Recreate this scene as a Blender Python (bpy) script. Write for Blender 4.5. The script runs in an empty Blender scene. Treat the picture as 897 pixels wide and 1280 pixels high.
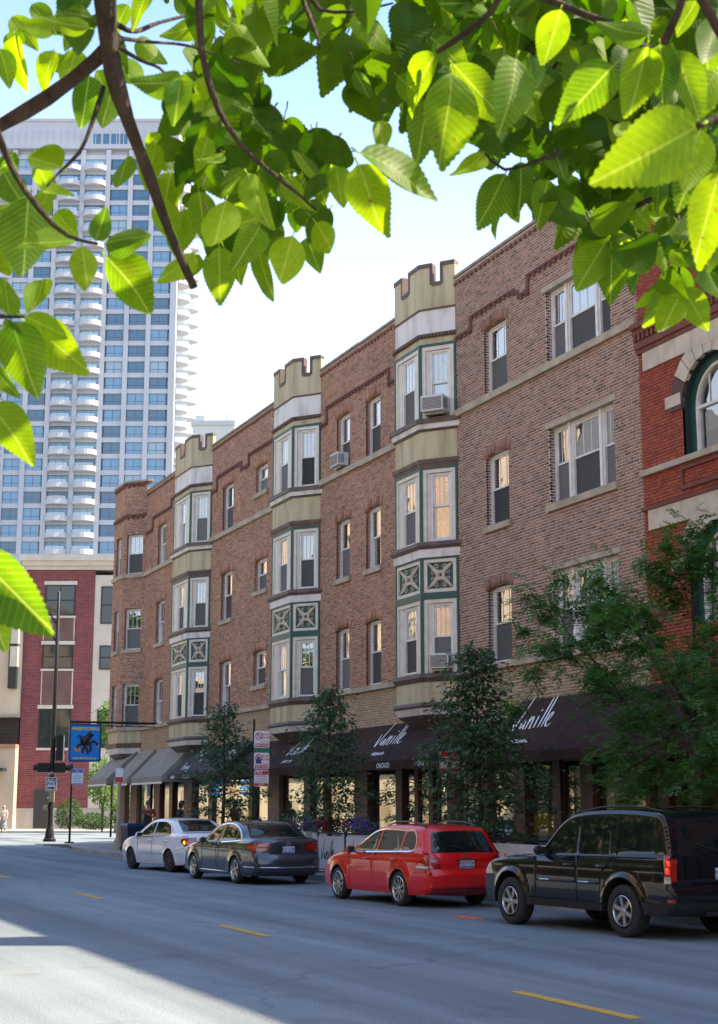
import bpy, bmesh, math, random
import numpy as np
from mathutils import Vector, Matrix
from mathutils.geometry import delaunay_2d_cdt
S = bpy.context.scene
COL = S.collection
PI = math.pi
rad = math.radians
random.seed(11)
rng = np.random.default_rng(5)

# ------------------------------------------------------------------ camera
CAM_H, YAW, PITCH, FPX = 1.65, 0.410812, 0.194941, 1870.56
cd = bpy.data.cameras.new('camera')
cam = bpy.data.objects.new('camera', cd)
COL.objects.link(cam)
cam.location = (0, 0, CAM_H)
cam.rotation_euler = (PI/2 + PITCH, 0, -YAW)
cd.sensor_fit = 'VERTICAL'
cd.sensor_height = 36.0
cd.lens = FPX/1280*36
cd.clip_end = 3000
cd.clip_start = 0.05
cd.dof.use_dof = True
cd.dof.focus_distance = 30.0
cd.dof.aperture_fstop = 16.0
S.camera = cam

# ------------------------------------------------------------------ sky and sun
SUN_DIR = Vector((1.0, -0.43, 1.19)).normalized()      # towards the sun: behind the row of shops, over its roof
SUN_EL = math.asin(SUN_DIR.z)
SUN_AZ = math.atan2(SUN_DIR.x, SUN_DIR.y)              # clockwise from +Y
w = bpy.data.worlds.new('World')
S.world = w
w.use_nodes = True
nt = w.node_tree
bg = nt.nodes['Background']
sky = nt.nodes.new('ShaderNodeTexSky')
sky.sky_type = 'NISHITA'
sky.sun_disc = False
sky.sun_elevation = SUN_EL
sky.sun_rotation = SUN_AZ
sky.air_density = 1.0
sky.dust_density = 0.8
sky.ozone_density = 3.0
# summer haze: the lower sky is milky white all round, the zenith stays blue
wtc = nt.nodes.new('ShaderNodeTexCoord'); wsx = nt.nodes.new('ShaderNodeSeparateXYZ'); nt.links.new(wtc.outputs['Generated'], wsx.inputs[0])
wn = nt.nodes.new('ShaderNodeTexNoise'); wn.inputs['Scale'].default_value = 2.2; wn.inputs['Detail'].default_value = 5; nt.links.new(wtc.outputs['Generated'], wn.inputs['Vector'])
wa = nt.nodes.new('ShaderNodeMath'); wa.operation = 'MULTIPLY_ADD'; wa.inputs[1].default_value = .22; nt.links.new(wn.outputs[0], wa.inputs[0]); nt.links.new(wsx.outputs[2], wa.inputs[2])
wr_ = nt.nodes.new('ShaderNodeMapRange'); wr_.interpolation_type = 'SMOOTHSTEP'; wr_.inputs[1].default_value = .30; wr_.inputs[2].default_value = .66; wr_.inputs[3].default_value = .85; wr_.inputs[4].default_value = 0.0
nt.links.new(wa.outputs[0], wr_.inputs[0])
wm = nt.nodes.new('ShaderNodeMix'); wm.data_type = 'RGBA'; wm.inputs[7].default_value = (2.85, 3.05, 3.25, 1)
nt.links.new(wr_.outputs[0], wm.inputs[0]); nt.links.new(sky.outputs[0], wm.inputs[6]); nt.links.new(wm.outputs[2], bg.inputs[0])
bg.inputs[1].default_value = 0.15
sl = bpy.data.lights.new('sun', 'SUN')
sl.energy = 4.8
sl.angle = rad(0.5)
sl.color = (1.0, 0.82, 0.60)
so = bpy.data.objects.new('sun', sl)
so.rotation_euler = SUN_DIR.to_track_quat('Z', 'Y').to_euler()
so.location = (60, -20, 60)
COL.objects.link(so)
S.view_settings.view_transform = 'Standard'
S.view_settings.look = 'None'
S.view_settings.exposure = 1.66
S.view_settings.gamma = 1.0

# ------------------------------------------------------------------ helpers
cyw, syw = math.cos(YAW), math.sin(YAW)
def view_pt(u, v, z):                    # a point on the cross street's own grid (turned YAW from the main street)
    return (u*cyw + v*syw, -u*syw + v*cyw, z)
def cam_ray(px, py):
    x, y = (px-448.5)/FPX, (640-py)/FPX
    cp, sp = math.cos(PITCH), math.sin(PITCH)
    f = cp - y*sp
    return Vector((x*cyw + f*syw, -x*syw + f*cyw, sp + y*cp))
def at(px, py, dist):                    # point in the place seen at that spot, dist metres along the view axis
    return Vector((0, 0, CAM_H)) + cam_ray(px, py)*dist
def on_x(px, py, X):
    d = cam_ray(px, py)
    return Vector((0, 0, CAM_H)) + d*(X/d.x)

def root_matrix(o):
    while o.parent: o = o.parent
    return o.matrix_basis.copy()

class MB:
    def __init__(s, T=None):
        s.v, s.f, s.m, s.T = [], [], [], T
    def p(s, x, y, z):
        s.v.append(tuple(s.T(x, y, z)) if s.T else (x, y, z)); return len(s.v)-1
    def face(s, idx, mi=0):
        s.f.append(tuple(idx)); s.m.append(mi)
    def quad(s, a, b, c, d, mi=0):
        s.face([s.p(*a), s.p(*b), s.p(*c), s.p(*d)], mi); return s
    def poly(s, pts, mi=0):
        s.face([s.p(*q) for q in pts], mi); return s
    def box(s, x0, x1, y0, y1, z0, z1, mi=0):
        i = [s.p(x, y, z) for x in (x0, x1) for y in (y0, y1) for z in (z0, z1)]
        for q in ((0,1,3,2),(4,6,7,5),(0,4,5,1),(2,3,7,6),(0,2,6,4),(1,5,7,3)):
            s.face([i[k] for k in q], mi)
        return s
    def prism(s, pts, axis, a0, a1, mi=0):
        # pts 2D polygon; axis 'x','y','z' = extrusion axis; remaining two axes in order
        def mk(p, a):
            if axis == 'x': return (a, p[0], p[1])
            if axis == 'y': return (p[0], a, p[1])
            return (p[0], p[1], a)
        A = [s.p(*mk(p, a0)) for p in pts]; B = [s.p(*mk(p, a1)) for p in pts]
        n = len(pts)
        s.face(A[::-1], mi); s.face(B, mi)
        for k in range(n): s.face([A[k], A[(k+1) % n], B[(k+1) % n], B[k]], mi)
        return s
    def tube(s, pts, r, n=6, mi=0, cap=True):
        pts = [Vector(p) for p in pts]
        rs = r if isinstance(r, (list, tuple)) else [r]*len(pts)
        rings = []
        prev = None
        for k, p in enumerate(pts):
            d = (pts[min(k+1, len(pts)-1)] - pts[max(k-1, 0)])
            if d.length < 1e-9: d = Vector((0, 0, 1))
            d.normalize()
            if prev is None:
                a = d.orthogonal().normalized()
            else:
                a = (prev - d*prev.dot(d))
                a = a.normalized() if a.length > 1e-6 else d.orthogonal().normalized()
            prev = a
            b = d.cross(a)
            rings.append([s.p(*(p + (a*math.cos(2*PI*j/n) + b*math.sin(2*PI*j/n))*rs[k])) for j in range(n)])
        for k in range(len(rings)-1):
            for j in range(n):
                s.face([rings[k][j], rings[k][(j+1) % n], rings[k+1][(j+1) % n], rings[k+1][j]], mi)
        if cap:
            s.face(rings[0][::-1], mi); s.face(rings[-1], mi)
        return s
    def lathe(s, prof, n=16, axis='z', c=(0, 0, 0), mi=0, arc=(0, 2*PI)):
        full = abs(arc[1]-arc[0]-2*PI) < 1e-6
        m = n if full else n+1
        rings = []
        for r, h in prof:
            ring = []
            for j in range(m):
                t = arc[0] + (arc[1]-arc[0])*j/n
                a, b = r*math.cos(t), r*math.sin(t)
                if axis == 'z': q = (c[0]+a, c[1]+b, c[2]+h)
                elif axis == 'x': q = (c[0]+h, c[1]+a, c[2]+b)
                else: q = (c[0]+a, c[1]+h, c[2]+b)
                ring.append(s.p(*q))
            rings.append(ring)
        for k in range(len(rings)-1):
            for j in range(n):
                j2 = (j+1) % m
                s.face([rings[k][j], rings[k][j2], rings[k+1][j2], rings[k+1][j]], mi)
        return s
    def mesh(s, name, mats, smooth=False, fixn=False, Minv=None):
        me = bpy.data.meshes.new(name)
        vs = s.v
        if Minv is not None:
            vs = [tuple(Minv @ Vector(q)) for q in s.v]
        me.from_pydata(vs, [], s.f)
        mats = mats if isinstance(mats, (list, tuple)) else [mats]
        for q in mats: me.materials.append(q)
        if len(mats) > 1: me.polygons.foreach_set('material_index', s.m)
        if smooth is not False:
            me.polygons.foreach_set('use_smooth', [True]*len(me.polygons))
        if fixn:
            bm = bmesh.new(); bm.from_mesh(me)
            bmesh.ops.recalc_face_normals(bm, faces=bm.faces); bm.to_mesh(me); bm.free()
        if smooth is not False and smooth is not True:
            me.set_sharp_from_angle(angle=rad(smooth))
        me.update()
        return me
    def build(s, name, mats, parent=None, smooth=False, fixn=False, world=True):
        Minv = None
        if parent is not None and world:
            Minv = root_matrix(parent).inverted()
        me = s.mesh(name, mats, smooth, fixn, Minv)
        return link(name, me, parent)

def link(name, data, parent=None, M=None):
    o = bpy.data.objects.new(name, data)
    COL.objects.link(o)
    if parent is not None: o.parent = parent
    if M is not None: o.matrix_basis = M
    return o
def tag(o, label=None, cat=None, group=None, kind=None):
    if label: o['label'] = label
    if cat: o['category'] = cat
    if group: o['group'] = group
    if kind: o['kind'] = kind
    return o
def thing(name, label, cat, loc=(0, 0, 0), rz=0, group=None):
    o = bpy.data.objects.new(name, None)
    COL.objects.link(o)
    o.empty_display_size = 0.2
    o.location = loc
    o.rotation_euler = (0, 0, rz)
    o.matrix_basis = Matrix.Translation(loc) @ Matrix.Rotation(rz, 4, 'Z')
    return tag(o, label, cat, group)
def text_mesh(txt, size, shear=0.0, extrude=0.0, bold=0.0, align='CENTER', spacing=1.0):
    c = bpy.data.curves.new('lettering', 'FONT')
    c.body = txt; c.size = size; c.shear = shear; c.extrude = extrude; c.offset = bold
    c.align_x = align; c.align_y = 'CENTER'; c.space_character = spacing
    c.resolution_u = 2
    o = bpy.data.objects.new('lettering', c)
    COL.objects.link(o)
    dg = bpy.context.evaluated_depsgraph_get()
    me = bpy.data.meshes.new_from_object(o.evaluated_get(dg))
    bpy.data.objects.remove(o)
    return me
def text_obj(name, txt, size, M, mat, parent=None, **k):
    me = text_mesh(txt, size, **k)
    me.materials.clear(); me.materials.append(mat)
    if parent is not None: M = root_matrix(parent).inverted() @ M
    return link(name, me, parent, M)
def frame_mat(origin, xdir, zdir=(0, 0, 1)):
    # local x along xdir, local y up (text plane), local z = outward normal
    x = Vector(xdir).normalized(); y = Vector(zdir).normalized(); z = x.cross(y).normalized(); y = z.cross(x)
    M = Matrix((x, y, z)).transposed().to_4x4(); M.translation = Vector(origin); return M

# ------------------------------------------------------------------ materials
def mat(name, col=(.5, .5, .5), rough=.6, metal=0., spec=.5, **k):
    m = bpy.data.materials.new(name); m.use_nodes = True
    b = m.node_tree.nodes['Principled BSDF']
    b.inputs['Base Color'].default_value = (*col, 1)
    b.inputs['Roughness'].default_value = rough
    b.inputs['Metallic'].default_value = metal
    b.inputs['Specular IOR Level'].default_value = spec
    for n, v in k.items():
        b.inputs[n.replace('_', ' ')].default_value = v
    return m
def nodes(m): return m.node_tree.nodes, m.node_tree.links, m.node_tree.nodes['Principled BSDF']
def add_noise(m, c1, c2, scale=3., detail=6., bump=0., bscale=None, lo=.35, hi=.65, coords='Object', rough=None, stretch=None):
    N, L, b = nodes(m)
    tc = N.new('ShaderNodeTexCoord')
    src = tc.outputs[coords]
    if stretch:
        mp = N.new('ShaderNodeMapping'); mp.inputs['Scale'].default_value = stretch
        L.new(src, mp.inputs[0]); src = mp.outputs[0]
    n = N.new('ShaderNodeTexNoise'); n.inputs['Scale'].default_value = scale; n.inputs['Detail'].default_value = detail
    L.new(src, n.inputs['Vector'])
    r = N.new('ShaderNodeValToRGB')
    r.color_ramp.elements[0].position = lo; r.color_ramp.elements[1].position = hi
    r.color_ramp.elements[0].color = (*c1, 1); r.color_ramp.elements[1].color = (*c2, 1)
    L.new(n.outputs[0], r.inputs[0]); L.new(r.outputs[0], b.inputs['Base Color'])
    if bump:
        n2 = N.new('ShaderNodeTexNoise'); n2.inputs['Scale'].default_value = bscale or scale*4; n2.inputs['Detail'].default_value = 4
        L.new(src, n2.inputs['Vector'])
        bp = N.new('ShaderNodeBump'); bp.inputs['Strength'].default_value = bump; bp.inputs['Distance'].default_value = .02
        L.new(n2.outputs[0], bp.inputs['Height']); L.new(bp.outputs[0], b.inputs['Normal'])
    if rough:
        mr = N.new('ShaderNodeMapRange'); mr.inputs['To Min'].default_value = rough[0]; mr.inputs['To Max'].default_value = rough[1]
        L.new(n.outputs[0], mr.inputs[0]); L.new(mr.outputs[0], b.inputs['Roughness'])
    return m
def noisy(name, c1, c2, rough=.8, **k):
    return add_noise(mat(name, c1, rough), c1, c2, **k)
def island_mat(name, cols, rough=.85, var=.25, nscale=.6, amt=.55, tint=(.9, .9, .92)):
    """each brick its own shade, with wide weathering over the whole wall"""
    m = mat(name, cols[0], rough); N, L, b = nodes(m)
    g = N.new('ShaderNodeNewGeometry')
    r = N.new('ShaderNodeValToRGB'); r.color_ramp.interpolation = 'LINEAR'
    el = r.color_ramp.elements
    for i in range(len(cols)-2): el.new(.5)
    for i, c in enumerate(cols):
        el[i].position = i/(len(cols)-1); el[i].color = (*c, 1)
    L.new(g.outputs['Random Per Island'], r.inputs[0])
    tc = N.new('ShaderNodeTexCoord')
    n = N.new('ShaderNodeTexNoise'); n.inputs['Scale'].default_value = nscale; n.inputs['Detail'].default_value = 5
    L.new(tc.outputs['Object'], n.inputs['Vector'])
    mr = N.new('ShaderNodeMapRange'); mr.inputs[1].default_value = .35; mr.inputs[2].default_value = .7
    mr.inputs[3].default_value = 0; mr.inputs[4].default_value = amt
    mps = N.new('ShaderNodeMapping'); mps.inputs['Scale'].default_value = (1, 1, .3); L.new(tc.outputs['Object'], mps.inputs[0]); L.new(mps.outputs[0], n.inputs['Vector'])
    L.new(n.outputs[0], mr.inputs[0])
    mx = N.new('ShaderNodeMix'); mx.data_type = 'RGBA'; mx.blend_type = 'MULTIPLY'
    L.new(mr.outputs[0], mx.inputs[0]); L.new(r.outputs[0], mx.inputs[6]); mx.inputs[7].default_value = (*tint, 1)
    n3 = N.new('ShaderNodeTexNoise'); n3.inputs['Scale'].default_value = 40; n3.inputs['Detail'].default_value = 3
    L.new(tc.outputs['Object'], n3.inputs['Vector'])
    mx2 = N.new('ShaderNodeMix'); mx2.data_type = 'RGBA'; mx2.blend_type = 'OVERLAY'; mx2.inputs[0].default_value = .35
    L.new(mx.outputs[2], mx2.inputs[6]); L.new(n3.outputs[0], mx2.inputs[7])
    L.new(mx2.outputs[2], b.inputs['Base Color'])
    return m
def brick_tex(name, c1, c2, mort, bw=.21, bh=.0677, rough=.9, axes='xz', bump=.25, ms=.012):
    """for walls too far away to tell the bricks apart"""
    m = mat(name, c1, rough); N, L, b = nodes(m)
    tc = N.new('ShaderNodeTexCoord'); sx = N.new('ShaderNodeSeparateXYZ'); cx = N.new('ShaderNodeCombineXYZ')
    L.new(tc.outputs['Object'], sx.inputs[0])
    L.new(sx.outputs['XYZ'.index(axes[0].upper())], cx.inputs[0]); L.new(sx.outputs['XYZ'.index(axes[1].upper())], cx.inputs[1])
    t = N.new('ShaderNodeTexBrick')
    t.inputs['Color1'].default_value = (*c1, 1); t.inputs['Color2'].default_value = (*c2, 1); t.inputs['Mortar'].default_value = (*mort, 1)
    t.inputs['Scale'].default_value = 1; t.inputs['Brick Width'].default_value = bw; t.inputs['Row Height'].default_value = bh
    t.inputs['Mortar Size'].default_value = ms
    L.new(cx.outputs[0], t.inputs['Vector'])
    n = N.new('ShaderNodeTexNoise'); n.inputs['Scale'].default_value = .8; n.inputs['Detail'].default_value = 6
    L.new(tc.outputs['Object'], n.inputs['Vector'])
    mx = N.new('ShaderNodeMix'); mx.data_type = 'RGBA'; mx.blend_type = 'OVERLAY'; mx.inputs[0].default_value = .4
    L.new(t.outputs['Color'], mx.inputs[6]); L.new(n.outputs[0], mx.inputs[7])
    L.new(mx.outputs[2], b.inputs['Base Color'])
    bp = N.new('ShaderNodeBump'); bp.inputs['Strength'].default_value = bump; bp.inputs['Distance'].default_value = .01; bp.invert = True
    L.new(t.outputs['Fac'], bp.inputs['Height']); L.new(bp.outputs[0], b.inputs['Normal'])
    return m
def glass_mat(name, tint=(.8, .85, .85), refl=.12, rough=.02, wav=.0, edge=.9, ior=1.5):
    """window glass: fresnel mirror over a see-through pane"""
    m = bpy.data.materials.new(name); m.use_nodes = True
    N, L = m.node_tree.nodes, m.node_tree.links
    N.clear()
    o = N.new('ShaderNodeOutputMaterial'); mx = N.new('ShaderNodeMixShader')
    tr = N.new('ShaderNodeBsdfTransparent'); tr.inputs[0].default_value = (*tint, 1)
    gl = N.new('ShaderNodeBsdfGlossy'); gl.inputs['Roughness'].default_value = rough; gl.inputs[0].default_value = (.95, .97, 1, 1)
    fr = N.new('ShaderNodeLayerWeight'); fr.inputs[0].default_value = .5
    pw = N.new('ShaderNodeMath'); pw.operation = 'POWER'; pw.inputs[1].default_value = 4.0; L.new(fr.outputs['Facing'], pw.inputs[0])
    ma = N.new('ShaderNodeMath'); ma.operation = 'MULTIPLY_ADD'; ma.inputs[1].default_value = edge; ma.inputs[2].default_value = refl
    ma.use_clamp = True
    L.new(pw.outputs[0], ma.inputs[0]); L.new(ma.outputs[0], mx.inputs[0])
    L.new(tr.outputs[0], mx.inputs[1]); L.new(gl.outputs[0], mx.inputs[2]); L.new(mx.outputs[0], o.inputs[0])
    if wav:
        tc = N.new('ShaderNodeTexCoord'); n = N.new('ShaderNodeTexNoise'); n.inputs['Scale'].default_value = 1.7; n.inputs['Detail'].default_value = 1
        L.new(tc.outputs['Object'], n.inputs['Vector'])
        bp = N.new('ShaderNodeBump'); bp.inputs['Strength'].default_value = wav; bp.inputs['Distance'].default_value = .05
        L.new(n.outputs[0], bp.inputs['Height']); L.new(bp.outputs[0], gl.inputs['Normal']); L.new(bp.outputs[0], fr.inputs['Normal'])
    return m

M = {}
M['brick_red'] = island_mat('red brown brick', [(.22,.100,.056), (.41,.190,.102), (.50,.250,.145), (.33,.145,.082), (.56,.295,.18)], tint=(.62,.6,.62))
M['brick_plum'] = island_mat('plum brown brick', [(.145,.080,.054), (.30,.155,.10), (.385,.205,.135), (.23,.118,.08), (.44,.235,.155)], tint=(.7,.68,.7))
M['brick_tan'] = island_mat('tan brick', [(.33,.215,.12), (.45,.30,.165), (.38,.25,.14), (.50,.345,.20)], tint=(.7,.66,.62))
M['brick_dark'] = island_mat('dark glazed brick', [(.06,.03,.027), (.12,.055,.045), (.085,.04,.035)])
M['brick_orange'] = island_mat('orange red pressed brick', [(.30,.062,.030), (.36,.078,.036), (.26,.052,.027), (.39,.088,.04)], tint=(.7,.6,.6))
M['mortar_pale'] = noisy('pale mortar', (.48,.43,.36), (.60,.54,.46), .95, scale=3)
M['mortar_buff'] = noisy('buff mortar', (.42,.35,.29), (.54,.46,.39), .95, scale=2)
M['mortar_red'] = noisy('red mortar', (.17,.04,.025), (.23,.055,.03), .95, scale=3)
M['stone'] = noisy('buff limestone', (.33,.27,.19), (.45,.38,.28), .9, scale=2.5, bump=.3, bscale=30)
M['stone_pale'] = noisy('pale limestone', (.47,.40,.30), (.58,.51,.40), .9, scale=3, bump=.25, bscale=30)
M['cream'] = noisy('cream stucco', (.30,.25,.145), (.53,.45,.28), .8, scale=2.2, lo=.28, hi=.6, detail=9, bump=.15, bscale=40, stretch=(1.6,1.6,.22))
M['cream_white'] = noisy('white painted band', (.48,.45,.41), (.70,.66,.62), .7, scale=2.5, detail=9, lo=.3, hi=.55, stretch=(1.5,1.5,.3))
M['brown_trim'] = noisy('dark brown painted trim', (.085,.055,.045), (.13,.088,.072), .6, scale=4)
M['green_trim'] = mat('dark green painted trim', (.012,.075,.062), .45)
M['white_frame'] = noisy('white painted wood', (.62,.60,.56), (.76,.74,.70), .5, scale=4)
M['cream_frame'] = noisy('cream painted wood', (.58,.53,.44), (.68,.63,.53), .55, scale=4)
M['screen'] = mat('insect screen', (.085,.084,.082), .75, spec=.25)
M['pane'] = glass_mat('window glass', (.66,.70,.70), .33, .015, wav=.10, edge=1.0)
M['shop_glass'] = glass_mat('shop glass', (.78,.82,.80), .24, .01, edge=1.0)
def vary(m, lo, hi):
    N, L, b = nodes(m); oi = N.new('ShaderNodeObjectInfo'); mr = N.new('ShaderNodeMapRange'); mr.inputs[3].default_value = lo; mr.inputs[4].default_value = hi
    L.new(oi.outputs['Random'], mr.inputs[0]); hs = N.new('ShaderNodeHueSaturation'); L.new(mr.outputs[0], hs.inputs['Value'])
    if b.inputs['Base Color'].links: L.new(b.inputs['Base Color'].links[0].from_socket, hs.inputs['Color'])
    else: hs.inputs['Color'].default_value = b.inputs['Base Color'].default_value
    L.new(hs.outputs[0], b.inputs['Base Color'])
vary(M['screen'], .45, 1.9)
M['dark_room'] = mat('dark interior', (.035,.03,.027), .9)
M['curtain'] = noisy('cream curtain', (.55,.50,.40), (.68,.62,.51), .9, scale=12, stretch=(6,6,.3))
M['curtain_blue'] = noisy('grey blind', (.42,.46,.48), (.52,.55,.56), .9, scale=10, stretch=(.3,.3,8))
M['curtain_rust'] = noisy('rust curtain', (.45,.22,.10), (.55,.30,.15), .9, scale=12, stretch=(6,6,.3))
M['black_metal'] = mat('black painted metal', (.012,.012,.013), .4, .3)
M['grey_metal'] = mat('grey metal', (.30,.31,.32), .4, .8)
for q in ('curtain', 'curtain_blue', 'curtain_rust'): vary(M[q], .45, 1.15)
M['white_paint'] = mat('white paint', (.78,.78,.77), .5)
M['dark_hole'] = mat('black gap', (.006,.006,.006), .9)
# ------------------------------------------------------------------ the long brick row with three bay windows
D = 16.8                                   # facade line
ZR, ZS, ZB = 15.0, 11.35, 4.88             # roof, upper string course, lower belt
def face_frame(P, Q):
    """wall face seen from the street: u runs left->right from P to Q, w outwards, z up"""
    P = Vector((P[0], P[1], 0)); Q = Vector((Q[0], Q[1], 0))
    x = (Q-P).normalized(); n = Vector((0, 0, 1)).cross(x) * -1
    L = (Q-P).length
    def T(u, w_, z): return (P.x + x.x*u + n.x*w_, P.y + x.y*u + n.y*w_, z)
    R = Matrix((x, -n, Vector((0, 0, 1)))).transposed().to_4x4()
    def at_(u, w_, z):
        m = R.copy(); m.translation = T(u, w_, z); return m
    T.L = L; T.at = at_; T.n = n; T.x = x
    return T

class Bricks:
    """collects single bricks (eight corners each) and joins them into one mesh"""
    def __init__(s): s.c = []
    def add(s, T, u0, u1, z0, z1, w0=-.05, w1=0.):
        s.c.append([T(u, w_, z) for u in (u0, u1) for w_ in (w0, w1) for z in (z0, z1)])
    def add8(s, pts): s.c.append(pts)
    def wall(s, T, u0, u1, z0, z1, holes=(), bl=.206, bh=.0677, j=.013, jig=.0015):
        n = int(round((z1-z0)/bh)); 
        for r in range(n):
            a, b = z0 + r*bh + j/2, z0 + (r+1)*bh - j/2
            zc = (a+b)/2
            cuts = sorted([(h[0], h[1]) for h in holes if h[2] < zc < h[3]])
            spans = []; c = u0
            for h0, h1 in cuts:
                if h0 > c: spans.append((c, h0))
                c = max(c, h1)
            if c < u1: spans.append((c, u1))
            off = (0 if r % 2 else bl/2) + random.uniform(-.008, .008)
            header = (r % 6 == 5)
            step = bl/2 if header else bl
            for s0, s1 in spans:
                k = math.floor((s0-u0-off)/step)
                while True:
                    x0 = u0 + off + k*step; x1 = x0 + step - j
                    k += 1
                    if x0 >= s1: break
                    e0, e1 = max(x0, s0), min(x1, s1)
                    if e1-e0 < .025: continue
                    s.add(T, e0, e1, a, b, -.05, random.uniform(-jig, jig))
    def build(s, name, m, parent, kind='stuff'):
        a = np.array(s.c, dtype=np.float64).reshape(-1, 3)
        Mi = root_matrix(parent).inverted()
        a = a + np.array(Mi.translation)
        nb = len(s.c)
        q = np.array([[2,6,7,3],[0,2,3,1],[4,5,7,6],[1,3,7,5],[0,4,6,2]])
        f = (q[None] + 8*np.arange(nb)[:, None, None]).reshape(-1)
        me = bpy.data.meshes.new(name)
        me.vertices.add(len(a)); me.vertices.foreach_set('co', a.astype(np.float32).ravel())
        me.loops.add(len(f)); me.loops.foreach_set('vertex_index', f.astype(np.int32))
        me.polygons.add(nb*5); me.polygons.foreach_set('loop_start', (np.arange(nb*5)*4).astype(np.int32))
        me.materials.append(m); me.update(calc_edges=True); me.validate()
        o = link(name, me, parent)
        if kind: o['kind'] = kind
        return o

def wall_sheet(mb, T, u0, u1, z0, z1, holes, w_=-.004, reveal=.26, mi=0, mj=0):
    us = sorted({u0, u1, *[h[0] for h in holes], *[h[1] for h in holes]})
    zs = sorted({z0, z1, *[h[2] for h in holes], *[h[3] for h in holes]})
    for i in range(len(us)-1):
        for k in range(len(zs)-1):
            uc, zc = (us[i]+us[i+1])/2, (zs[k]+zs[k+1])/2
            if any(h[0] < uc < h[1] and h[2] < zc < h[3] for h in holes): continue
            mb.poly([T(us[i], w_, zs[k]), T(us[i+1], w_, zs[k]), T(us[i+1], w_, zs[k+1]), T(us[i], w_, zs[k+1])], mi)
    for a, b, c, d in holes:
        for q in (((a,c),(a,d)), ((b,d),(b,c)), ((a,d),(b,d)), ((b,c),(a,c))):
            (p0, q0), (p1, q1) = q
            mb.poly([T(p0, w_, q0), T(p1, w_, q1), T(p1, -reveal, q1), T(p0, -reveal, q0)], mj)

# ---- windows: one mesh set per size, shared by every copy
_wc = {}
def window_set(W, H, style):
    key = (round(W, 3), round(H, 3), style)
    if key in _wc: return _wc[key]
    fm = M['cream_frame'] if 'cream' in style else M['white_frame']
    out = {}
    t = .055
    mid = H*.52
    f = MB(); h = W/2
    f.box(-h, -h+t, 0, .13, 0, H); f.box(h-t, h, 0, .13, 0, H)
    f.box(-h+t, h-t, .001, .13, H-t, H); f.box(-h+t, h-t, -.03, .13, 0, t*.9)
    out['window'] = (f.mesh('window', fm), None)
    s = MB(); a = h-t; st = .042
    s.box(-a, -a+st, .03, .07, mid-.02, H-t); s.box(a-st, a, .03, .07, mid-.02, H-t)
    s.box(-a+st, a-st, .031, .069, H-t-st, H-t); s.box(-a+st, a-st, .029, .071, mid-.02, mid+.022)
    if 'bars' in style:
        for k in (1, 2):
            x = -a+st + (2*a-2*st)*k/3
            s.box(x-.010, x+.010, .04, .06, mid+.022, H-t-st)
    out['upper_sash'] = (s.mesh('upper_sash', fm), 'window')
    s = MB()
    s.box(-a, -a+st, .075, .11, t*.9, mid+.015); s.box(a-st, a, .075, .11, t*.9, mid+.015)
    s.box(-a+st, a-st, .076, .109, t*.9, t*.9+.06); s.box(-a+st, a-st, .074, .111, mid-.025, mid+.015)
    out['lower_sash'] = (s.mesh('lower_sash', fm), 'window')
    p = MB(); p.box(-a+st*.5, a-st*.5, .047, .053, mid, H-t-st*.5)
    if 'clear' in style: p.box(-a+st*.5, a-st*.5, .090, .096, t+.02, mid)
    out['pane'] = (p.mesh('pane', M['pane']), 'window')
    if 'clear' not in style:
        p = MB(); p.box(-a+.01, a-.01, .055, .063, t*.9, mid-.02)
        out['insect_screen'] = (p.mesh('insect_screen', M['screen']), 'window')
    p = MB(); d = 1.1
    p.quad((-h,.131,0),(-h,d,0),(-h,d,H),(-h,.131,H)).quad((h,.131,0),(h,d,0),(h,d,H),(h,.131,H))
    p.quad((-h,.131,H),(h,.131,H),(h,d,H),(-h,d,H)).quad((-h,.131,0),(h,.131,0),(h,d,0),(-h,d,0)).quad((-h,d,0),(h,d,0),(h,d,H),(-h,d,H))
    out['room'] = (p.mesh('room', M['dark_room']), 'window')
    for nm, mt in (('curt', 'curtain'), ('blue', 'curtain_blue'), ('rust', 'curtain_rust')):
        if nm in style:
            c = MB(); n = 24; y0 = .17
            zb = H*.30 if 'half' in style else .05
            lo, hi = (-a, a) if 'open' not in style else (-a, -a*.25)
            pts = [(lo+(hi-lo)*i/n, y0+.022*math.sin(i*1.9)+.01*math.sin(i*.7)) for i in range(n+1)]
            for i in range(n):
                c.quad((*pts[i], zb), (*pts[i+1], zb), (*pts[i+1], H-.06), (*pts[i], H-.06))
            out['curtain'] = (c.mesh('curtain', M[mt], smooth=True), 'window')
    _wc[key] = out
    return out
def put_window(parent, Mw, W, H, style):
    """window (part) with its sashes, panes, screen (sub-parts); when parent is itself a part, all pieces become its children"""
    Ml = root_matrix(parent).inverted() @ Mw
    st = window_set(W, H, style)
    deep = parent.parent is not None
    wo = link('window_frame' if deep else 'window', st['window'][0], parent, Ml)
    for nm, (me, _) in st.items():
        if nm == 'window': continue
        if deep: link(nm, me, parent, Ml)
        else: link(nm, me, wo)
    return wo

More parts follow.
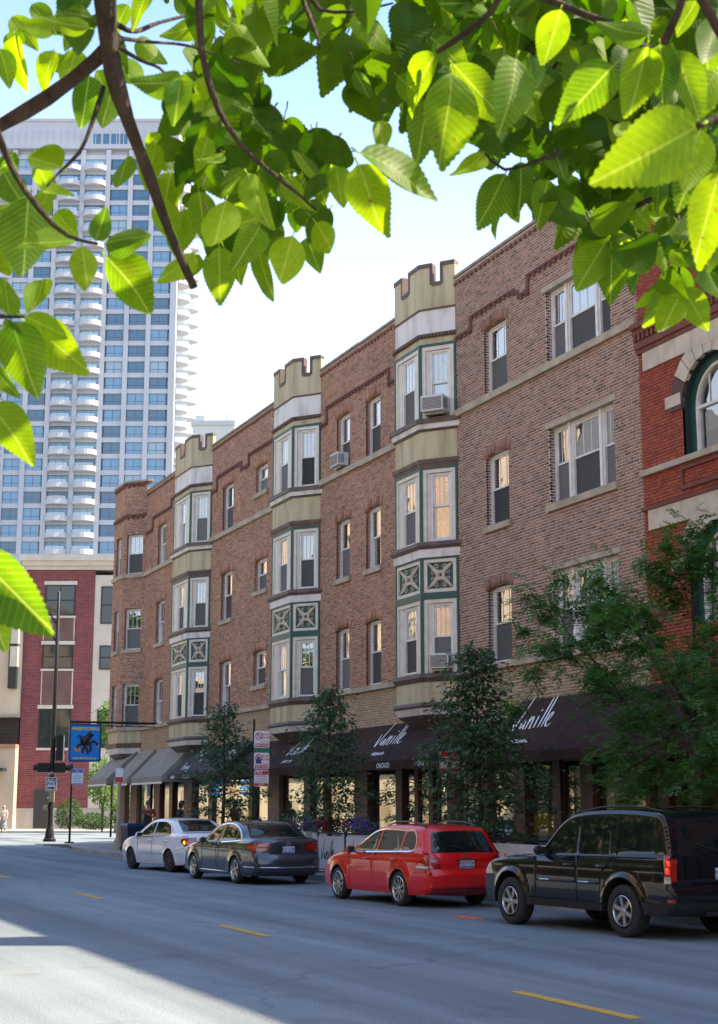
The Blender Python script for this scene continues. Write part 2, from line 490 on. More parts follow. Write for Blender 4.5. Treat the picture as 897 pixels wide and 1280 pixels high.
BLD = thing('brick_building', 'long brown brick apartment row with three castellated bays, shops and awnings below', 'building', (D, 24.42, 0))
FT = face_frame((D, 61.24), (D, 24.42))           # u = 61.24 - Y
def U_(Y): return 61.24 - Y
Z3, Z2, Z1 = (11.43, 13.15), (8.20, 9.95), (4.95, 6.75)
SECT = [  # (Y0, Y1, material key, mortar, [ (Y0,Y1,(z0,z1),kind) ])
 (24.42, 32.45, 'brick_plum', 'mortar_pale', [(29.85,30.95,Z3,'s'),(29.85,30.95,Z2,'s'),(29.85,30.95,Z1,'s'),(25.4,28.0,Z3,'t'),(25.4,28.0,Z2,'t'),(25.4,28.0,Z1,'t')]),
 (35.5, 41.48, 'brick_red', 'mortar_buff', [(39.2,40.2,Z3,'s'),(37.1,38.1,Z3,'s'),(39.2,40.2,Z2,'s'),(37.1,38.1,Z2,'s'),(39.2,40.2,Z1,'s'),(37.1,38.1,Z1,'s')]),
 (44.73, 52.24, 'brick_red', 'mortar_buff', [(49.75,50.95,Z3,'s'),(49.75,50.95,Z2,'s'),(49.75,50.95,Z1,'s'),(46.2,47.4,(12.15,13.12),'s'),(46.2,47.4,(8.78,9.88),'s'),(46.2,47.4,(5.62,6.78),'s')]),
 (55.9, 61.24, 'brick_red', 'mortar_buff', [(58.2,59.4,Z3,'s'),(58.2,59.4,Z2,'s'),(58.2,59.4,Z1,'s')]),
]
COPING = noisy('weathered coping', (.20,.16,.13), (.32,.27,.22), .9, scale=5)
STY = ['bars', 'bars curt half', 'bars curt open clear', 'bars', 'bars curt half', 'blue half', 'bars clear', 'bars open curt', 'curt', 'bars blue half clear']
brk = {k: Bricks() for k in ('brick_plum', 'brick_red', 'brick_tan', 'brick_dark')}
REVEAL = {'brick_red': brick_tex('brick reveal', (.26,.09,.06), (.33,.13,.09), (.4,.33,.27), axes='xz'), 'brick_plum': brick_tex('plum reveal', (.18,.08,.065), (.25,.11,.09), (.5,.45,.4), axes='xz')}
def one(name, T, b, m, par=None):
    k = MB(T); k.box(*b); k.T = None
    return k.build(name, m, par or BLD)
corb = Bricks()
nwin = 0
for Y0, Y1, bk, mo, ops in SECT:
    u0, u1 = U_(Y1), U_(Y0)
    holes = [(U_(b), U_(a), z0, z1) for a, b, (z0, z1), k in ops]
    brk[bk].wall(FT, u0, u1, ZB+.06, 14.86, holes, j=.016 if bk == 'brick_plum' else .013)
    brk['brick_tan'].wall(FT, u0, u1, 3.72, ZB-.09)
    wall = MB(); wall_sheet(wall, FT, u0, u1, 3.6, 14.95, holes, mj=1)
    wall.build('wall', [M[mo], REVEAL[bk]], BLD)
    for a, b, (z0, z1), kind in ops:
        ua, ub = U_(b), U_(a)
        if kind == 's':
            put_window(BLD, FT.at((ua+ub)/2, -.13, z0), ub-ua, z1-z0-.02, STY[(nwin*7+nwin//3) % len(STY)])
            # segmental arch of upright bricks over the opening
            n = 15; rise = .10; half = (ub-ua)/2+.10; c = (ua+ub)/2
            R = (half*half+rise*rise)/(2*rise)
            for i in range(n):
                t0 = -half + 2*half*(i+.06)/n; t1 = -half + 2*half*(i+.94)/n
                def za(t): return z1 - rise*.9 + math.sqrt(R*R-t*t) - (R-rise)
                def up(t): return (t*1.10, za(t)+.24)
                w0, w1 = -.13, .012+random.uniform(-.003, .003)
                p0, p1 = (c+t0, za(t0)), (c+t1, za(t1))
                q0, q1 = (c+up(t0)[0], up(t0)[1]), (c+up(t1)[0], up(t1)[1])
                brk[bk].add8([FT(p0[0], w0, p0[1]), FT(q0[0], w0, q0[1]), FT(p0[0], w1, p0[1]), FT(q0[0], w1, q0[1]),
                              FT(p1[0], w0, p1[1]), FT(q1[0], w0, q1[1]), FT(p1[0], w1, p1[1]), FT(q1[0], w1, q1[1])])
            if z0 not in (Z3[0], Z1[0]):
                one('sill', FT, (ua-.09, ub+.09, -.2, .07, z0-.15, z0-.004), M['stone'])
        else:
            W = ub-ua; ww = [(.0, .245), (.28, .72), (.755, 1.0)]
            for i, (f0, f1) in enumerate(ww):
                sty = ['bars', 'bars blue half' if z0 > 8 else 'bars blue half clear', 'bars rust half' if z0 > 10 else 'bars curt open'][i]
                put_window(BLD, FT.at(ua+W*(f0+f1)/2, -.14, z0), W*(f1-f0), z1-z0-.02, sty)
            for f0, f1 in ((.245, .28), (.72, .755)):
                g = MB(FT); g.box(ua+W*f0+.002, ua+W*f1-.002, -.25, -.10, z0, z1-.02)
                g.build('mullion', M['white_frame'], BLD)
            if z0 not in (Z3[0], Z1[0]): one('sill', FT, (ua-.09, ub+.09, -.2, .07, z0-.16, z0-.004), M['stone'])
            one('lintel', FT, (ua-.16, ub+.10, -.2, .016, z1-.02, z1+.10), M['stone'])
        nwin += 1
    # string course, belt, coping
    one('string_course', FT, (u0, u1, -.2, .09, ZS-.09, ZS+.075), M['stone'])
    one('belt_course', FT, (u0, u1, -.2, .10, ZB-.085, ZB+.055), M['stone'])
    one('coping', FT, (u0, u1, -.30, .05, 14.93, 15.0), COPING)
    # stepped corbel course of small bricks
    lows, highs = 13.28, 13.72
    if Y0 < 30:
        path = [(32.45, 13.30), (31.6, 13.30), (31.6, 13.62), (29.45, 13.62), (29.45, 13.62), (29.1, 13.38), (28.75, 13.38), (28.75, 13.75), (24.42, 13.75)]
    elif Y0 < 40: path = [(41.48, 13.15), (40.95, 13.15), (40.95, 13.62), (36.5, 13.62), (36.5, 13.2), (35.5, 13.2)]
    elif Y0 < 50: path = [(52.24, 13.15), (51.6, 13.15), (51.6, 13.60), (48.9, 13.60), (48.9, 13.35), (48.1, 13.35), (48.1, 13.70), (44.73, 13.70)]
    else: path = [(61.2, 13.1), (60.2, 13.1), (60.2, 13.6), (57.5, 13.6), (57.5, 13.9), (55.9, 13.9)]
    for (ya, za), (yb, zb) in zip(path[:-1], path[1:]):
        ua, ub = U_(ya), U_(yb)
        if abs(ub-ua) < .02:
            lo, hi = min(za, zb), max(za, zb)
            corb.add(FT, ua-.05, ua+.05, lo-.06, hi+.06, -.02, .055)
            continue
        n = max(1, int((ub-ua)/.115))
        for i in range(n):
            x0 = ua + (ub-ua)*i/n; x1 = ua + (ub-ua)*(i+1)/n; zz = za + (zb-za)*(i+.5)/n
            corb.add(FT, x0+.006, x1-.006, zz+.0, zz+.06, -.02, .06)
            if i % 2 == 0: corb.add(FT, x0+.008, x1-.008, zz-.075, zz-.006, -.02, .05)
    n = int((u1-u0)/.22)
    for i in range(n):
        x0 = u0+(u1-u0)*i/n
        corb.add(FT, x0+.005, x0+.105, 14.74, 14.81, -.02, .045)

# ---- bays
def bay_plan(Y0, b, dy, fw, e=0.):
    pts = [Vector((D, Y0)), Vector((D-b, Y0+dy)), Vector((D-b, Y0+dy+fw)), Vector((D, Y0+2*dy+fw))]
    ns = []
    for i in range(3):
        d = (pts[i+1]-pts[i]).normalized(); ns.append(Vector((-d.y, d.x)))   # outward = towards -x
    L = b/math.hypot(b, dy)
    o0 = pts[0] + Vector((0, -e/ (b/math.hypot(b, dy)) if e else 0))
    out = [Vector((D, Y0 - e/L))]
    for i in (1, 2):
        bis = (ns[i-1]+ns[i]); bis = bis/(1+ns[i-1].dot(ns[i]))
        out.append(pts[i]+bis*e)
    out.append(Vector((D, Y0+2*dy+fw + e/L)))
    return out
def bay_layer(mb, args, z0, z1, e0, e1, mi=0, back=.25):
    A = bay_plan(*args, e0); B = bay_plan(*args, e1)
    A = [Vector((D+back, A[0].y))] + A + [Vector((D+back, A[-1].y))]
    B = [Vector((D+back, B[0].y))] + B + [Vector((D+back, B[-1].y))]
    a = [mb.p(q.x, q.y, z0) for q in A]; b = [mb.p(q.x, q.y, z1) for q in B]
    n = len(a)
    mb.face(a[::-1], mi); mb.face(b, mi)
    for i in range(n): mb.face([a[i], a[(i+1) % n], b[(i+1) % n], b[i]], mi)
BAYS = [(32.45, .64, .77, 1.52), (41.48, .63, .75, 1.74), (52.24, .60, .72, 2.15)]
WZ = [(4.88, 6.78), (8.14, 10.08), (11.31, 13.30)]
for bi, args in enumerate(BAYS):
    body = MB(); bay_layer(body, args, 4.18, 4.68, .0, .0)
    bay = body.build('bay_window', M['cream'], BLD)
    def layer(nm, m, *a):
        k = MB(); bay_layer(k, args, *a); return k.build(nm, m, bay)
    for a in [(10.26, 11.0, .0, .0), (13.30, 13.46, -.01, -.01), (14.22, 14.93, .0, .0)]: layer('spandrel', M['cream'], *a)
    for z0, z1, e0, e1 in [(3.88, 4.06, -.04, .05), (7.76, 7.97, .05, .06), (11.055, 11.185, .075, .10), (13.56, 14.222, -.012, -.012)]:
        layer('pale_band', M['cream_white'], z0, z1, e0, e1)
    for z0, z1, e0, e1 in [(3.58, 3.75, -.42, -.2), (3.75, 3.88, -.2, -.03), (4.05, 4.10, .06, .09), (4.10, 4.18, .09, .03), (4.68, 4.78, .03, .09), (4.78, 4.88, .10, .08),
                           (7.97, 8.04, .08, .13), (8.04, 8.14, .14, .12), (10.06, 10.16, .02, .05), (10.16, 10.26, .07, .09), (11.0, 11.06, .03, .07), (11.185, 11.31, .15, .14),
                           (13.46, 13.57, .02, .05), (14.21, 14.25, .02, .03)]:
        layer('moulding', M['brown_trim'], z0, z1, e0, e1)
    P = bay_plan(*args)
    frames = [face_frame(P[1], P[0]), face_frame(P[2], P[1]), face_frame(P[3], P[2])]
    # core keeps daylight out between the windows
    for fi, T in enumerate(frames):
        L = T.L
        pan = MB(T); den = MB(T)
        for si, (z0, z1) in enumerate(WZ):
            g = .055
            gr = MB(T); fr = MB(T)
            gr.box(0.0, g, -.10, .022, z0, z1-.001); gr.box(L-g, L, -.10, .022, z0, z1-.001)
            gr.box(g, L-g, -.10, .020, z1-.07, z1-.002)
            ww = .56 if fi != 1 else .76
            c = L/2 + (.03 if fi == 0 else 0)
            zt = z1-.07
            # wide casing in two steps
            for e, w0 in ((.0, 0.0), (.10, -.035)):
                a0, a1 = g+e if e else g, L-g-e
                b0, b1 = c-ww/2 - (.0 if e else .0), c+ww/2
                fr.box(a0, b0 if e else min(b0, g+.10), -.10, w0, z0+.002, zt - (e and .1) - .001)
                fr.box(b1 if e else max(b1, L-g-.10), a1, -.10, w0, z0+.002, zt-(e and .1)-.001)
            fr.box(g, L-g, -.10, -.001, zt-.10, zt-.002)
            sty = [['bars rust clear', 'bars rust', 'bars blue half clear'], ['bars curt', 'bars', 'bars curt half'], ['bars', 'bars curt', 'bars']][(bi+fi*2+si) % 3][si]
            if fi == 0: sty = ['bars blue half', 'bars clear', 'bars clear'][si] if bi == 0 else ['bars', 'bars open curt', 'bars rust half'][(si+bi) % 3]
            put_window(bay, T.at(c, -.05, z0+.03), ww, z1-z0-.21, sty)
            gr.T = fr.T = None
            gr.build('green_trim', M['green_trim'], bay); fr.build('casing', M['cream_frame'], bay)
        # carved panels between first and second floor
        z0, z1 = 6.88, 7.76
        gr = MB(T); fr = MB(T)
        gr.box(0, .055, -.10, .022, 6.78, z1-.001); gr.box(L-.055, L, -.10, .022, 6.78, z1-.001)
        gr.box(.055, L-.055, -.10, .02, 6.781, z0); gr.box(.055, L-.055, -.10, .018, z1-.045, z1-.002)
        for r in ((.055, .15, z0, z1-.045), (L-.15, L-.055, z0, z1-.045), (.15, L-.15, z0, z0+.09), (.15, L-.15, z1-.13, z1-.045)):
            fr.box(r[0]+.001, r[1]-.001, -.10, -.003, r[2]+.001, r[3]-.001)
        gr.box(.15, L-.15, -.10, -.05, z0+.09, z1-.13)
        # tracery: crossing ribs and curled leaves in a square field
        cx, cz = L/2, (z0+.09+z1-.13)/2; hx, hz = L/2-.15, (z1-.13-z0-.09)/2
        for sx in (-1, 1):
            pts = [T(cx+sx*hx*(.98-.75*math.sin(PI*t)), -.03, cz+hz*(2*t-1)*.96) for t in [i/10 for i in range(11)]]
            pan.T = None; pan.tube(pts, [.022+.03*math.sin(PI*i/10) for i in range(11)], 5)
            pts = [T(cx+hx*(2*t-1)*.96, -.03, cz+sx*hz*(.98-.75*math.sin(PI*t))) for t in [i/10 for i in range(11)]]
            pan.tube(pts, [.022+.03*math.sin(PI*i/10) for i in range(11)], 5)
            for sz in (-1, 1):
                pts = [T(cx+sx*hx*(.05+.80*t), -.025, cz+sz*hz*(.05+.82*t+.15*math.sin(PI*t)*sx*sz)) for t in [i/8 for i in range(9)]]
                pan.tube(pts, [.010+.024*math.sin(PI*i/8) for i in range(9)], 5)
                for q0 in (0, 1):
                    cc = (cx+sx*hx*(.62 if q0 else .30), cz+sz*hz*(.28 if q0 else .66))
                    pts = [T(cc[0]+.16*hx*(1-i/14)*math.cos(i*.62+q0*2)*sx, -.03, cc[1]+.22*hz*(1-i/14)*math.sin(i*.62+q0*2)*sz) for i in range(12)]
                    pan.tube(pts, [.018-.0008*i for i in range(12)], 4)
        # dentils under the white band
        den.T = T
        n = int(L/.10)
        for i in range(n):
            den.box(L*(i+.15)/n, L*(i+.75)/n, 0, .075, 13.475, 13.545)
        gr.T = fr.T = pan.T = den.T = None
        gr.build('green_trim', M['green_trim'], bay); fr.build('casing', M['cream_frame'], bay)
        pan.build('carved_panel', M['stone_pale'], bay, smooth=True)
        den.build('dentil_band', M['brown_trim'], bay)['kind'] = 'stuff'
    # dark core behind windows and panels
    core = MB(); A = bay_plan(*args, -.13)
    # battlement
    cb = MB(); cp = MB()
    for fi, T in enumerate(frames):
        L = T.L; zb, zt = 14.90, 15.42 + .002*fi
        if fi == 0: ms = [(0, .37), (.60, L)]
        elif fi == 1: ms = [(0, .50*L/1.52), (L-.64*L/1.52, L)]
        else: ms = [(0, .40), (.63, L)]
        prof = [(0, 14.5)]
        for a, b in ms: prof += [(a, zb), (a, zt), (b, zt), (b, zb)] if a > 0 else [(a, zt), (b, zt), (b, zb)]
        prof = [p for p in prof]
        if ms[-1][1] >= L-.001: prof = prof[:-1]
        prof += [(L, 14.5)]
        cb.T = lambda u, w_, z, T=T: T(u, w_, z)
        A = [cb.p(p[0], -.001, p[1]) for p in prof]; B = [cb.p(p[0], -.20, p[1]) for p in prof]
        cb.face(A); cb.face(B[::-1])
        for i in range(len(A)): cb.face([A[i], A[(i+1) % len(A)], B[(i+1) % len(A)], B[i]])
        cp.T = cb.T
        edge = prof[1:-1]
        for (ua, za), (ub, zb_) in zip(edge[:-1], edge[1:]):
            lo, hi = min(ua, ub), max(ua, ub); l2, h2 = min(za, zb_), max(za, zb_)
            if hi-lo < .01: # upright side of a merlon
                out = 1 if any(abs(lo-b) < .01 for a, b in ms) else -1
                cp.box(lo-(.075 if out > 0 else -.002), lo+(.002 if out > 0 else .075)*1, -.215, .016, l2-.075, h2+.03) if False else cp.box(lo - (.07 if out > 0 else .012), lo + (.012 if out > 0 else .07), -.215, .016, l2-.02, h2+.02)
            else:
                cp.box(lo, hi, -.225, .024, l2-.06, l2+.05)
    cb.T = cp.T = None
    cb.build('battlement', M['cream'], bay)
    cp.build('battlement_coping', M['brown_trim'], bay)

# ---- corner turret
TU = (61.24, .735, .87, 1.7)
TP = bay_plan(*TU)
tf = [face_frame(TP[1], TP[0]), face_frame(TP[2], TP[1]), face_frame(TP[3], TP[2])]
for fi, T in enumerate(tf):
    holes = []
    if fi < 2:
        c = T.L/2; hw = .41
        holes = [(c-hw, c+hw, a, b) for a, b in (Z3, Z2, Z1)]
        for a, b in (Z3, Z2, Z1):
            put_window(BLD, T.at(c, -.12, a), 2*hw, b-a-.02, 'bars rust' if a < 6 else 'bars curt')
    brk['brick_red'].wall(T, 0, T.L, ZB+.06, 15.42, holes)
    wall = MB(); wall_sheet(wall, T, 0, T.L, 4.7, 15.45, holes, mj=1); wall.build('wall', [M['mortar_buff'], REVEAL['brick_red']], BLD)
    for a, b in ((Z2[0]-.15, .07),):
        if holes: one('sill', T, (T.L/2-.5, T.L/2+.5, -.15, b, a, a+.145), M['stone'])
    n = int(T.L/.115)
    for zz in (13.9, 15.3):
        for i in range(n):
            corb.add(T, T.L*i/n+.004, T.L*(i+1)/n-.004, zz, zz+.10, -.02, .07)
            if i % 2: corb.add(T, T.L*i/n+.004, T.L*(i+1)/n-.004, zz-.09, zz-.004, -.02, .05)
tb = MB()
for z0, z1, e0, e1 in [(ZS-.09, ZS+.075, .07, .09), (ZB-.085, ZB+.055, .08, .10), (15.42, 15.5, .06, .07)]:
    tb = MB(); bay_layer(tb, TU, z0, z1, e0, e1); tb.build('string_course', M['stone'], BLD)
tb = MB()
for z0, z1, e0, e1, mk in [(4.28, 4.795, -.01, .0, 'cream'), (3.85, 4.08, -.06, .03, 'cream_white'), (4.08, 4.28, .05, .09, 'brown_trim'), (3.7, 3.85, -.2, -.05, 'brown_trim')]:
    tb = MB(); bay_layer(tb, TU, z0, z1, e0, e1); tb.build('corner_base', M[mk], BLD)
for k, v in brk.items():
    if v.c: v.build('bricks', M[k], BLD)
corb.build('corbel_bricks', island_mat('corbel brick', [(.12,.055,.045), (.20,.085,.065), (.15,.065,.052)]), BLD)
# coping, roof, body of the house behind the front
bk = MB()
bk.box(D+.24, D+.32, 24.42, 63.7, 12.5+1.6, 14.92)           # parapet back
bk.box(D+1.25, D+14, 24.43, 63.6, 3.7, 14.1)
bk.box(D+.25, D+1.3, 24.45, 63.5, 14.0, 14.12)
bk.box(D+4.62, D+14, 24.44, 60.4, 0, 3.71); bk.box(D+.1, D+4.62, 60.0, 60.12, .14, 3.69)
bk.build('roof', mat('tar roof', (.06,.06,.06), .9), BLD)
ch = MB(); ch.box(D+.5, D+.75, 56.6, 56.85, 14.1, 15.55)
ch.lathe([(.16, 15.55), (.2, 15.7), (.0, 15.75)], 10, c=(D+.62, 56.72, 0))
ch.build('roof_vent', M['white_paint'], BLD)

# ---- air conditioners hang out of windows: things of their own
ac_white = noisy('air conditioner plastic', (.55,.55,.53), (.66,.66,.64), .5, scale=8)
def aircon(T, u, z, W, H, dep, label):
    m = T.at(u, 0, z)
    o = thing('air_conditioner', label, 'air conditioner', m.translation, 0, 'air conditioners in the flats')
    o.matrix_basis = m
    b = MB(); b.box(-W/2, W/2, -dep, .05, 0, H)
    b.build('casing', ac_white, o, world=False)
    g = MB()
    n = 9
    for i in range(n): g.box(-W/2+.03, W/2-.03, -dep-.012, -dep+.004, H*(.1+.8*i/n), H*(.1+.8*(i+.6)/n))
    for s in (-1, 1):
        for i in range(5): g.box(s*W/2-.006, s*W/2+.006, -dep*.9+i*dep*.13, -dep*.9+i*dep*.13+dep*.07, H*.15, H*.85)
    g.build('grille', mat('air conditioner grille', (.16,.16,.165), .5), o, world=False)
    k = MB(); k.box(-W/2+.02, W/2-.02, -dep*.6, .05, -.06, -.004); k.build('bracket', M['grey_metal'], o, world=False)
Pb = bay_plan(*BAYS[0]); Tb = face_frame(Pb[1], Pb[0])
aircon(Tb, .50, 11.42, .60, .40, .42, 'large white window air conditioner high in the top floor of the nearest bay')
aircon(Tb, .55, 4.98, .50, .36, .25, 'white air conditioner in the lowest window of the nearest bay')
aircon(FT, U_(39.7), 11.52, .56, .38, .30, 'small white air conditioner in the top floor window between two bays')
# ------------------------------------------------------------------ ground floor: shop fronts and awnings
def Yf(px, X=D): return on_x(px, 1000, X).y
awn_brown = noisy('dark brown awning canvas', (.044,.025,.022), (.060,.036,.032), .9, scale=3, bump=.1, bscale=200)
awn_brown.node_tree.nodes['Principled BSDF'].inputs['Specular IOR Level'].default_value = .1
awn_grey = noisy('grey green awning canvas', (.23,.215,.18), (.29,.27,.23), .8, scale=2, bump=.1, bscale=150)
awn_black = noisy('black awning canvas', (.012,.012,.013), (.02,.02,.021), .75, scale=3)
white_print = mat('white awning print', (.78,.78,.76), .7)
def awning(Ya, Yb, zt, mt, out=1.15, zb=2.78, val=.20, trim=None):
    """Ya nearer end, Yb farther end"""
    a = MB()
    ua, ub = U_(Yb), U_(Ya)
    a.T = FT
    a.quad((ua, .03, zt), (ub, .03, zt), (ub, out, zb), (ua, out, zb))
    a.quad((ua, out, zb), (ub, out, zb), (ub, out, zb-val), (ua, out, zb-val))
    for u in (ua, ub):
        a.poly([(u, .03, zt), (u, out, zb), (u, out, zb-val), (u, .03, zb-val)])
    a.T = None
    o = a.build('awning', mt, BLD)
    sd = o.modifiers.new('cloth', 'SOLIDIFY'); sd.thickness = .012; sd.offset = 0
    b = MB()
    n = max(2, int((ub-ua)/1.6)+1)
    for i in range(n):
        u = ua+.03+(ub-ua-.06)*i/(n-1)
        b.tube([FT(u, .05, zt-.05), FT(u, out-.03, zb-.03)], .015, 5)
        b.tube([FT(u, .05, zb-.06), FT(u, out-.03, zb-.06)], .015, 5)
    b.tube([FT(ua, out-.03, zb-.04), FT(ub, out-.03, zb-.04)], .018, 5)
    b.build('awning_frame', M['black_metal'], o)
    if trim:
        t = MB(); t.T = FT
        k = int((ub-ua)/.16)
        for i in range(k):
            u0 = ua+(ub-ua)*i/k; u1 = ua+(ub-ua)*(i+1)/k
            t.prism([(u0+.004, zb-val-.0), (u1-.004, zb-val), (u1-.03, zb-val-.07), (u0+.03, zb-val-.07)], 'y', out-.002, out+.006)
        t.T = None
        t.build('valance_trim', M['white_paint'], o)
    return o
def awning_M(Y, s, out, zt, zb, lift=.02):
    """text frame on the slope: s = 0 at the top edge, 1 at the bottom edge"""
    p0, p1 = Vector(FT(U_(Y), .03, zt)), Vector(FT(U_(Y), out, zb))
    up = (p0-p1).normalized()
    m = frame_mat(p0.lerp(p1, s), (0, -1, 0), up)
    m.translation += m.to_3x3() @ Vector((0, 0, lift))
    return m
def ribbon(mb, pts, wd):
    pts = [Vector((*p, 0)) for p in pts]
    # smooth the polyline
    for _ in range(2):
        q = [pts[0]]
        for a, b in zip(pts[:-1], pts[1:]): q += [a.lerp(b, .25), a.lerp(b, .75)]
        pts = q+[pts[-1]]
    n = len(pts); L = []
    for i, p in enumerate(pts):
        d = (pts[min(i+1, n-1)]-pts[max(i-1, 0)]).normalized()
        ww = wd*(.55+.45*abs(d.y)) * (.45+.55*min(1, 4*min(i, n-1-i)/n))
        nn = Vector((-d.y, d.x, 0))
        L.append((mb.p(*(p+nn*ww)), mb.p(*(p-nn*ww))))
    for (a, b), (c, d) in zip(L[:-1], L[1:]): mb.face([a, b, d, c])
SCRIPT = {
 'Vanille': [[(-.28,.62),(-.30,.05),(-.24,.02),(.28,1.25)], [(.22,.40),(.06,.30),(.06,.06),(.20,.20),(.26,.42),(.22,.06),(.30,.08)],
   [(.36,.05),(.45,.52)], [(.40,.22),(.56,.52),(.60,.40),(.54,.05),(.62,.10)], [(.74,.08),(.82,.50)], [(.855,.66),(.87,.72)], [(.94,.08),(1.22,1.12)], [(1.10,.08),(1.40,1.22)],
   [(1.26,.26),(1.44,.44),(1.46,.60),(1.34,.54),(1.24,.22),(1.32,.06),(1.50,.20)]],
 'Honey': [[(0,0),(.22,.8)], [(.3,0),(.5,.8)], [(.12,.38),(.42,.45)], [(.62,.05),(.55,.25),(.72,.4),(.78,.2),(.62,.05)], [(.86,.05),(.95,.4)], [(.9,.2),(1.08,.4),(1.06,.08)],
   [(1.18,.2),(1.35,.36),(1.25,.42),(1.18,.12),(1.4,.1)], [(1.5,.4),(1.52,.1),(1.7,.15)], [(1.8,.42),(1.55,-.4),(1.42,-.3),(1.65,.0)]],
}
def script_obj(key, size, m, mt, parent, wd=.035, reps=1):
    mb = MB()
    for st in SCRIPT[key]: ribbon(mb, [((x-.62*y)*size, y*size) for x, y in st], wd*size)
    me = mb.mesh('lettering', mt)
    return link('lettering', me, parent, root_matrix(parent).inverted() @ m)
# nearest wide brown awning, the middle one, the one left of the second bay
A1 = awning(17.5, 29.35, 3.98, awn_brown)
A2 = awning(32.0, 38.9, 3.80, awn_brown)
A3 = awning(38.95, 46.3, 3.72, awn_brown)
for o, Y, sz, zt in ((A1, 28.15, .88, 3.98), (A2, 35.45, .86, 3.80), (A3, 41.85, .76, 3.72)):
    script_obj('Vanille', sz, awning_M(Y+.25, .62, 1.15, zt, 2.78), white_print, o, .032)
    text_obj('lettering', 'pâtisserie', .20, awning_M(Y-.22, .80, 1.15, zt, 2.78, .02), white_print, o, shear=-.35, bold=.004)
for txt, px in (('CHICAGO', 478), ('2108', 526)):
    m = frame_mat(FT(U_(on_x(px, 961, D-1.15).y), 1.16, 2.67), (0, -1, 0)); text_obj('lettering', txt, .17, m, white_print, A2, bold=.004)
B1 = awning(47.2, 53.3, 3.80, awn_black, zb=2.80, val=.16)
script_obj('Honey', .62, awning_M(52.0, .42, 1.15, 3.8, 2.8), white_print, B1, .04)
script_obj('Honey', .5, awning_M(52.2, .86, 1.15, 3.8, 2.8), white_print, B1, .04)
script_obj('Honey', .62, awning_M(48.7, .42, 1.15, 3.8, 2.8), white_print, B1, .04)
m = frame_mat(FT(U_(51.0), 1.162, 2.70), (0, -1, 0)); text_obj('lettering', '773.881.4', .17, m, white_print, B1, bold=.003)
m = frame_mat(FT(U_(52.6), 1.162, 2.70), (0, -1, 0)); text_obj('lettering', 'HONEY', .15, m, white_print, B1, bold=.004)
G1 = awning(54.0, 58.2, 3.92, awn_grey, trim=True)
G2 = awning(58.9, 61.0, 3.95, awn_grey, trim=True)
G3 = awning(61.4, 64.6, 4.0, awn_grey, out=1.35, zb=2.80, trim=True)

# ---- piers, glass, doors
wood_dark = noisy('dark red brown shop woodwork', (.045,.018,.013), (.075,.032,.022), .5, scale=3, stretch=(1, 1, .2))
wood_red = noisy('red brown pier', (.12,.045,.028), (.17,.066,.042), .6, scale=2)
pier_cream = noisy('cream pier', (.42,.34,.22), (.50,.42,.28), .7, scale=2)
pier_buff = noisy('brown stone pier', (.20,.13,.085), (.27,.18,.12), .8, scale=3)
ply = MB()
piers = [ # px left, px right, material, proud
 (147,156,pier_buff,.10),(163,171,pier_buff,.10),(191,198,wood_red,.05),(210,214,wood_dark,.05),(229,239,wood_red,.08),(258,263,wood_dark,.02),(309,316,wood_dark,.02),
 (335,349,pier_buff,.10),(378,386,wood_dark,.05),(400,404,wood_red,.0),(444,459,wood_dark,.12),(491,499,wood_dark,.04),(513,517,wood_red,.0),(533,538,wood_dark,.06),(556,566,wood_red,.06),(600,606,wood_dark,.03),
 (641,655,wood_dark,.10),(688,697,wood_dark,.05),(725,740,wood_dark,.10),(803,808,wood_red,.05),(826,832,pier_cream,.06),(842,846,wood_dark,.05),(868,876,wood_dark,.1)]
edges = []
for a, b, mt, pr in piers:
    Ya, Yb = Yf(b), Yf(a)
    k = MB(FT); k.box(U_(Yb), U_(Ya), -.22, pr-.1, .0, 3.74)
    k.box(U_(Yb)-.03, U_(Ya)+.03, -.2, pr-.06, .0, .35)
    k.T = None
    k.build('shop_pier', mt, BLD)
    edges.append((Ya, Yb))
edges.sort()
fillin = [(edges[i][1], edges[i+1][0]) for i in range(len(edges)-1)]
fillin.insert(0, (24.45, edges[0][0])) if edges[0][0] > 24.6 else None
for Ya, Yb in fillin:
    if Ya > 60.0 or Yb-Ya < .12 or Yb < 24.4: continue
    Ya = max(Ya, 24.45)
    u0, u1 = U_(Yb), U_(Ya)
    f = MB(FT)
    f.box(u0, u1, -.20, -.13, .0, .45); f.box(u0, u1, -.20, -.13, 2.62, 2.72); f.box(u0, u1, -.20, -.15, 3.55, 3.74)
    f.box(u0, u0+.05, -.199, -.135, .45, 3.55); f.box(u1-.05, u1, -.199, -.135, .45, 3.55)
    f.T = None
    fo = f.build('shop_window', wood_dark, BLD)
    g = MB(FT); g.box(u0+.03, u1-.03, -.175, -.165, .45, 2.62); g.box(u0+.03, u1-.03, -.174, -.166, 2.72, 3.55); g.T = None
    g.build('pane', M['shop_glass'], fo)
# shop rooms behind the glass
rm = MB()
rm.quad((D+4.5, 24.5, 0), (D+4.5, 60, 0), (D+4.5, 60, 3.7), (D+4.5, 24.5, 3.7))
for yy in (24.6, 31.5, 38.5, 47, 53.6, 60): rm.quad((D+.25, yy, 0), (D+4.5, yy, 0), (D+4.5, yy, 3.7), (D+.25, yy, 3.7))
rm.quad((D+.2, 24.5, 3.70), (D+4.5, 24.5, 3.70), (D+4.5, 64, 3.70), (D+.2, 64, 3.70))
rm.quad((D+.2, 24.5, .12), (D+4.5, 24.5, .12), (D+4.5, 60, .12), (D+.2, 60, .12))
rm.build('shop_room', noisy('shop room walls', (.30,.23,.15), (.42,.33,.22), .9, scale=1), BLD)
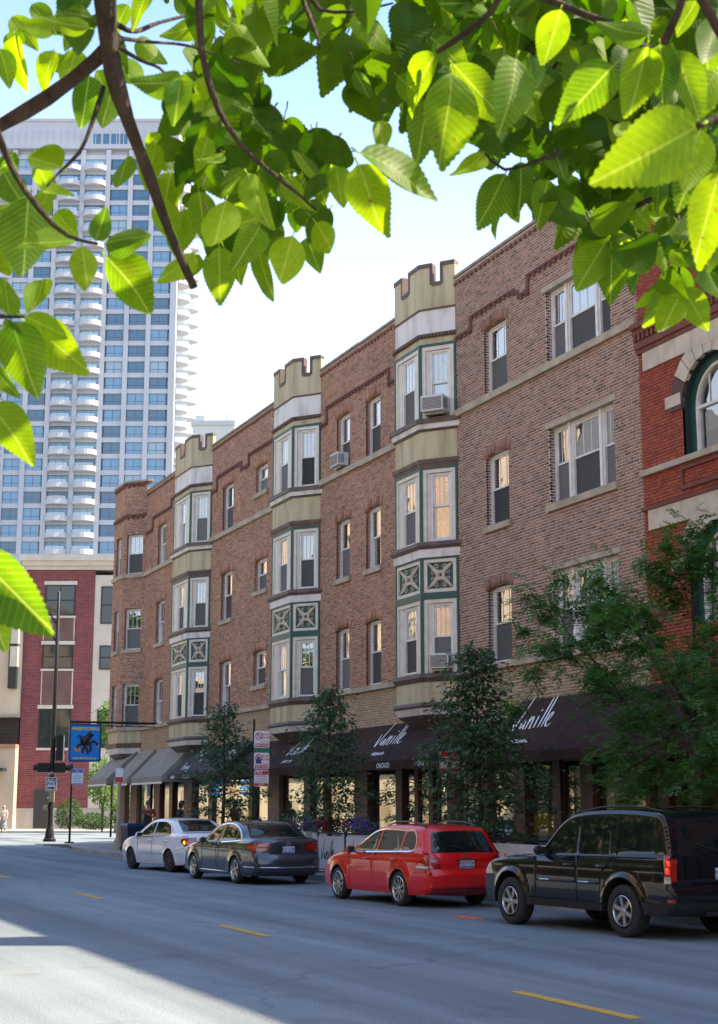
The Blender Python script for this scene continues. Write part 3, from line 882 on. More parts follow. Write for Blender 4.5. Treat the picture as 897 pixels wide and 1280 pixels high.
# curtains behind some panes; yellow, ochre and far-left cream sheets imitate sunlit reflections
for a, b, mt in ((459, 490, noisy('yellow reflection sheet', (.42,.33,.15), (.52,.42,.20), .9, scale=3)), (350, 377, noisy('ochre reflection sheet', (.40,.30,.10), (.5,.4,.18), .9, scale=3)), (215, 229, M['curtain']), (808, 826, M['curtain']), (566, 600, M['curtain'])):
    Ya, Yb = Yf(b)+.06, Yf(a)-.06
    c = MB(FT); n = 30
    pts = [(U_(Yb)+(Yb-Ya)*i/n, -.30+.03*math.sin(i*2.1)) for i in range(n+1)]
    for i in range(n): c.quad((*pts[i], .3), (*pts[i+1], .3), (*pts[i+1], 2.6), (*pts[i], 2.6))
    c.T = None
    c.build('curtain_and_reflection', mt, BLD, smooth=True)
def poster(name, label, a, b, z0, z1, mt, w_=-.19, deco=None):
    Ya, Yb = Yf(b), Yf(a)
    k = MB(FT); k.box(U_(Yb), U_(Ya), w_-.012, w_, z0, z1); k.T = None
    o = thing(name, label, 'poster', FT((U_(Yb)+U_(Ya))/2, w_, z0))
    k.build('sheet', mt, o)
    if deco:
        for (f0, f1, g0, g1, dm) in deco:
            d = MB(FT); W = U_(Ya)-U_(Yb); H = z1-z0
            d.box(U_(Yb)+W*f0, U_(Yb)+W*f1, w_, w_+.006, z0+H*g0, z0+H*g1); d.T = None
            d.build('print', dm, o)
    return o
yel = noisy('yellow poster', (.75,.45,.01), (.8,.52,.03), .7, scale=4)
pw = mat('pale blue poster paper', (.50,.58,.60), .7); prd = mat('red print', (.45,.03,.02), .7); pbl = mat('blue print', (.04,.09,.42), .7); por = mat('orange print', (.75,.2,.03), .7)
poster('poster_and_reflection', 'big yellow poster low in the shop window left of the black car', 656, 687, 1.05, 1.52, yel)
poster('poster_and_reflection', 'narrow yellow notice in the shop window just above the black car bonnet', 698, 707, 1.25, 1.55, yel)
poster('poster_and_reflection', 'white sheet with blue and orange bands imitating a vehicle reflection beside the brown pier', 362, 377, .95, 2.1, M['white_paint'], deco=[(.0,1.,.42,.62,pbl), (.0,1.,.30,.36,por)])  # colours of a reflected vehicle painted on a sheet behind the glass
poster('poster_and_reflection', 'small pale notice pasted on the yellow sheet that imitates a reflection', 472, 489, 1.15, 1.45, mat('grey notice', (.5,.52,.5), .7))
poster('hanging_sign', 'narrow blue and white sign hanging in the shop doorway behind the person in red', 183, 187, 2.0, 2.75, M['white_paint'], w_=-.02, deco=[(.05,.95,.15,.75,mat('sky blue print', (.05,.35,.65), .6))])
# lit blue signs in the hair shop windows
neon = bpy.data.materials.new('lit blue sign'); neon.use_nodes = True
nb = neon.node_tree.nodes['Principled BSDF']; nb.inputs['Base Color'].default_value = (.02,.2,.5,1)
nb.inputs['Emission Color'].default_value = (.02,.33,.9,1); nb.inputs['Emission Strength'].default_value = .35
for px, lab in ((270, 'lit blue window sign seen through the tree by the black awning'), (304, 'lit blue window sign right behind the pole of red and white parking signs')):
    Y = on_x(px, 988, D+.1).y
    o = thing('neon_sign', lab, 'sign', (D+.05, Y, 1.75))
    k = MB()
    for r in range(3):
        z = 2.48-.19*r
        k.tube([(D+.1, Y+.28, z), (D+.1, Y+.1, z+.05), (D+.1, Y-.12, z-.04), (D+.1, Y-.28, z+.03)], .028, 6)
    k.build('tube', neon, o)
# ------------------------------------------------------------------ ground, road, pavements
asph = noisy('worn asphalt', (.128,.164,.190), (.172,.204,.222), .85, scale=.35, detail=9, bump=.35, bscale=60, lo=.3, hi=.7)
N, L, b = nodes(asph)
# speckle of stone chips and long wheel-worn streaks, cracks
tc = N.new('ShaderNodeTexCoord')
n1 = N.new('ShaderNodeTexNoise'); n1.inputs['Scale'].default_value = 45; n1.inputs['Detail'].default_value = 3
L.new(tc.outputs['Object'], n1.inputs['Vector'])
mpn = N.new('ShaderNodeMapping'); mpn.inputs['Scale'].default_value = (.9, .035, 1)
L.new(tc.outputs['Object'], mpn.inputs[0])
n2 = N.new('ShaderNodeTexNoise'); n2.inputs['Scale'].default_value = 1.6; n2.inputs['Detail'].default_value = 5
L.new(mpn.outputs[0], n2.inputs['Vector'])
vo = N.new('ShaderNodeTexVoronoi'); vo.feature = 'DISTANCE_TO_EDGE'; vo.inputs['Scale'].default_value = .16
nw = N.new('ShaderNodeTexNoise'); nw.inputs['Scale'].default_value = 1.2; nw.inputs['Detail'].default_value = 5
L.new(tc.outputs['Object'], nw.inputs['Vector'])
vm = N.new('ShaderNodeVectorMath'); vm.operation = 'MULTIPLY_ADD'; vm.inputs[1].default_value = (1.2, 1.2, 0)
L.new(nw.outputs['Color'], vm.inputs[0]); L.new(tc.outputs['Object'], vm.inputs[2]); L.new(vm.outputs[0], vo.inputs['Vector'])
cr = N.new('ShaderNodeMapRange'); cr.inputs[1].default_value = 0; cr.inputs[2].default_value = .006; cr.inputs[3].default_value = .74; cr.inputs[4].default_value = 1
L.new(vo.outputs['Distance'], cr.inputs[0])
base = b.inputs['Base Color'].links[0].from_socket
def mixn(a, fac, bsock=None, mode='OVERLAY', col=None):
    mx = N.new('ShaderNodeMix'); mx.data_type = 'RGBA'; mx.blend_type = mode; mx.inputs[0].default_value = fac
    L.new(a, mx.inputs[6])
    if bsock is not None: L.new(bsock, mx.inputs[7])
    return mx.outputs[2]
c1 = mixn(base, .75, n1.outputs[0]); c2 = mixn(c1, .8, n2.outputs[0]); c3 = mixn(c2, 1.0, cr.outputs[0], 'MULTIPLY')
n4 = N.new('ShaderNodeTexNoise'); n4.inputs['Scale'].default_value = .55; n4.inputs['Detail'].default_value = 7; L.new(mpn.outputs[0], n4.inputs['Vector'])
n5 = N.new('ShaderNodeTexNoise'); n5.inputs['Scale'].default_value = 1.1; n5.inputs['Detail'].default_value = 6; L.new(tc.outputs['Object'], n5.inputs['Vector'])
st = N.new('ShaderNodeMapRange'); st.inputs[1].default_value = .60; st.inputs[2].default_value = .72; st.inputs[3].default_value = 1; st.inputs[4].default_value = .72; L.new(n5.outputs[0], st.inputs[0])
c3 = mixn(c3, 1.0, st.outputs[0], 'MULTIPLY'); c3 = mixn(c3, .35, n4.outputs[0], 'OVERLAY')
L.new(c3, b.inputs['Base Color'])

walk_mat = noisy('concrete pavement', (.27,.26,.245), (.36,.35,.33), .9, scale=.8, detail=8, bump=.2, bscale=50)
kerb_mat = noisy('kerb stone', (.25,.245,.23), (.36,.35,.33), .9, scale=2, bump=.3, bscale=30)
gr = MB(); gr.quad((-1500,-1500,-.03), (1500,-1500,-.03), (1500,1500,-.03), (-1500,1500,-.03))
tag(gr.build('ground', noisy('far ground', (.16,.16,.15), (.22,.215,.2), .95, scale=.02)), kind='structure')
rd = MB(); rd.quad((.5,-60,0), (15.5,-60,0), (15.5,72,0), (.5,72,0))
P = [view_pt(-90, 64.5, .0), view_pt(-3, 64.5, .0), view_pt(-3, 101.2, 0.), view_pt(-90, 101.2, 0.)]
P = [(x, y, -.005) for x, y, z in P]
rd.poly(P)
tag(rd.build('road', asph), kind='structure')
# pavement in front of the shops, in separate slabs with open joints, round corner at the cross street
KX = 13.2
def corner_edge():
    pts = [(KX, -30.0)]
    pts += [(KX, 54.0), (KX+.25, 58), (KX+.85, 61.5)]
    c = on_x  # corner follows the seen kerb
    pts += [(14.9, 65.0), (15.9, 67.4), (17.2, 68.6), (19.0, 68.4)]
    return pts
ce = corner_edge()
sw = MB()
poly = ce + [(32, 63.9), (32, -30)]
sw.prism(poly, 'z', -.02, .13)
tag(sw.build('pavement', walk_mat), kind='structure')
PV = bpy.data.objects['pavement']
def sub_edge(pts, off):
    out = []
    for i, p in enumerate(pts):
        a = Vector(pts[max(i-1, 0)]); b_ = Vector(pts[min(i+1, len(pts)-1)])
        d = (b_-a).normalized(); n_ = Vector((d.y, -d.x))
        out.append((p[0]+n_.x*off, p[1]+n_.y*off))
    return out
kb_out, kb_in = sub_edge(ce, -.012), sub_edge(ce, .16)
for i in range(1, len(ce)-1):
    nseg = max(1, int((Vector(ce[i+1])-Vector(ce[i])).length/1.8))
    for k in range(nseg): pass
pts = ce
seglist = []
for i in range(len(ce)-1):
    a0, a1, b0, b1 = [Vector(q) for q in (kb_out[i], kb_out[i+1], kb_in[i], kb_in[i+1])]
    n_ = max(1, int((a1-a0).length/2.4))
    for k in range(n_):
        f0, f1 = k/n_+.004/max((a1-a0).length, .1)*1, (k+1)/n_-.004/max((a1-a0).length, .1)
        q = [a0.lerp(a1, f0), a0.lerp(a1, f1), b0.lerp(b1, f1), b0.lerp(b1, f0)]
        if q[0].y < 8: continue
        kk = MB(); kk.prism([(v.x, v.y) for v in q], 'z', -.015, .142)
        kk.build('kerb_stone', kerb_mat, PV)
jm = MB()
for yy in np.arange(9, 66, 1.6):
    jm.box(KX+.17, D-.2, yy, yy+.012, .10, .1315)
jm.box(KX+1.7, KX+1.712, 9, 60, .10, .1312)
jm.build('joint', mat('pavement joint', (.09,.085,.08), .95), PV)
sw = MB(); sw.box(-6, .5, -60, 140, -.02, .13); tag(sw.build('pavement', walk_mat), kind='structure')
sw = MB(); A = [view_pt(-90, 101.2, 0), view_pt(10, 101.2, 0), view_pt(10, 118, 0), view_pt(-90, 118, 0)]
sw.prism([(q[0], q[1]) for q in A], 'z', -.02, .12); tag(sw.build('pavement', walk_mat), kind='structure')
# markings: yellow centre dashes, stop bar and crossing, an orange survey mark
ylw = add_noise(mat('worn yellow road paint', (.55,.33,.04), .8), (.40,.27,.06), (.60,.36,.03), scale=9, detail=6)
for y0 in (-7.3, 1.6, 10.55, 19.0, 28.0, 37.0, 46.0, 55.0):
    k = MB(); k.box(6.93, 7.06, y0, y0+1.95, .001, .006); tag(k.build('road_marking', ylw), kind='structure')
wpt = noisy('worn white road paint', (.42,.42,.40), (.62,.62,.60), .8, scale=5)
for v0, v1 in ((63.4, 63.9), (67.0, 67.4)):
    k = MB(); A = [view_pt(-24, v0, 0), view_pt(-16.2, v0, 0), view_pt(-16.2, v1, 0), view_pt(-24, v1, 0)]
    k.prism([(q[0], q[1]) for q in A], 'z', .001, .006); tag(k.build('road_marking', wpt), kind='structure')
om = noisy('orange survey paint', (.75,.10,.02), (.85,.17,.04), .7, scale=6)
k = MB(); c0 = on_x(549, 1145, 11.0)
pts = []
for i in range(22):
    t = 2*PI*i/22; r = 1+.25*math.sin(3*t+1)+.15*math.sin(7*t)
    pts.append((10.95+.10*r*math.sin(t), 21.0+.42*r*math.cos(t)))
k.prism(pts, 'z', .001, .006); tag(k.build('road_marking', om), kind='structure')

# ------------------------------------------------------------------ orange-red brick house with arched windows on the right
RB = thing('red_brick_house', 'orange red brick house with pale stone bands and round arched windows at the right edge', 'house', (D, 15, 0))
RT = face_frame((D-.02, 24.40), (D-.02, -6))
def RU(Y): return 24.40-Y
rw = MB(); rbk = Bricks(); soffit_m = mat('green black soffit', (.015,.03,.028), .7)
cols = [22.1-3.9*k for k in range(0, 7)]
R_ = .90
holes = []
for ci, yc in enumerate(cols):
    for zc, zsill in ((9.15, 8.2), (5.95, 4.95)):
        holes.append((RU(yc)-R_, RU(yc)+R_, zsill, zc))
        nrow = 14
        for r in range(nrow):
            z0 = zc+1.25*r/nrow; z1 = zc+1.25*(r+1)/nrow
            hw = math.sqrt(max(1.18**2-((z0+z1)/2-zc)**2, 0))
            if hw > .02: holes.append((RU(yc)-hw, RU(yc)+hw, z0, z1))
vis = [h for h in holes if h[0] < 6.5]
rbk.wall(RT, 0, 6.0, 3.9, 14.5, vis, bl=.203, j=.006, jig=.003)
sheet_h = [h for h in holes]
us = None
# backing wall: plain rectangles round square holes, arcs filled in
hs = [(RU(yc)-R_, RU(yc)+R_, zs, zc+R_) for yc in cols for zc, zs in ((9.15, 8.2), (5.95, 4.95))]
wall_sheet(rw, RT, 0, 30.4, 3.7, 14.6, hs, w_=-.012, reveal=.03)
for yc in cols:
    for zc, zs in ((9.15, 8.2), (5.95, 4.95)):
        c = RU(yc); n = 14; rdk = MB()
        for i in range(n):
            t0, t1 = PI*i/n, PI*(i+1)/n
            p0, p1 = (c-R_*math.cos(t0), zc+R_*math.sin(t0)), (c-R_*math.cos(t1), zc+R_*math.sin(t1))
            rw.poly([RT(p0[0], -.012, p0[1]), RT(p1[0], -.012, p1[1]), RT(p1[0], -.012, zc+R_), RT(p0[0], -.012, zc+R_)])
            rdk.poly([RT(p0[0], .02, p0[1]), RT(p1[0], .02, p1[1]), RT(p1[0], -.35, p1[1]), RT(p0[0], -.35, p0[1])])
        for s in (-1, 1): rdk.poly([RT(c+s*R_, .0, zs), RT(c+s*R_, .0, zc), RT(c+s*R_, -.35, zc), RT(c+s*R_, -.35, zs)])
        rdk.build('arch_soffit', soffit_m, RB)
        # window in the arch
        if c > 7: 
            d = MB(RT); d.box(c-R_, c+R_, -.36, -.35, zs, zc+R_); d.T = None; d.build('window', M['dark_room'], RB); continue
        f = MB(RT)
        def arcpts(r, k=16): return [(c-r*math.cos(PI*i/k), zc+r*math.sin(PI*i/k)) for i in range(k+1)]
        def ring(mb, r0, r1, w0, w1, z0):
            O = [(c-r1, z0)]+arcpts(r1)+[(c+r1, z0)]; I = [(c-r0, z0)]+arcpts(r0)+[(c+r0, z0)]
            for i in range(len(O)-1):
                a, b_, c_, d_ = O[i], O[i+1], I[i+1], I[i]
                mb.quad((a[0], w1, a[1]), (b_[0], w1, b_[1]), (c_[0], w1, c_[1]), (d_[0], w1, d_[1]))
                mb.quad((d_[0], w1, d_[1]), (c_[0], w1, c_[1]), (c_[0], w0, c_[1]), (d_[0], w0, d_[1]))
                mb.quad((a[0], w1, a[1]), (b_[0], w1, b_[1]), (b_[0], w0, b_[1]), (a[0], w0, a[1]))
        ring(f, R_-.14, R_-.002, -.35, -.17, zs); f.T = None
        wo = f.build('window', M['green_trim'], RB)
        f = MB(RT); ring(f, R_-.20, R_-.135, -.35, -.20, zs+.03)
        f.box(c-R_+.17, c+R_-.17, -.33, -.21, zc-.03-.0, zc+.03); f.box(c-R_+.17, c+R_-.17, -.34, -.19, zs+.002, zs+.07)
        f.T = None; f.build('window_frame', M['white_frame'], wo)
        f = MB(RT)
        for k in range(1, 4):
            x = c-R_+.18+(2*R_-.36)*k/4; f.box(x-.012, x+.012, -.27, -.24, zc+.03, zc+math.sqrt(max((R_-.19)**2-(x-c)**2, .01)))
        f.T = None; f.build('glazing_bar', M['white_frame'], wo)
        f = MB(RT); f.poly([(q[0], -.26, q[1]) for q in arcpts(R_-.15)]); f.quad((c-R_+.15, -.262, zs+.04), (c+R_-.15, -.262, zs+.04), (c+R_-.15, -.262, zc), (c-R_+.15, -.262, zc)); f.T = None
        f.build('pane', M['pane'], wo)
        f = MB(RT); f.box(c-R_, c+R_, -1.3, -1.28, zs-.1, zc+R_+.1)
        for s in (-1, 1): f.quad((c+s*R_*1.02, -.35, zs-.1), (c+s*R_*1.02, -1.3, zs-.1), (c+s*R_*1.02, -1.3, zc+R_), (c+s*R_*1.02, -.35, zc+R_))
        f.T = None; f.build('room', M['dark_room'], wo)
        f = MB(RT); n = 30
        pp = [(c-R_+2*R_*i/n, -.42+.02*math.sin(i*1.8)) for i in range(n+1)]
        for i in range(n): f.quad((*pp[i], zs+.5), (*pp[i+1], zs+.5), (*pp[i+1], zc+R_), (*pp[i], zc+R_))
        f.T = None; f.build('curtain', M['curtain'], wo)
        # voussoirs and band stones, each a stone of its own
        nv = 11
        for i in range(nv):
            t0, t1 = PI*(i+.04)/nv, PI*(i+.96)/nv
            v = MB(RT); r0, r1 = R_+.0, 1.28
            v.prism([(c-r0*math.cos(t0), zc+r0*math.sin(t0)), (c-r1*math.cos(t0), zc+r1*math.sin(t0)), (c-r1*math.cos(t1), zc+r1*math.sin(t1)), (c-r0*math.cos(t1), zc+r0*math.sin(t1))], 'y', -.05, .035)
            v.T = None; v.build('stone_block', M['brick_dark'] if i in (0, 1, nv-1, nv-2) else M['stone_pale'], RB)
        if zc > 8 or True:
            for s in (-1, 1):
                v = MB(RT); v.box(c+s*(R_+.0) if s > 0 else c-R_-.50, c+R_+.50 if s > 0 else c-R_, -.2, .05, zc+.10, zc+.33); v.T = None
                v.build('impost_block', M['stone_pale'], RB)
for z0, z1 in ((10.22, 10.60), (6.98, 7.38)):
    x = .18
    while x < 6.0:
        wdt = .55
        v = MB(RT); v.box(x+.004, x+wdt-.004, -.05, .04, z0 + (0.0), z1); v.T = None
        # the band is hidden where an arch rises into it
        v.build('band_stone', M['stone_pale'], RB); x += wdt
r2 = MB(RT)
r2.box(0, 30.4, -.1, .09, 8.08, 8.2); r2.T = None
r2.build('sill_course', M['stone'], RB)
r2 = MB(RT)
for z0, z1, o in ((7.385, 7.46, .07), (10.605, 10.70, .06), (10.70, 10.85, .10), (10.99, 11.1, .14), (11.1, 11.22, .20), (14.5, 14.7, .12)):
    r2.box(0, 30.4, -.1, o, z0, z1)
n = 40
for i in range(n): r2.box(6*i/n+.01, 6*i/n+.09, -.1, .13, 10.86, 10.985)
for c in (RU(22.1),):   # sunk panel under the window
    for a in ((c-1.02, c-.94, 7.58, 8.02), (c-.94, c+.94, 7.58, 7.66), (c+.94, c+1.02, 7.58, 8.02), (c-.94, c+.94, 7.96, 8.02)):
        r2.box(a[0], a[1], -.05, .045, a[2], a[3])
r2.T = None
r2.build('brown_moulding', noisy('red brown moulded brick', (.13,.042,.028), (.19,.06,.04), .85, scale=3), RB)
rw.build('wall', M['mortar_red'], RB)
rbk.build('bricks', M['brick_orange'], RB)
r2 = MB(); r2.box(D+1.6, D+14, -6, 24.35, 3.6, 14.2); r2.box(D+.1, D+.3, -6, 24.40, 13.2, 14.70)
r2.box(D+.3, D+1.1, 13.2, 14.3, 13.2, 16.4)
r2.build('roof', mat('red house roof', (.10,.05,.04), .9), RB)
r2 = MB(RT); r2.box(0, 30.4, -.3, -.25, 0, 3.75)
for k in range(12): r2.box(2.4*k+.2, 2.4*k+.5, -.3, .03, 0, 3.9)
r2.box(0, 30.4, -.2, .06, 3.6, 3.9)
r2.T = None; r2.build('shop_front', wood_dark, RB)

# ------------------------------------------------------------------ opposite side of the street (seen only in the window glass)
opp_stone = M['stone_pale']; opp_glass = mat('dark far glass', (.03,.035,.04), .1)
def opposite(Y0, Y1, H, label, c1, c2):
    o = thing('opposite_building', label, 'building', (-6, (Y0+Y1)/2, 0))
    T = lambda u, w_, z: (-6 + w_, Y0+u, z)
    hs = []
    n = int((Y1-Y0-1)/3.4); z = 4.8; 
    while z+2.2 < H:
        for k in range(n): hs.append((1+3.4*k+.2*(k % 2), 2.3+3.4*k+.2*(k % 2), z, z+1.9))
        z += 3.3
    w_ = MB(); wall_sheet(w_, T, 0, Y1-Y0, 4.0, H, hs, w_=0, reveal=.3)
    w_.build('wall', brick_tex('opposite brick', c1, c2, (.5,.42,.32), axes='yz'), o)
    g = MB()
    for a, b_, c, d in hs: g.quad(T(a, -.25, c), T(b_, -.25, c), T(b_, -.25, d), T(a, -.25, d))
    g.build('window_glass', opp_glass, o)
    for z0 in (3.75, H-.1):
        t = MB(); t.box(-6.2, -5.75, Y0+.01, Y1-.01, z0, z0+.32); t.build('stone_band', opp_stone, o)
    t = MB(); t.box(-6.4, -6.05, Y0+.02, Y1-.02, .13, 3.74); t.build('shop_front', noisy('opposite shop fronts', (.05,.045,.04) if Y1 < 70 else (.20,.15,.08), (.16,.13,.09) if Y1 < 70 else (.42,.36,.24), .5, scale=.5, lo=.4, hi=.6), o)
    t = MB(); t.box(-20, -6.45, Y0+.02, Y1-.02, 0, H-.2); t.build('core', mat('inner wall', (.2,.2,.2)), o)
opposite(-45, 34, 16.5, 'sunlit orange brick block across the street, mirrored in the bay windows', (.40,.23,.13), (.46,.27,.16))
opposite(34.2, 64, 8.0, 'low cream shop row across the street, mirrored in the parked cars', (.15,.12,.10), (.19,.155,.13))
opposite(64.2, 150, 23, 'tall tan brick block across the street, mirrored in the flat windows', (.34,.24,.15), (.40,.29,.19))

# ------------------------------------------------------------------ far buildings on the cross street
def VB(v0):
    """frame on a far front: u to the right, w towards the camera, z up"""
    return lambda u, w_, z: view_pt(u, v0-w_, z)
far_brick = brick_tex('far red brick', (.20,.045,.05), (.10,.028,.035), (.25,.10,.09), bw=.42, bh=.135, axes='xz', ms=.02)
far_pan = brick_tex('far brown brick panel', (.13,.06,.05), (.09,.04,.038), (.2,.13,.11), bw=.3, bh=.12, axes='xz', ms=.02)
far_stone = noisy('far cream stone', (.50,.45,.37), (.58,.53,.45), .85, scale=.6)
far_glass = mat('far dark glass', (.02,.03,.03), .05, spec=.9)
dark_frame = mat('black window frame', (.015,.017,.018), .5)
MV = Matrix.Rotation(-YAW, 4, 'Z')
CB = thing('corner_building', 'dark red brick building with cream stone corner and black framed windows beyond the crossing', 'building', view_pt(-21.5, 112, 0), -YAW)
def cb_box(mb, u0, u1, w0, w1, z0, z1): mb.box(u0+21.5, u1+21.5, -w1, -w0, z0, z1)
k = MB(); cb_box(k, -25.1, -19.9, -10, 0, 1.62, 19.3); k.build('brick_wall', far_brick, CB, world=False)
k = MB(); cb_box(k, -19.9, -14.5, -10.05, -.05, 1.62, 18.9); k.build('corner_wall', far_stone, CB, world=False)
k = MB(); cb_box(k, -25.15, -14.4, -10.1, .05, 0.1, 1.6); k.build('stone_base', noisy('far base stone', (.33,.30,.26), (.42,.39,.34), .9, scale=1), CB, world=False)
k = MB(); cb_box(k, -25.2, -14.4, -10.1, .12, 19.3, 19.6); cb_box(k, -25.4, -14.3, -10.2, .35, 19.6, 19.95); cb_box(k, -25.6, -14.2, -10.3, .55, 19.95, 20.4)
k.build('cornice', noisy('far white cornice', (.48,.45,.38), (.56,.52,.45), .8, scale=1), CB, world=False)
for (a, b_, z0, z1, nx, nz) in [(-23.6, -21.35, 15.8, 18.15, 2, 2), (-23.65, -21.38, 11.82, 13.62, 2, 2), (-23.75, -21.34, 5.97, 8.85, 2, 2),
                        (-19.42, -17.0, 15.2, 18.04, 2, 2), (-19.4, -17.6, 11.76, 13.56, 2, 2), (-19.42, -17.4, 5.97, 8.79, 2, 2)]:
    f = MB(); t = .09; on = 0.0 if a < -20 else -.05
    cb_box(f, a, a+t, on-.1, on+.06, z0, z1); cb_box(f, b_-t, b_, on-.1, on+.06, z0, z1)
    for i in range(nz+1):
        z = z0+(z1-z0-t)*i/nz; cb_box(f, a+t, b_-t, on-.1, on+.055, z, z+t)
    for i in range(1, nx):
        x = a+(b_-a)*i/nx; cb_box(f, x-.04, x+.04, on-.1, on+.05, z0+t, z1-t)
    fo = f.build('window', dark_frame, CB, world=False)
    f = MB(); cb_box(f, a+.03, b_-.03, on+.01, on+.03, z0+.03, z1-.03); f.build('pane', far_glass, fo, world=False)
    if a < -20:
        f = MB(); cb_box(f, a-.12, b_+.12, -.1, .09, z1+.002, z1+.28); cb_box(f, a-.1, b_+.1, -.1, .09, z0-.17, z0-.002); f.build('lintel', far_stone, CB, world=False)
for z0, z1 in ((13.95, 15.6), (9.15, 11.62)):
    f = MB(); cb_box(f, -23.6, -21.4, -.1, .05, z0, z1); f.build('brick_panel', far_pan, CB, world=False)
    for a in (-23.68, -21.4):
        f = MB(); cb_box(f, a, a+.08, -.1, .07, z0, z1); f.build('panel_edge', M['mortar_buff'], CB, world=False)
f = MB(); cb_box(f, -23.85, -22.65, -.05, .06, .12, 2.95); f.build('door', mat('dark grey steel door', (.03,.03,.032), .5), CB, world=False)
f = MB(); cb_box(f, -22.8, -22.72, .06, .12, 1.35, 1.5); f.build('handle', M['grey_metal'], CB, world=False)
# cream building at the left edge
LB = thing('cream_building', 'cream rendered building with dark bay strip and balcony at the left edge beyond the crossing', 'building', view_pt(-28, 111.5, 0), -YAW)
def lb(mb, u0, u1, w0, w1, z0, z1): mb.box(u0+28, u1+28, -w1, -w0, z0, z1)
cream_far = noisy('far cream render', (.47,.40,.29), (.55,.47,.35), .85, scale=.5)
k = MB(); lb(k, -36, -25.15, -9, 0, 8.2, 18.3); k.build('upper_wall', cream_far, LB, world=False)
k = MB(); lb(k, -36, -25.12, -9, .6, .1, 6.0); k.build('ground_floor', noisy('far tan render', (.40,.33,.25), (.47,.39,.30), .85, scale=.5), LB, world=False)
k = MB(); lb(k, -36, -25.1, -9, .75, 5.95, 6.2); k.build('ledge', noisy('far terracotta ledge', (.30,.16,.11), (.36,.2,.14), .8, scale=1), LB, world=False)
k = MB(); lb(k, -36, -25.2, -3, -.6, 6.2, 8.2); k.build('recess', M['dark_room'], LB, world=False)
f = MB()
for i in range(5): lb(f, -36, -25.2, -.08, -.03, 6.3+.26*i, 6.36+.26*i)
f.build('railing', dark_frame, LB, world=False)
k = MB(); lb(k, -36, -25.15, -.1, .45, 8.2, 8.42); k.build('balcony_edge', M['grey_metal'], LB, world=False)
f = MB(); lb(f, -25.95, -25.35, -.1, .5, 10.3, 16.6); fo = f.build('bay_strip', dark_frame, LB, world=False)
f = MB()
for z0, z1 in ((11.9, 13.4), (13.6, 16.2)): lb(f, -25.85, -25.3, -.05, .55, z0, z1)
f.build('bay_panel', far_stone, fo, world=False)
for z0, z1 in ((9.0, 11.9), (14.2, 17.2)):
    f = MB(); lb(f, -29.5, -26.9, -.1, .05, z0, z1); fo = f.build('window', dark_frame, LB, world=False)
    f = MB(); lb(f, -29.4, -28.25, 0, .06, z0+.1, z1-.1); lb(f, -28.15, -27.0, 0, .06, z0+.1, z1-.1); f.build('pane', far_glass, fo, world=False)
f = MB(); lb(f, -36, -25.7, .5, 2.0, 4.25, 4.45); f.build('canopy', dark_frame, LB, world=False)
f = MB(); lb(f, -27.2, -26.2, .4, .64, .12, 3.6); fo = f.build('shop_door', dark_frame, LB, world=False)
f = MB(); lb(f, -27.05, -26.35, .5, .66, .4, 3.4); f.build('pane', far_glass, fo, world=False)

# pale slab block far behind, right of the tower
k = thing('distant_block', 'pale flat roofed block far away just right of the white tower', 'building', view_pt(-20, 215, 0), -YAW)
f = MB(); f.box(-4.6, 1.6, 0, 12, 0, 57.2); f.build('wall', noisy('far pale wall', (.55,.56,.53), (.60,.61,.58), .8, scale=.2), k, world=False)
f = MB(); f.box(-4.8, 1.7, -.2, 12, 57.2, 57.9); f.box(-4.4, -3.0, 2, 6, 57.9, 59.2); f.box(.2, .4, 2, 2.2, 57.9, 59.6); f.build('roof', noisy('far roof edge', (.45,.5,.48), (.5,.54,.52), .8, scale=.3), k, world=False)

# ------------------------------------------------------------------ white residential tower
TW = thing('residential_tower', 'tall white residential tower with rounded balconies and blue windows behind the row', 'tower', view_pt(-31.9, 250, 0), -YAW)
tw_white = noisy('tower white concrete', (.45,.46,.485), (.52,.53,.55), .7, scale=.1)
tw_glass = mat('tower blue glass', (.14,.30,.45), .06, spec=1.0)
tw_glass2 = mat('tower pale blind', (.30,.42,.50), .3, spec=.8)
tw_glass3 = mat('tower dark glass', (.05,.14,.23), .06, spec=1.0)
tw_mull = mat('tower window bars', (.10,.16,.22), .5)
FH = 2.89
zrow = lambda i: 44.9 + FH*i              # window centre
NR = 25
k = MB(); k.box(-75, -1.0, 0.9, 12.5, 0, 117.2); k.build('wall', mat('tower main wall', (.5,.52,.55), .8), TW, world=False)  # one even colour for the wall behind piers and bands
# u positions relative to right edge: window columns and balcony columns

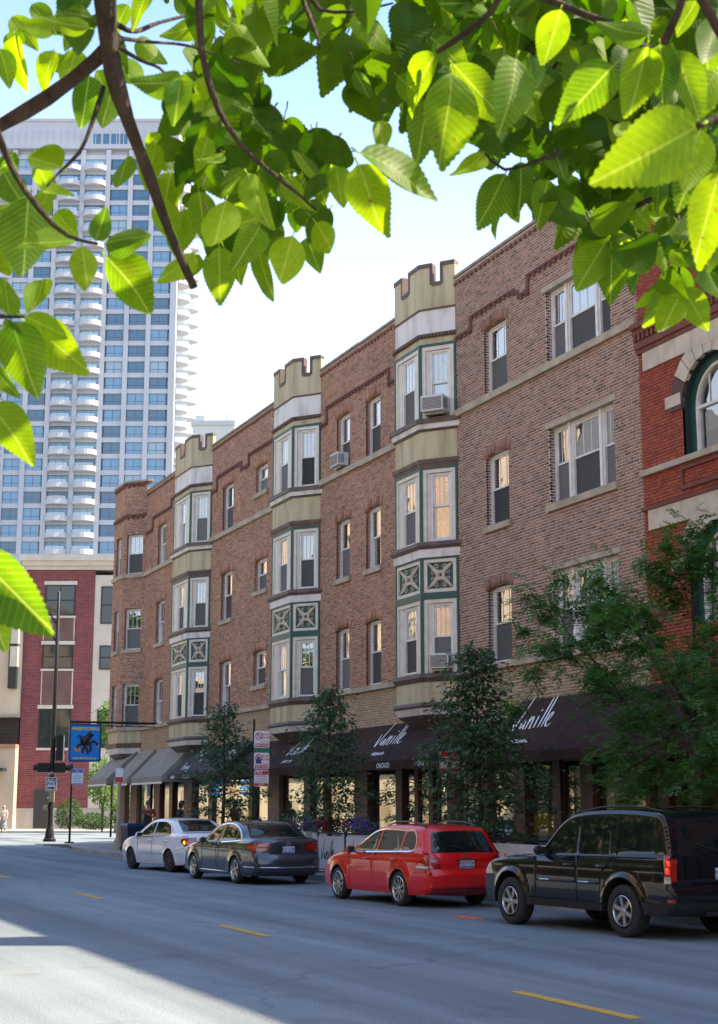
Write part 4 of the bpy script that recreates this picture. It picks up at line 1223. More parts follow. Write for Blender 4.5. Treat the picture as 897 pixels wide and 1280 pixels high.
WC = [-2.9, -6.7, -10.6, -23.9, -27.5]
BC = [-15.0, -19.5, -31.3]
pr = MB()
piers_u = [0.0, -4.8, -8.65, -12.7, -17.2, -21.8, -25.7, -29.4, -33.7, -38.0]
for u in piers_u: pr.box(u-.42 if u < 0 else -1.1, u+.42 if u < 0 else 0.0, -.15, 1.0, 0, 117.0)
pr.build('pier', tw_white, TW, world=False)
fl = MB()
for i in range(-15, NR+1):
    z = zrow(i)-FH/2
    fl.box(-75, -.02, .12, 1.0, z-.42, z+.42)
fl.build('floor_band', tw_white, TW, world=False)
wme = {}
for nm, g in (('a', tw_glass), ('b', tw_glass2), ('c', tw_glass3)):
    m_ = MB(); m_.box(-1.45, 1.45, .3, .4, -1.02, 1.02, 0)
    for x in (-1.45, -.03, 1.39): m_.box(x, x+.06, .24, .3, -1.02, 1.02, 1)
    for z in (-1.02, -.40, .96): m_.box(-1.39, 1.39, .25, .3, z, z+.06, 1)
    wme[nm] = m_.mesh('window', [g, tw_mull])
    m_ = MB(); m_.box(-1.9, 1.9, .45, .55, -1.02, 1.02, 0)
    for x in (-1.9, -.65, .6, 1.82): m_.box(x, x+.07, .40, .45, -1.02, 1.02, 1)
    wme['B'+nm] = m_.mesh('balcony_door', [g, tw_mull])
bm_ = MB()
n = 10
out = [(-2.0, .2)] + [(-2.0*math.cos(PI*i/n), -1.5*math.sin(PI*i/n)) for i in range(n+1)] + [(2.0, .2)]
bm_.prism(out, 'z', -1.45, -.55)
bal_me = bm_.mesh('balcony', tw_white)
rl = MB(); 
out2 = [(1.93*math.cos(PI*i/n), -1.42*math.sin(PI*i/n)) for i in range(n+1)]
for a, b_ in zip(out2[:-1], out2[1:]): rl.quad((a[0], a[1], -.55), (b_[0], b_[1], -.55), (b_[0], b_[1], -.05), (a[0], a[1], -.05))
rail_me = rl.mesh('railing', glass_mat('tower balcony glass', (.6,.8,.9), .25, .02))
for i in range(NR):
    z = zrow(i)
    for u in WC: link('window', wme[random.choice('aaabcc')], TW, Matrix.Translation((u, 0, z)))
    for u in BC:
        link('balcony_door', wme['B'+random.choice('aaacb')], TW, Matrix.Translation((u, 0, z)))
        if i < NR:
            bo = link('balcony', bal_me, TW, Matrix.Translation((u, 0, z+.1)))
            link('railing', rail_me, bo)
    # balconies on the sunlit side, seen in profile
    bo = link('balcony', bal_me, TW, Matrix.Translation((-.6, 3.4, z)) @ Matrix.Rotation(PI/2, 4, 'Z') @ Matrix.Scale(1.75, 4, (0, 1, 0))); link('railing', rail_me, bo); link('balcony_door', wme['B'+random.choice('ac')], TW, Matrix.Translation((-.5, 3.4, z)) @ Matrix.Rotation(PI/2, 4, 'Z'))
    bo = link('balcony', bal_me, TW, Matrix.Translation((-.6, 8.6, z)) @ Matrix.Rotation(PI/2, 4, 'Z') @ Matrix.Scale(2.4, 4, (0, 1, 0))); link('railing', rail_me, bo); link('balcony_door', wme['B'+random.choice('ac')], TW, Matrix.Translation((-.5, 8.6, z)) @ Matrix.Rotation(PI/2, 4, 'Z'))
k = MB(); k.box(-75, .25, -.25, 14, 117.2, 118.0); k.box(-74, -.3, .3, 13, 118, 122.6); k.box(-74.2, 0, .1, 13, 122.6, 123.1)
k.build('crown_band', tw_white, TW, world=False)
k = MB()
for i in range(58): k.box(-74+1.25*i, -74+1.25*i+.12, .15, .3, 118.0, 120.9)
k.build('louvre_fin', tw_white, TW, world=False)
k = MB()
for i in range(4): k.box(-15.6+1.6*i, -14.3+1.6*i, .2, .32, 118.3, 120.2)
k.build('plant_window', tw_glass3, TW, world=False)
# ------------------------------------------------------------------ street furniture
def ground_at(px, py, z=.13):
    d = cam_ray(px, py); t = (z-CAM_H)/d.z
    return Vector((0, 0, CAM_H)) + d*t
face_cam = -YAW       # signs on the cross street face back along the view grid
# traffic light and lamp pole on the corner
pb = ground_at(62, 1052)
dpole = pb.x*syw + pb.y*cyw
def pole_z(py, d=dpole): 
    return CAM_H + cam_ray(68, py).z/ (cam_ray(68, py).x*syw+cam_ray(68, py).y*cyw) * d
LP = thing('street_lamp_pole', 'tall black street lamp pole with traffic signals on the corner at the left', 'lamp post', pb, -YAW)
H = pole_z(738) - .13
k = MB(); k.lathe([(.0, 0), (.30, 0), (.30, .10), (.22, .16), (.19, .5), (.15, .62), (.135, .7), (.12, 3.0), (.10, 6), (.075, H-.1), (.0, H)], 14)
k.build('pole', M['black_metal'], LP, world=False, smooth=40)
k = MB(); k.lathe([(.17, 3.0), (.18, 3.02), (.18, 3.1), (.17, 3.12)], 12); k.lathe([(.16, 1.9), (.17, 1.95), (.16, 2.0)], 12)
for q in range(4): k.tube([(.24*math.cos(q*PI/2+.7), .24*math.sin(q*PI/2+.7), .08), (.24*math.cos(q*PI/2+.7), .24*math.sin(q*PI/2+.7), .2)], .025, 6)
k.build('collar', M['grey_metal'], LP, world=False)
for s, zz in ((-1, H-.7), (-1, H-1.5)):
    k = MB(); k.tube([(0, 0, zz-1.0), (s*.5, 0, zz-.2), (s*1.2, 0, zz+.25), (s*2.2, .1, zz+.4)], [.04, .04, .035, .03], 6); k.build('lamp_arm', M['black_metal'], LP, world=False)
k = MB(); k.box(-2.9, -2.2, -.02, .22, H-.36, H-.22); k.prism([(-2.95, H-.36), (-2.15, H-.36), (-2.25, H-.46), (-2.85, H-.46)], 'y', -.02, .22); k.build('lamp_head', M['grey_metal'], LP, world=False)
zt = pole_z(923)
k = MB(); k.box(.18, .50, -.15, .15, zt-1.15, zt)
for i in range(3):
    z = zt-.2-.37*i
    k.lathe([(.13, 0), (.14, .24)], 12, axis='y', c=(.34, .15, z))
k.build('traffic_signal', M['black_metal'], LP, world=False)
zs_ = pole_z(963)
k = MB(); k.box(-.62, -.12, -.2, .2, zs_-.22, zs_+.2); k.box(.12, .66, -.2, .2, zs_-.24, zs_+.2)
for s in (-1, 1): k.lathe([(.15, 0), (.16, .22)], 12, axis='x', c=(s*.64 if s > 0 else -.84, 0, zs_))
k.build('side_signal', M['black_metal'], LP, world=False)
k = MB(); zz = pole_z(1013); k.lathe([(.0, -.14), (.12, -.08), (.12, .08), (0, .14)], 12, axis='x', c=(-.2, -.08, zz)); k.box(-.05, .18, -.22, -.11, zz+.25, zz+.75)
k.build('push_button', mat('dull brass', (.35,.30,.14), .5, .3), LP, world=False)
k = MB(); k.box(-.03, .12, -.16, -.13, zz+.9, zz+1.35); k.build('sticker_panel', M['white_paint'], LP, world=False)
def flat_sign(name, label, cat, base, w_, h, mt, rz=-YAW, group=None, edge=None):
    o = thing(name, label, cat, base, rz, group)
    k = MB(); r = .04
    pts = []
    for cx, cz, a0 in ((w_/2-r, h-r, 0), (-w_/2+r, h-r, 90), (-w_/2+r, r, 180), (w_/2-r, r, 270)):
        for a in (0, 30, 60, 90): pts.append((cx+r*math.cos(rad(a0+a)), cz+r*math.sin(rad(a0+a))))
    k.prism(pts, 'y', -.012, 0)
    k.build('panel', mt, o, world=False)
    if edge is not None:
        k = MB(); e = .025
        for a in ((-w_/2+.03, w_/2-.03, h-.03-e, h-.03), (-w_/2+.03, w_/2-.03, .03, .03+e), (-w_/2+.03, -w_/2+.03+e, .03+e, h-.03-e), (w_/2-.03-e, w_/2-.03, .03+e, h-.03-e)):
            k.box(a[0], a[1], -.016, -.0125, a[2], a[3])
        k.build('border', edge, o, world=False)
    return o
def stext(o, txt, size, x, z, mt, y=-.0135, **k):
    me = text_mesh(txt, size, **k); me.materials.clear(); me.materials.append(mt)
    m = Matrix(((1,0,0,x),(0,0,-1,y),(0,1,0,z),(0,0,0,1)))
    return link('lettering', me, o, m)
blk_print = mat('black sign print', (.015,.015,.015), .6)
sign_white = mat('white sign sheeting', (.70,.72,.74), .45)
red_sign = mat('red sign sheeting', (.52,.03,.03), .45)
pos = Vector(view_pt(0, 0, 0))
sp = pb + Vector((-.19*syw, -.19*cyw, 0)); zsn = pole_z(989)
ow_ = flat_sign('one_way_sign', 'white ONE WAY sign with black arrow strapped to the corner lamp pole', 'sign', (sp.x+.03*cyw, sp.y, zsn), .50, .62, sign_white, edge=blk_print)
stext(ow_, 'ONE', .20, 0, .50, blk_print, bold=.006); stext(ow_, 'WAY', .20, 0, .33, blk_print, bold=.006)
k = MB(); k.prism([(-.17, .11), (.04, .11), (.04, .06), (.18, .145), (.04, .23), (.04, .18), (-.17, .18)], 'y', -.016, -.0125); k.build('arrow', blk_print, ow_, world=False)
# thin pole with the blue and white board
b2 = ground_at(87, 1054)
d2_ = b2.x*syw + b2.y*cyw
sc2 = d2_/1870.
SPole = thing('sign_post', 'thin black sign post standing right of the corner lamp pole', 'post', b2, -YAW)
k = MB(); k.lathe([(.0, 0), (.22, 0), (.22, .05), (.05, .07), (.045, 3.4), (0, 3.42)], 10); k.build('pole', M['black_metal'], SPole, world=False)
bs = flat_sign('street_sign', 'small blue and white notice board on the thin black post', 'sign', (b2.x+.26*cyw-.07*syw, b2.y-.26*syw-.07*cyw, 2.62), .50, .68, sign_white, edge=None)
k = MB(); k.box(-.24, .24, -.017, -.0125, .52, .67); k.box(-.24, .24, -.017, -.0125, .01, .06); k.build('blue_band', mat('blue sign sheeting', (.03,.16,.55), .45), bs, world=False)
for i in range(4): 
    k = MB(); k.box(-.18, .18-.05*(i % 2), -.017, -.0125, .14+.09*i, .165+.09*i); k.build('print_line', mat('pale blue print', (.25,.35,.6), .6), bs, world=False)
stext(bs, 'BUS', .10, 0, .595, sign_white, y=-.019)
# red/white post seen beside the corner column
b3 = ground_at(147, 1062)
RP = thing('marker_post', 'slim cream post with red and white tag in front of the grey corner awning', 'post', b3, -YAW)
k = MB(); k.lathe([(.0, 0), (.13, 0), (.13, .35), (.075, .4), (.07, 3.0), (0, 3.02)], 10); k.build('pole', pier_cream, RP, world=False)
k = MB(); k.box(-.14, .14, -.09, -.075, 2.45, 2.62); k.build('red_tag', red_sign, RP, world=False)
k = MB(); k.box(-.14, .14, -.09, -.075, 2.625, 2.95); k.build('white_tag', sign_white, RP, world=False)

# parking signs
def parking_post(px, name_label, X=13.75, base_px=None, top_z=3.6):
    p = on_x(px, 950, X)
    o = thing('sign_post', name_label, 'post', (p.x, p.y, .13), 0)
    k = MB(); k.lathe([(.0, 0), (.08, 0), (.08, .05), (.035, .07), (.032, top_z-.13), (0, top_z-.125)], 8); k.build('pole', M['black_metal'], o, world=False)
    return o, p
def noparking(o, w_, h, kind):
    k = MB(); k.box(-w_/2+.02, w_/2-.02, -.017, -.0125, .02, .115); k.build('red_band', red_sign, o, world=False)
    stext(o, 'TOW ZONE', .075, 0, .066, sign_white, y=-.019, bold=.002)
    k = MB(); c = (-w_/2+.13, h-.14)
    n = 20; R0, R1 = .075, .10
    for i in range(n):
        a, b_ = 2*PI*i/n, 2*PI*(i+1)/n
        k.quad(*[(c[0]+r*math.cos(t), -.0165, c[1]+r*math.sin(t)) for r, t in ((R0, a), (R1, a), (R1, b_), (R0, b_))])
    k.prism([(c[0]-.07, c[1]+.055), (c[0]-.055, c[1]+.07), (c[0]+.07, c[1]-.055), (c[0]+.055, c[1]-.07)], 'y', -.0175, -.0165)
    k.build('ring_symbol', red_sign, o, world=False)
    stext(o, 'P', .12, c[0], c[1], blk_print, y=-.0145)
    for i, tx in enumerate(('RUSH', 'HOURS')): stext(o, tx, .075, .10, h-.10-.085*i, red_sign, bold=.002)
    stext(o, '7AM-9AM', .062, .09, h-.30, red_sign); stext(o, '4PM-6PM', .062, .09, h-.38, red_sign)
    if kind == 'truck':
        k = MB(); k.box(-w_/2+.05, -w_/2+.20, -.017, -.0125, .17, .24); k.box(-w_/2+.07, -w_/2+.18, -.0172, -.0125, .24, .32); k.box(-w_/2+.05, -w_/2+.20, -.0168, -.0125, .15, .17); k.build('truck_symbol', mat('blue sign print', (.02,.05,.25), .5), o, world=False)
PP, pp = parking_post(317.5, 'thin black post carrying three red and white parking signs', top_z=4.0)
sc = pp.x*syw + pp.y*cyw
def zpx(py): return on_x(322, py, 13.68).z
PX = 13.70; pyw = pp.y-.06
def hang(px, top, bot, w_, lab, mt=sign_white, nm='parking_sign', grp=None):
    z0, z1 = zpx(bot), zpx(top)
    y = on_x(px, top, PX-.06).y
    return flat_sign(nm, lab, 'sign', (on_x(px, top, 13.70).x, pp.y-.06, z0), w_, z1-z0, mt, rz=rad(-8)), z1-z0
xo = .26
def signpos(o): o.matrix_basis = Matrix.Translation((pp.x+.20, pp.y-.07, o.location.z)) @ Matrix.Rotation(rad(-12), 4, 'Z')
s1, h1 = hang(321, 912.5, 934, .42, 'topmost red and white no parking sign above the green strip on its post'); signpos(s1); noparking(s1, .42, h1, '')
s2, h2 = hang(321, 940, 961, .42, 'middle red and white parking sign with tow symbol, below the green strip'); signpos(s2); noparking(s2, .42, h2, 'truck')
s3, h3 = hang(321, 962, 983, .40, 'lowest parking sign with a red top band, on the post of three'); signpos(s3)
k = MB(); k.box(-.19, .19, -.017, -.0125, h3*.72, h3-.02); k.box(-.19, .19, -.017, -.0125, .02, .09); k.build('red_band', red_sign, s3, world=False)
stext(s3, 'PAY', .12, -.07, h3*.86, sign_white, y=-.019, bold=.004); stext(s3, 'BOX', .07, 0, .055, sign_white, y=-.019)
for i in range(3): stext(s3, ('8AM-9PM', '2 HOURS', 'MON-SUN')[i], .065, 0, h3*(.62-.17*i), red_sign)
s4, h4 = hang(321, 934.3, 939.7, .44, 'narrow green strip sign between the two upper parking signs', mat('green sign sheeting', (.0,.16,.09), .5), nm='street_sign'); signpos(s4)
P2, p2 = parking_post(548, 'second sign post half hidden behind the tree by the brown awning door', top_z=3.1)
pp = p2
def zpx(py): return on_x(552, py, 13.68).z
s5, h5 = hang(550, 938, 966, .42, 'red and white parking sign half hidden by leaves beside the awning number'); signpos(s5)
k = MB(); k.box(-.19, .19, -.017, -.0125, h5-.11, h5-.02); k.box(-.19, .19, -.017, -.0125, .02, .09); k.build('red_band', red_sign, s5, world=False)
for i in range(3): stext(s5, ('NO PARKING', '3PM-12AM', 'EXCEPT'), .06, 0, h5-.19-.09*i, red_sign) if False else stext(s5, ('NO PARKING', 'THIS SIDE', 'TOW ZONE')[i], .062, 0, h5-.19-.09*i, red_sign)

# hanging octopus shop sign on its bracket over the corner
cY = on_x(176, 905, D-.7).y
a0 = Vector((D-.72, cY, on_x(176, 904, D-.72).z))
def on_y(px, py, Y):
    d = cam_ray(px, py); return Vector((0, 0, CAM_H)) + d*(Y/d.y)
e0 = on_y(88, 903, cY); 
BK = thing('sign_bracket', 'black iron arm and wires holding the blue hanging sign out over the corner', 'bracket', (D-.7, cY, a0.z))
k = MB(); k.tube([(D, cY, a0.z), (e0.x-.02, cY, a0.z)], .045, 6); k.tube([(D, cY, a0.z-.14), (e0.x-.02, cY, a0.z-.14)], .02, 5); k.build('arm', M['black_metal'], BK)
k = MB()
for zz, q in ((1.75, .02), (2.75, .5), (1.75, .5)): k.tube([(D-.68, cY, a0.z+zz), (e0.x+(a0.x-e0.x)*(1-q if q > .4 else .12), cY, a0.z)], .010, 4)
k.build('wire', M['grey_metal'], BK)
tl, br_ = on_y(88, 905.5, cY), on_y(124.5, 951.5, cY)
wS, hS = br_.x-tl.x, tl.z-br_.z
HS = thing('hanging_sign', 'blue hanging shop sign with a dark octopus and yellow lettering over the corner', 'sign', ((tl.x+br_.x)/2, cY, br_.z), 0)
sg_blue = mat('bright blue sign paint', (.0,.23,.72), .5); sg_yel = mat('yellow sign paint', (.75,.62,.03), .5); sg_brn = mat('dark brown sign paint', (.035,.012,.008), .5); sg_org = mat('orange sign paint', (.7,.25,.05), .5)
k = MB(); k.box(-wS/2, wS/2, -.05, .05, 0, hS); k.build('panel', sg_blue, HS, world=False)
k = MB()
for a in ((-wS/2-.02, wS/2+.02, -.03, .03), (-wS/2-.02, wS/2+.02, hS-.03, hS+.03)): k.box(a[0], a[1], -.062, .062, a[2], a[3])
for x in (-wS/2, wS/2): k.box(x-.03, x+.03, -.064, .064, .031, hS-.031)
for x in (-wS*.4, wS*.4): k.tube([(x, 0, hS), (x, 0, a0.z-br_.z)], .012, 5)
k.build('sign_frame', mat('navy sign edge', (.01,.04,.2), .5), HS, world=False)
stext(HS, 'ANGRY OCTOPUS', .150, 0, hS*.885, sg_yel, y=-.053, bold=.008, spacing=.82)
stext(HS, 'Home of Munroe St. Ink', .105, 0, hS*.075, sg_yel, y=-.053, bold=.005, spacing=.9)
k = MB()
def blob(pts, r): 
    for y in (0,): k.tube([(p[0]*wS, -.052, p[1]*hS) for p in pts], r, 8)
blob([(.10,.70),(.16,.76),(.20,.72),(.17,.66)], [.07,.11,.10,.05]); blob([(.15,.72),(.05,.62),(-.02,.52),(.02,.46)], [.10,.14,.13,.08])
for arm in ([(-.02,.5),(-.12,.47),(-.14,.58),(-.13,.68),(-.20,.70),(-.25,.64)], [(-.02,.47),(-.14,.46),(-.24,.42),(-.26,.34)], [(.0,.45),(-.04,.36),(-.08,.26),(-.05,.2)], [(.02,.45),(.04,.36),(.10,.28),(.1,.2)],
            [(.05,.48),(.15,.45),(.2,.36),(.18,.27)], [(.05,.52),(.18,.50),(.28,.56),(.36,.5),(.4,.42)]):
    blob(arm, [.055,.05,.045,.04,.03,.02][:len(arm)])
k.build('octopus_emblem', sg_brn, HS, world=False, smooth=True)
k = MB()
for c, r in (((-.28,.32),.09), ((-.19,.30),.07), ((-.06,.22),.06), ((.42,.40),.05), ((.06,.36),.05)): k.lathe([(0, -.06), (r, -.058), (r, -.05)], 12, axis='y', c=(c[0]*wS, 0, c[1]*hS))
k.build('emblem_detail', sg_org, HS, world=False)

# bin by the white car
bb = on_x(163, 1050, 14.2)
BN = thing('litter_bin', 'dark blue wheeled bin on the pavement in front of the white car', 'bin', (14.2, on_x(166, 1040, 14.2).y, .13), rad(10))
k = MB(); k.prism([(-.28, .12), (.28, .12), (.33, .86), (-.33, .86)], 'y', -.28, .28); k.build('bin_body', mat('navy bin plastic', (.012,.02,.05), .45), BN, world=False)
k = MB(); k.prism([(-.36, .86), (.36, .86), (.36, .91), (.2, .97), (-.3, .97), (-.36, .91)], 'y', -.31, .31); k.build('lid', mat('blue bin lid', (.02,.05,.16), .4), BN, world=False)
for s in (-1, 1):
    k = MB(); k.lathe([(0, -.04), (.12, -.04), (.12, .04), (0, .04)], 12, axis='y', c=(-.2, s*.3, .12)); k.build('wheel', M['black_metal'], BN, world=False)

# cafe fence boards, planters and flowers
board = noisy('white cafe board', (.55,.60,.64), (.64,.68,.70), .6, scale=3)
petal_red = mat('red petals', (.42,.015,.035), .6); petal_pur = mat('purple petals', (.13,.05,.32), .6); petal_pk = mat('pink petals', (.6,.2,.3), .6)
leaf_pl = noisy('planter leaves', (.03,.07,.02), (.06,.11,.03), .6, scale=8)
def fence_board(Y0, Y1, X, label, txt=True, pics=False):
    o = thing('cafe_board', label, 'fence board', (X, (Y0+Y1)/2, .13), 0, None)
    hw = (Y1-Y0)/2
    k = MB(); k.box(-.012, .012, -hw, hw, .12, .86); k.build('panel', board, o, world=False)
    k = MB()
    for y in (-hw, hw): k.tube([(0, y, 0), (0, y, .98)], .025, 6); k.box(-.2, .2, y-.02, y+.02, .0, .03)
    k.tube([(0, -hw, .93), (0, hw, .93)], .022, 6); k.tube([(0, -hw, .09), (0, hw, .09)], .015, 6)
    k.build('post_rail', M['black_metal'], o, world=False)
    if txt:
        mb = MB()
        for st in SCRIPT['Vanille']: ribbon(mb, [(x*.42, y*.42) for x, y in st], .018)
        me = mb.mesh('lettering', blk_print)
        m = frame_mat((-.016, hw*.55, .30), (0, -1, 0)); link('lettering', me, o, m)
    if pics:
        for q, c in ((-.45, prd), (.1, prd), (.5, por)):
            k = MB(); k.prism([(hw*q-.12, .3), (hw*q+.12, .3), (hw*q+.10, .55), (hw*q+.03, .58), (hw*q+.02, .68), (hw*q-.06, .68), (hw*q-.10, .52)], 'x', -.018, -.0125); k.build('picture', c, o, world=False)
    return o
def planter(Y, X, L_, label, pm, seed):
    r = random.Random(seed)
    o = thing('flower_planter', label, 'planter', (X, Y, .13), 0, None)
    k = MB(); k.prism([(-.17, 0), (.17, 0), (.21, .92), (-.21, .92)], 'y', -L_/2, L_/2); k.build('trough', board, o, world=False)
    k = MB(); f = MB()
    for i in range(420):
        x, y = r.uniform(-.26, .26), r.uniform(-L_/2-.05, L_/2+.05); z = .92+r.uniform(0, .40)*(1-abs(x)*1.6)
        a, t = r.uniform(0, 2*PI), r.uniform(-.8, .8); s = r.uniform(.03, .06)
        d = Vector((math.cos(a)*math.cos(t), math.sin(a)*math.cos(t), math.sin(t))); n_ = d.orthogonal().normalized()
        p = Vector((x, y, z)); mb = f if (i % 5 < 2 and z > 1.0) else k
        mb.quad(p-d*s, p+n_*s*.5, p+d*s, p-n_*s*.5)
        if mb is f: mb.quad(p-n_*s*.8+d*.01, p+d.cross(n_)*s*.8, p+n_*s*.8, p-d.cross(n_)*s*.8)
    lo = k.build('leaves', leaf_pl, o, world=False); fo = f.build('flowers', pm, o, world=False)
    lo['kind'] = 'stuff'; fo['kind'] = 'stuff'
    return o
yA, yB = on_x(398, 1070, 13.75).y, on_x(432, 1070, 13.75).y
fence_board(yB, yA, 13.75, 'white cafe fence board with black script between the dark saloon and the red car')
fence_board(on_x(470, 1070, 13.75).y, yB-.05, 13.75, 'white cafe fence board mostly hidden behind the bonnet of the red car')
planter(on_x(412, 1050, 14.2).y, 14.2, 1.2, 'white planter of red geraniums behind the script board', petal_red, 1)
planter(on_x(383, 1050, 14.35).y, 14.35, 1.0, 'white planter of purple and pink flowers above the boot of the dark saloon', petal_pur, 2)
planter(on_x(447, 1050, 14.2).y, 14.2, .9, 'white planter of dark purple flowers above the red car door mirror', petal_pur, 3)
fence_board(on_x(612, 1050, 13.9).y-2.3, on_x(612, 1050, 13.9).y, 13.9, 'white cafe board with red pictures between the red car and the black car', txt=False, pics=True)
fence_board(on_x(612, 1050, 13.9).y-4.4, on_x(612, 1050, 13.9).y-2.35, 13.9, 'white cafe board seen just over the bonnet of the black car', txt=False, pics=True)
# ------------------------------------------------------------------ parked cars
def paint(name, col, rough=.25, metal=.0, coat=1.0, spec=.5):
    m = mat(name, col, rough, metal, spec); b = m.node_tree.nodes['Principled BSDF']
    b.inputs['Coat Weight'].default_value = coat; b.inputs['Coat Roughness'].default_value = .03
    return m
car_glass = mat('dark car glass', (.010,.014,.013), .02, spec=.6)
tyre_m = noisy('tyre rubber', (.018,.018,.018), (.03,.03,.03), .8, scale=20)
alloy = mat('alloy wheel', (.55,.55,.54), .28, .9)
hub_dark = mat('dark wheel well', (.008,.008,.008), .9)
chrome = mat('chrome trim', (.75,.75,.74), .15, 1.0)
black_pl = mat('black car plastic', (.02,.02,.021), .5)
tail_red = mat('red tail lamp', (.36,.008,.006), .12, spec=.8, Coat_Weight=1.0)
tail_clear = mat('clear lamp lens', (.55,.50,.47), .12, spec=.8)
plate_w = mat('number plate', (.66,.68,.70), .4)
plate_b = mat('number plate blue', (.10,.22,.55), .4)
amber = mat('lit amber lamp', (.8,.30,.03), .3); ab = amber.node_tree.nodes['Principled BSDF']; ab.inputs['Emission Color'].default_value = (1,.38,.04,1); ab.inputs['Emission Strength'].default_value = 1.0

def catmull(pts, step=.05):
    P = [np.array(p, float) for p in pts]; P = [2*P[0]-P[1]] + P + [2*P[-1]-P[-2]]
    out = []
    for i in range(1, len(P)-2):
        p0, p1, p2, p3 = P[i-1:i+3]
        n = max(2, int(np.linalg.norm(p2-p1)/step))
        t0 = 0; a = .5
        t1 = t0+max(np.linalg.norm(p1-p0), 1e-4)**a; t2 = t1+max(np.linalg.norm(p2-p1), 1e-4)**a; t3 = t2+max(np.linalg.norm(p3-p2), 1e-4)**a
        for k in range(n):
            t = t1+(t2-t1)*k/n
            A1 = (t1-t)/(t1-t0)*p0+(t-t0)/(t1-t0)*p1; A2 = (t2-t)/(t2-t1)*p1+(t-t1)/(t2-t1)*p2; A3 = (t3-t)/(t3-t2)*p2+(t-t2)/(t3-t2)*p3
            B1 = (t2-t)/(t2-t0)*A1+(t-t0)/(t2-t0)*A2; B2 = (t3-t)/(t3-t1)*A2+(t-t1)/(t3-t1)*A3
            out.append((t2-t)/(t2-t1)*B1+(t-t1)/(t2-t1)*B2)
    out.append(P[-2])
    return np.array(out)
def in_poly(p, poly):
    x, y = p; c = False; n = len(poly)
    j = n-1
    for i in range(n):
        xi, yi = poly[i]; xj, yj = poly[j]
        if (yi > y) != (yj > y) and x < (xj-xi)*(y-yi)/(yj-yi)+xi: c = not c
        j = i
    return c
def round_poly(poly, r=.05, n=4):
    out = []
    P = [Vector(p) for p in poly]
    for i in range(len(P)):
        a, b_, c = P[i-1], P[i], P[(i+1) % len(P)]
        d1, d2 = (a-b_), (c-b_)
        q = min(r, d1.length*.45, d2.length*.45)
        s, e = b_+d1.normalized()*q, b_+d2.normalized()*q
        for k in range(n+1):
            t = k/n; out.append(tuple(s*(1-t)**2+b_*2*t*(1-t)+e*t*t))
    return out

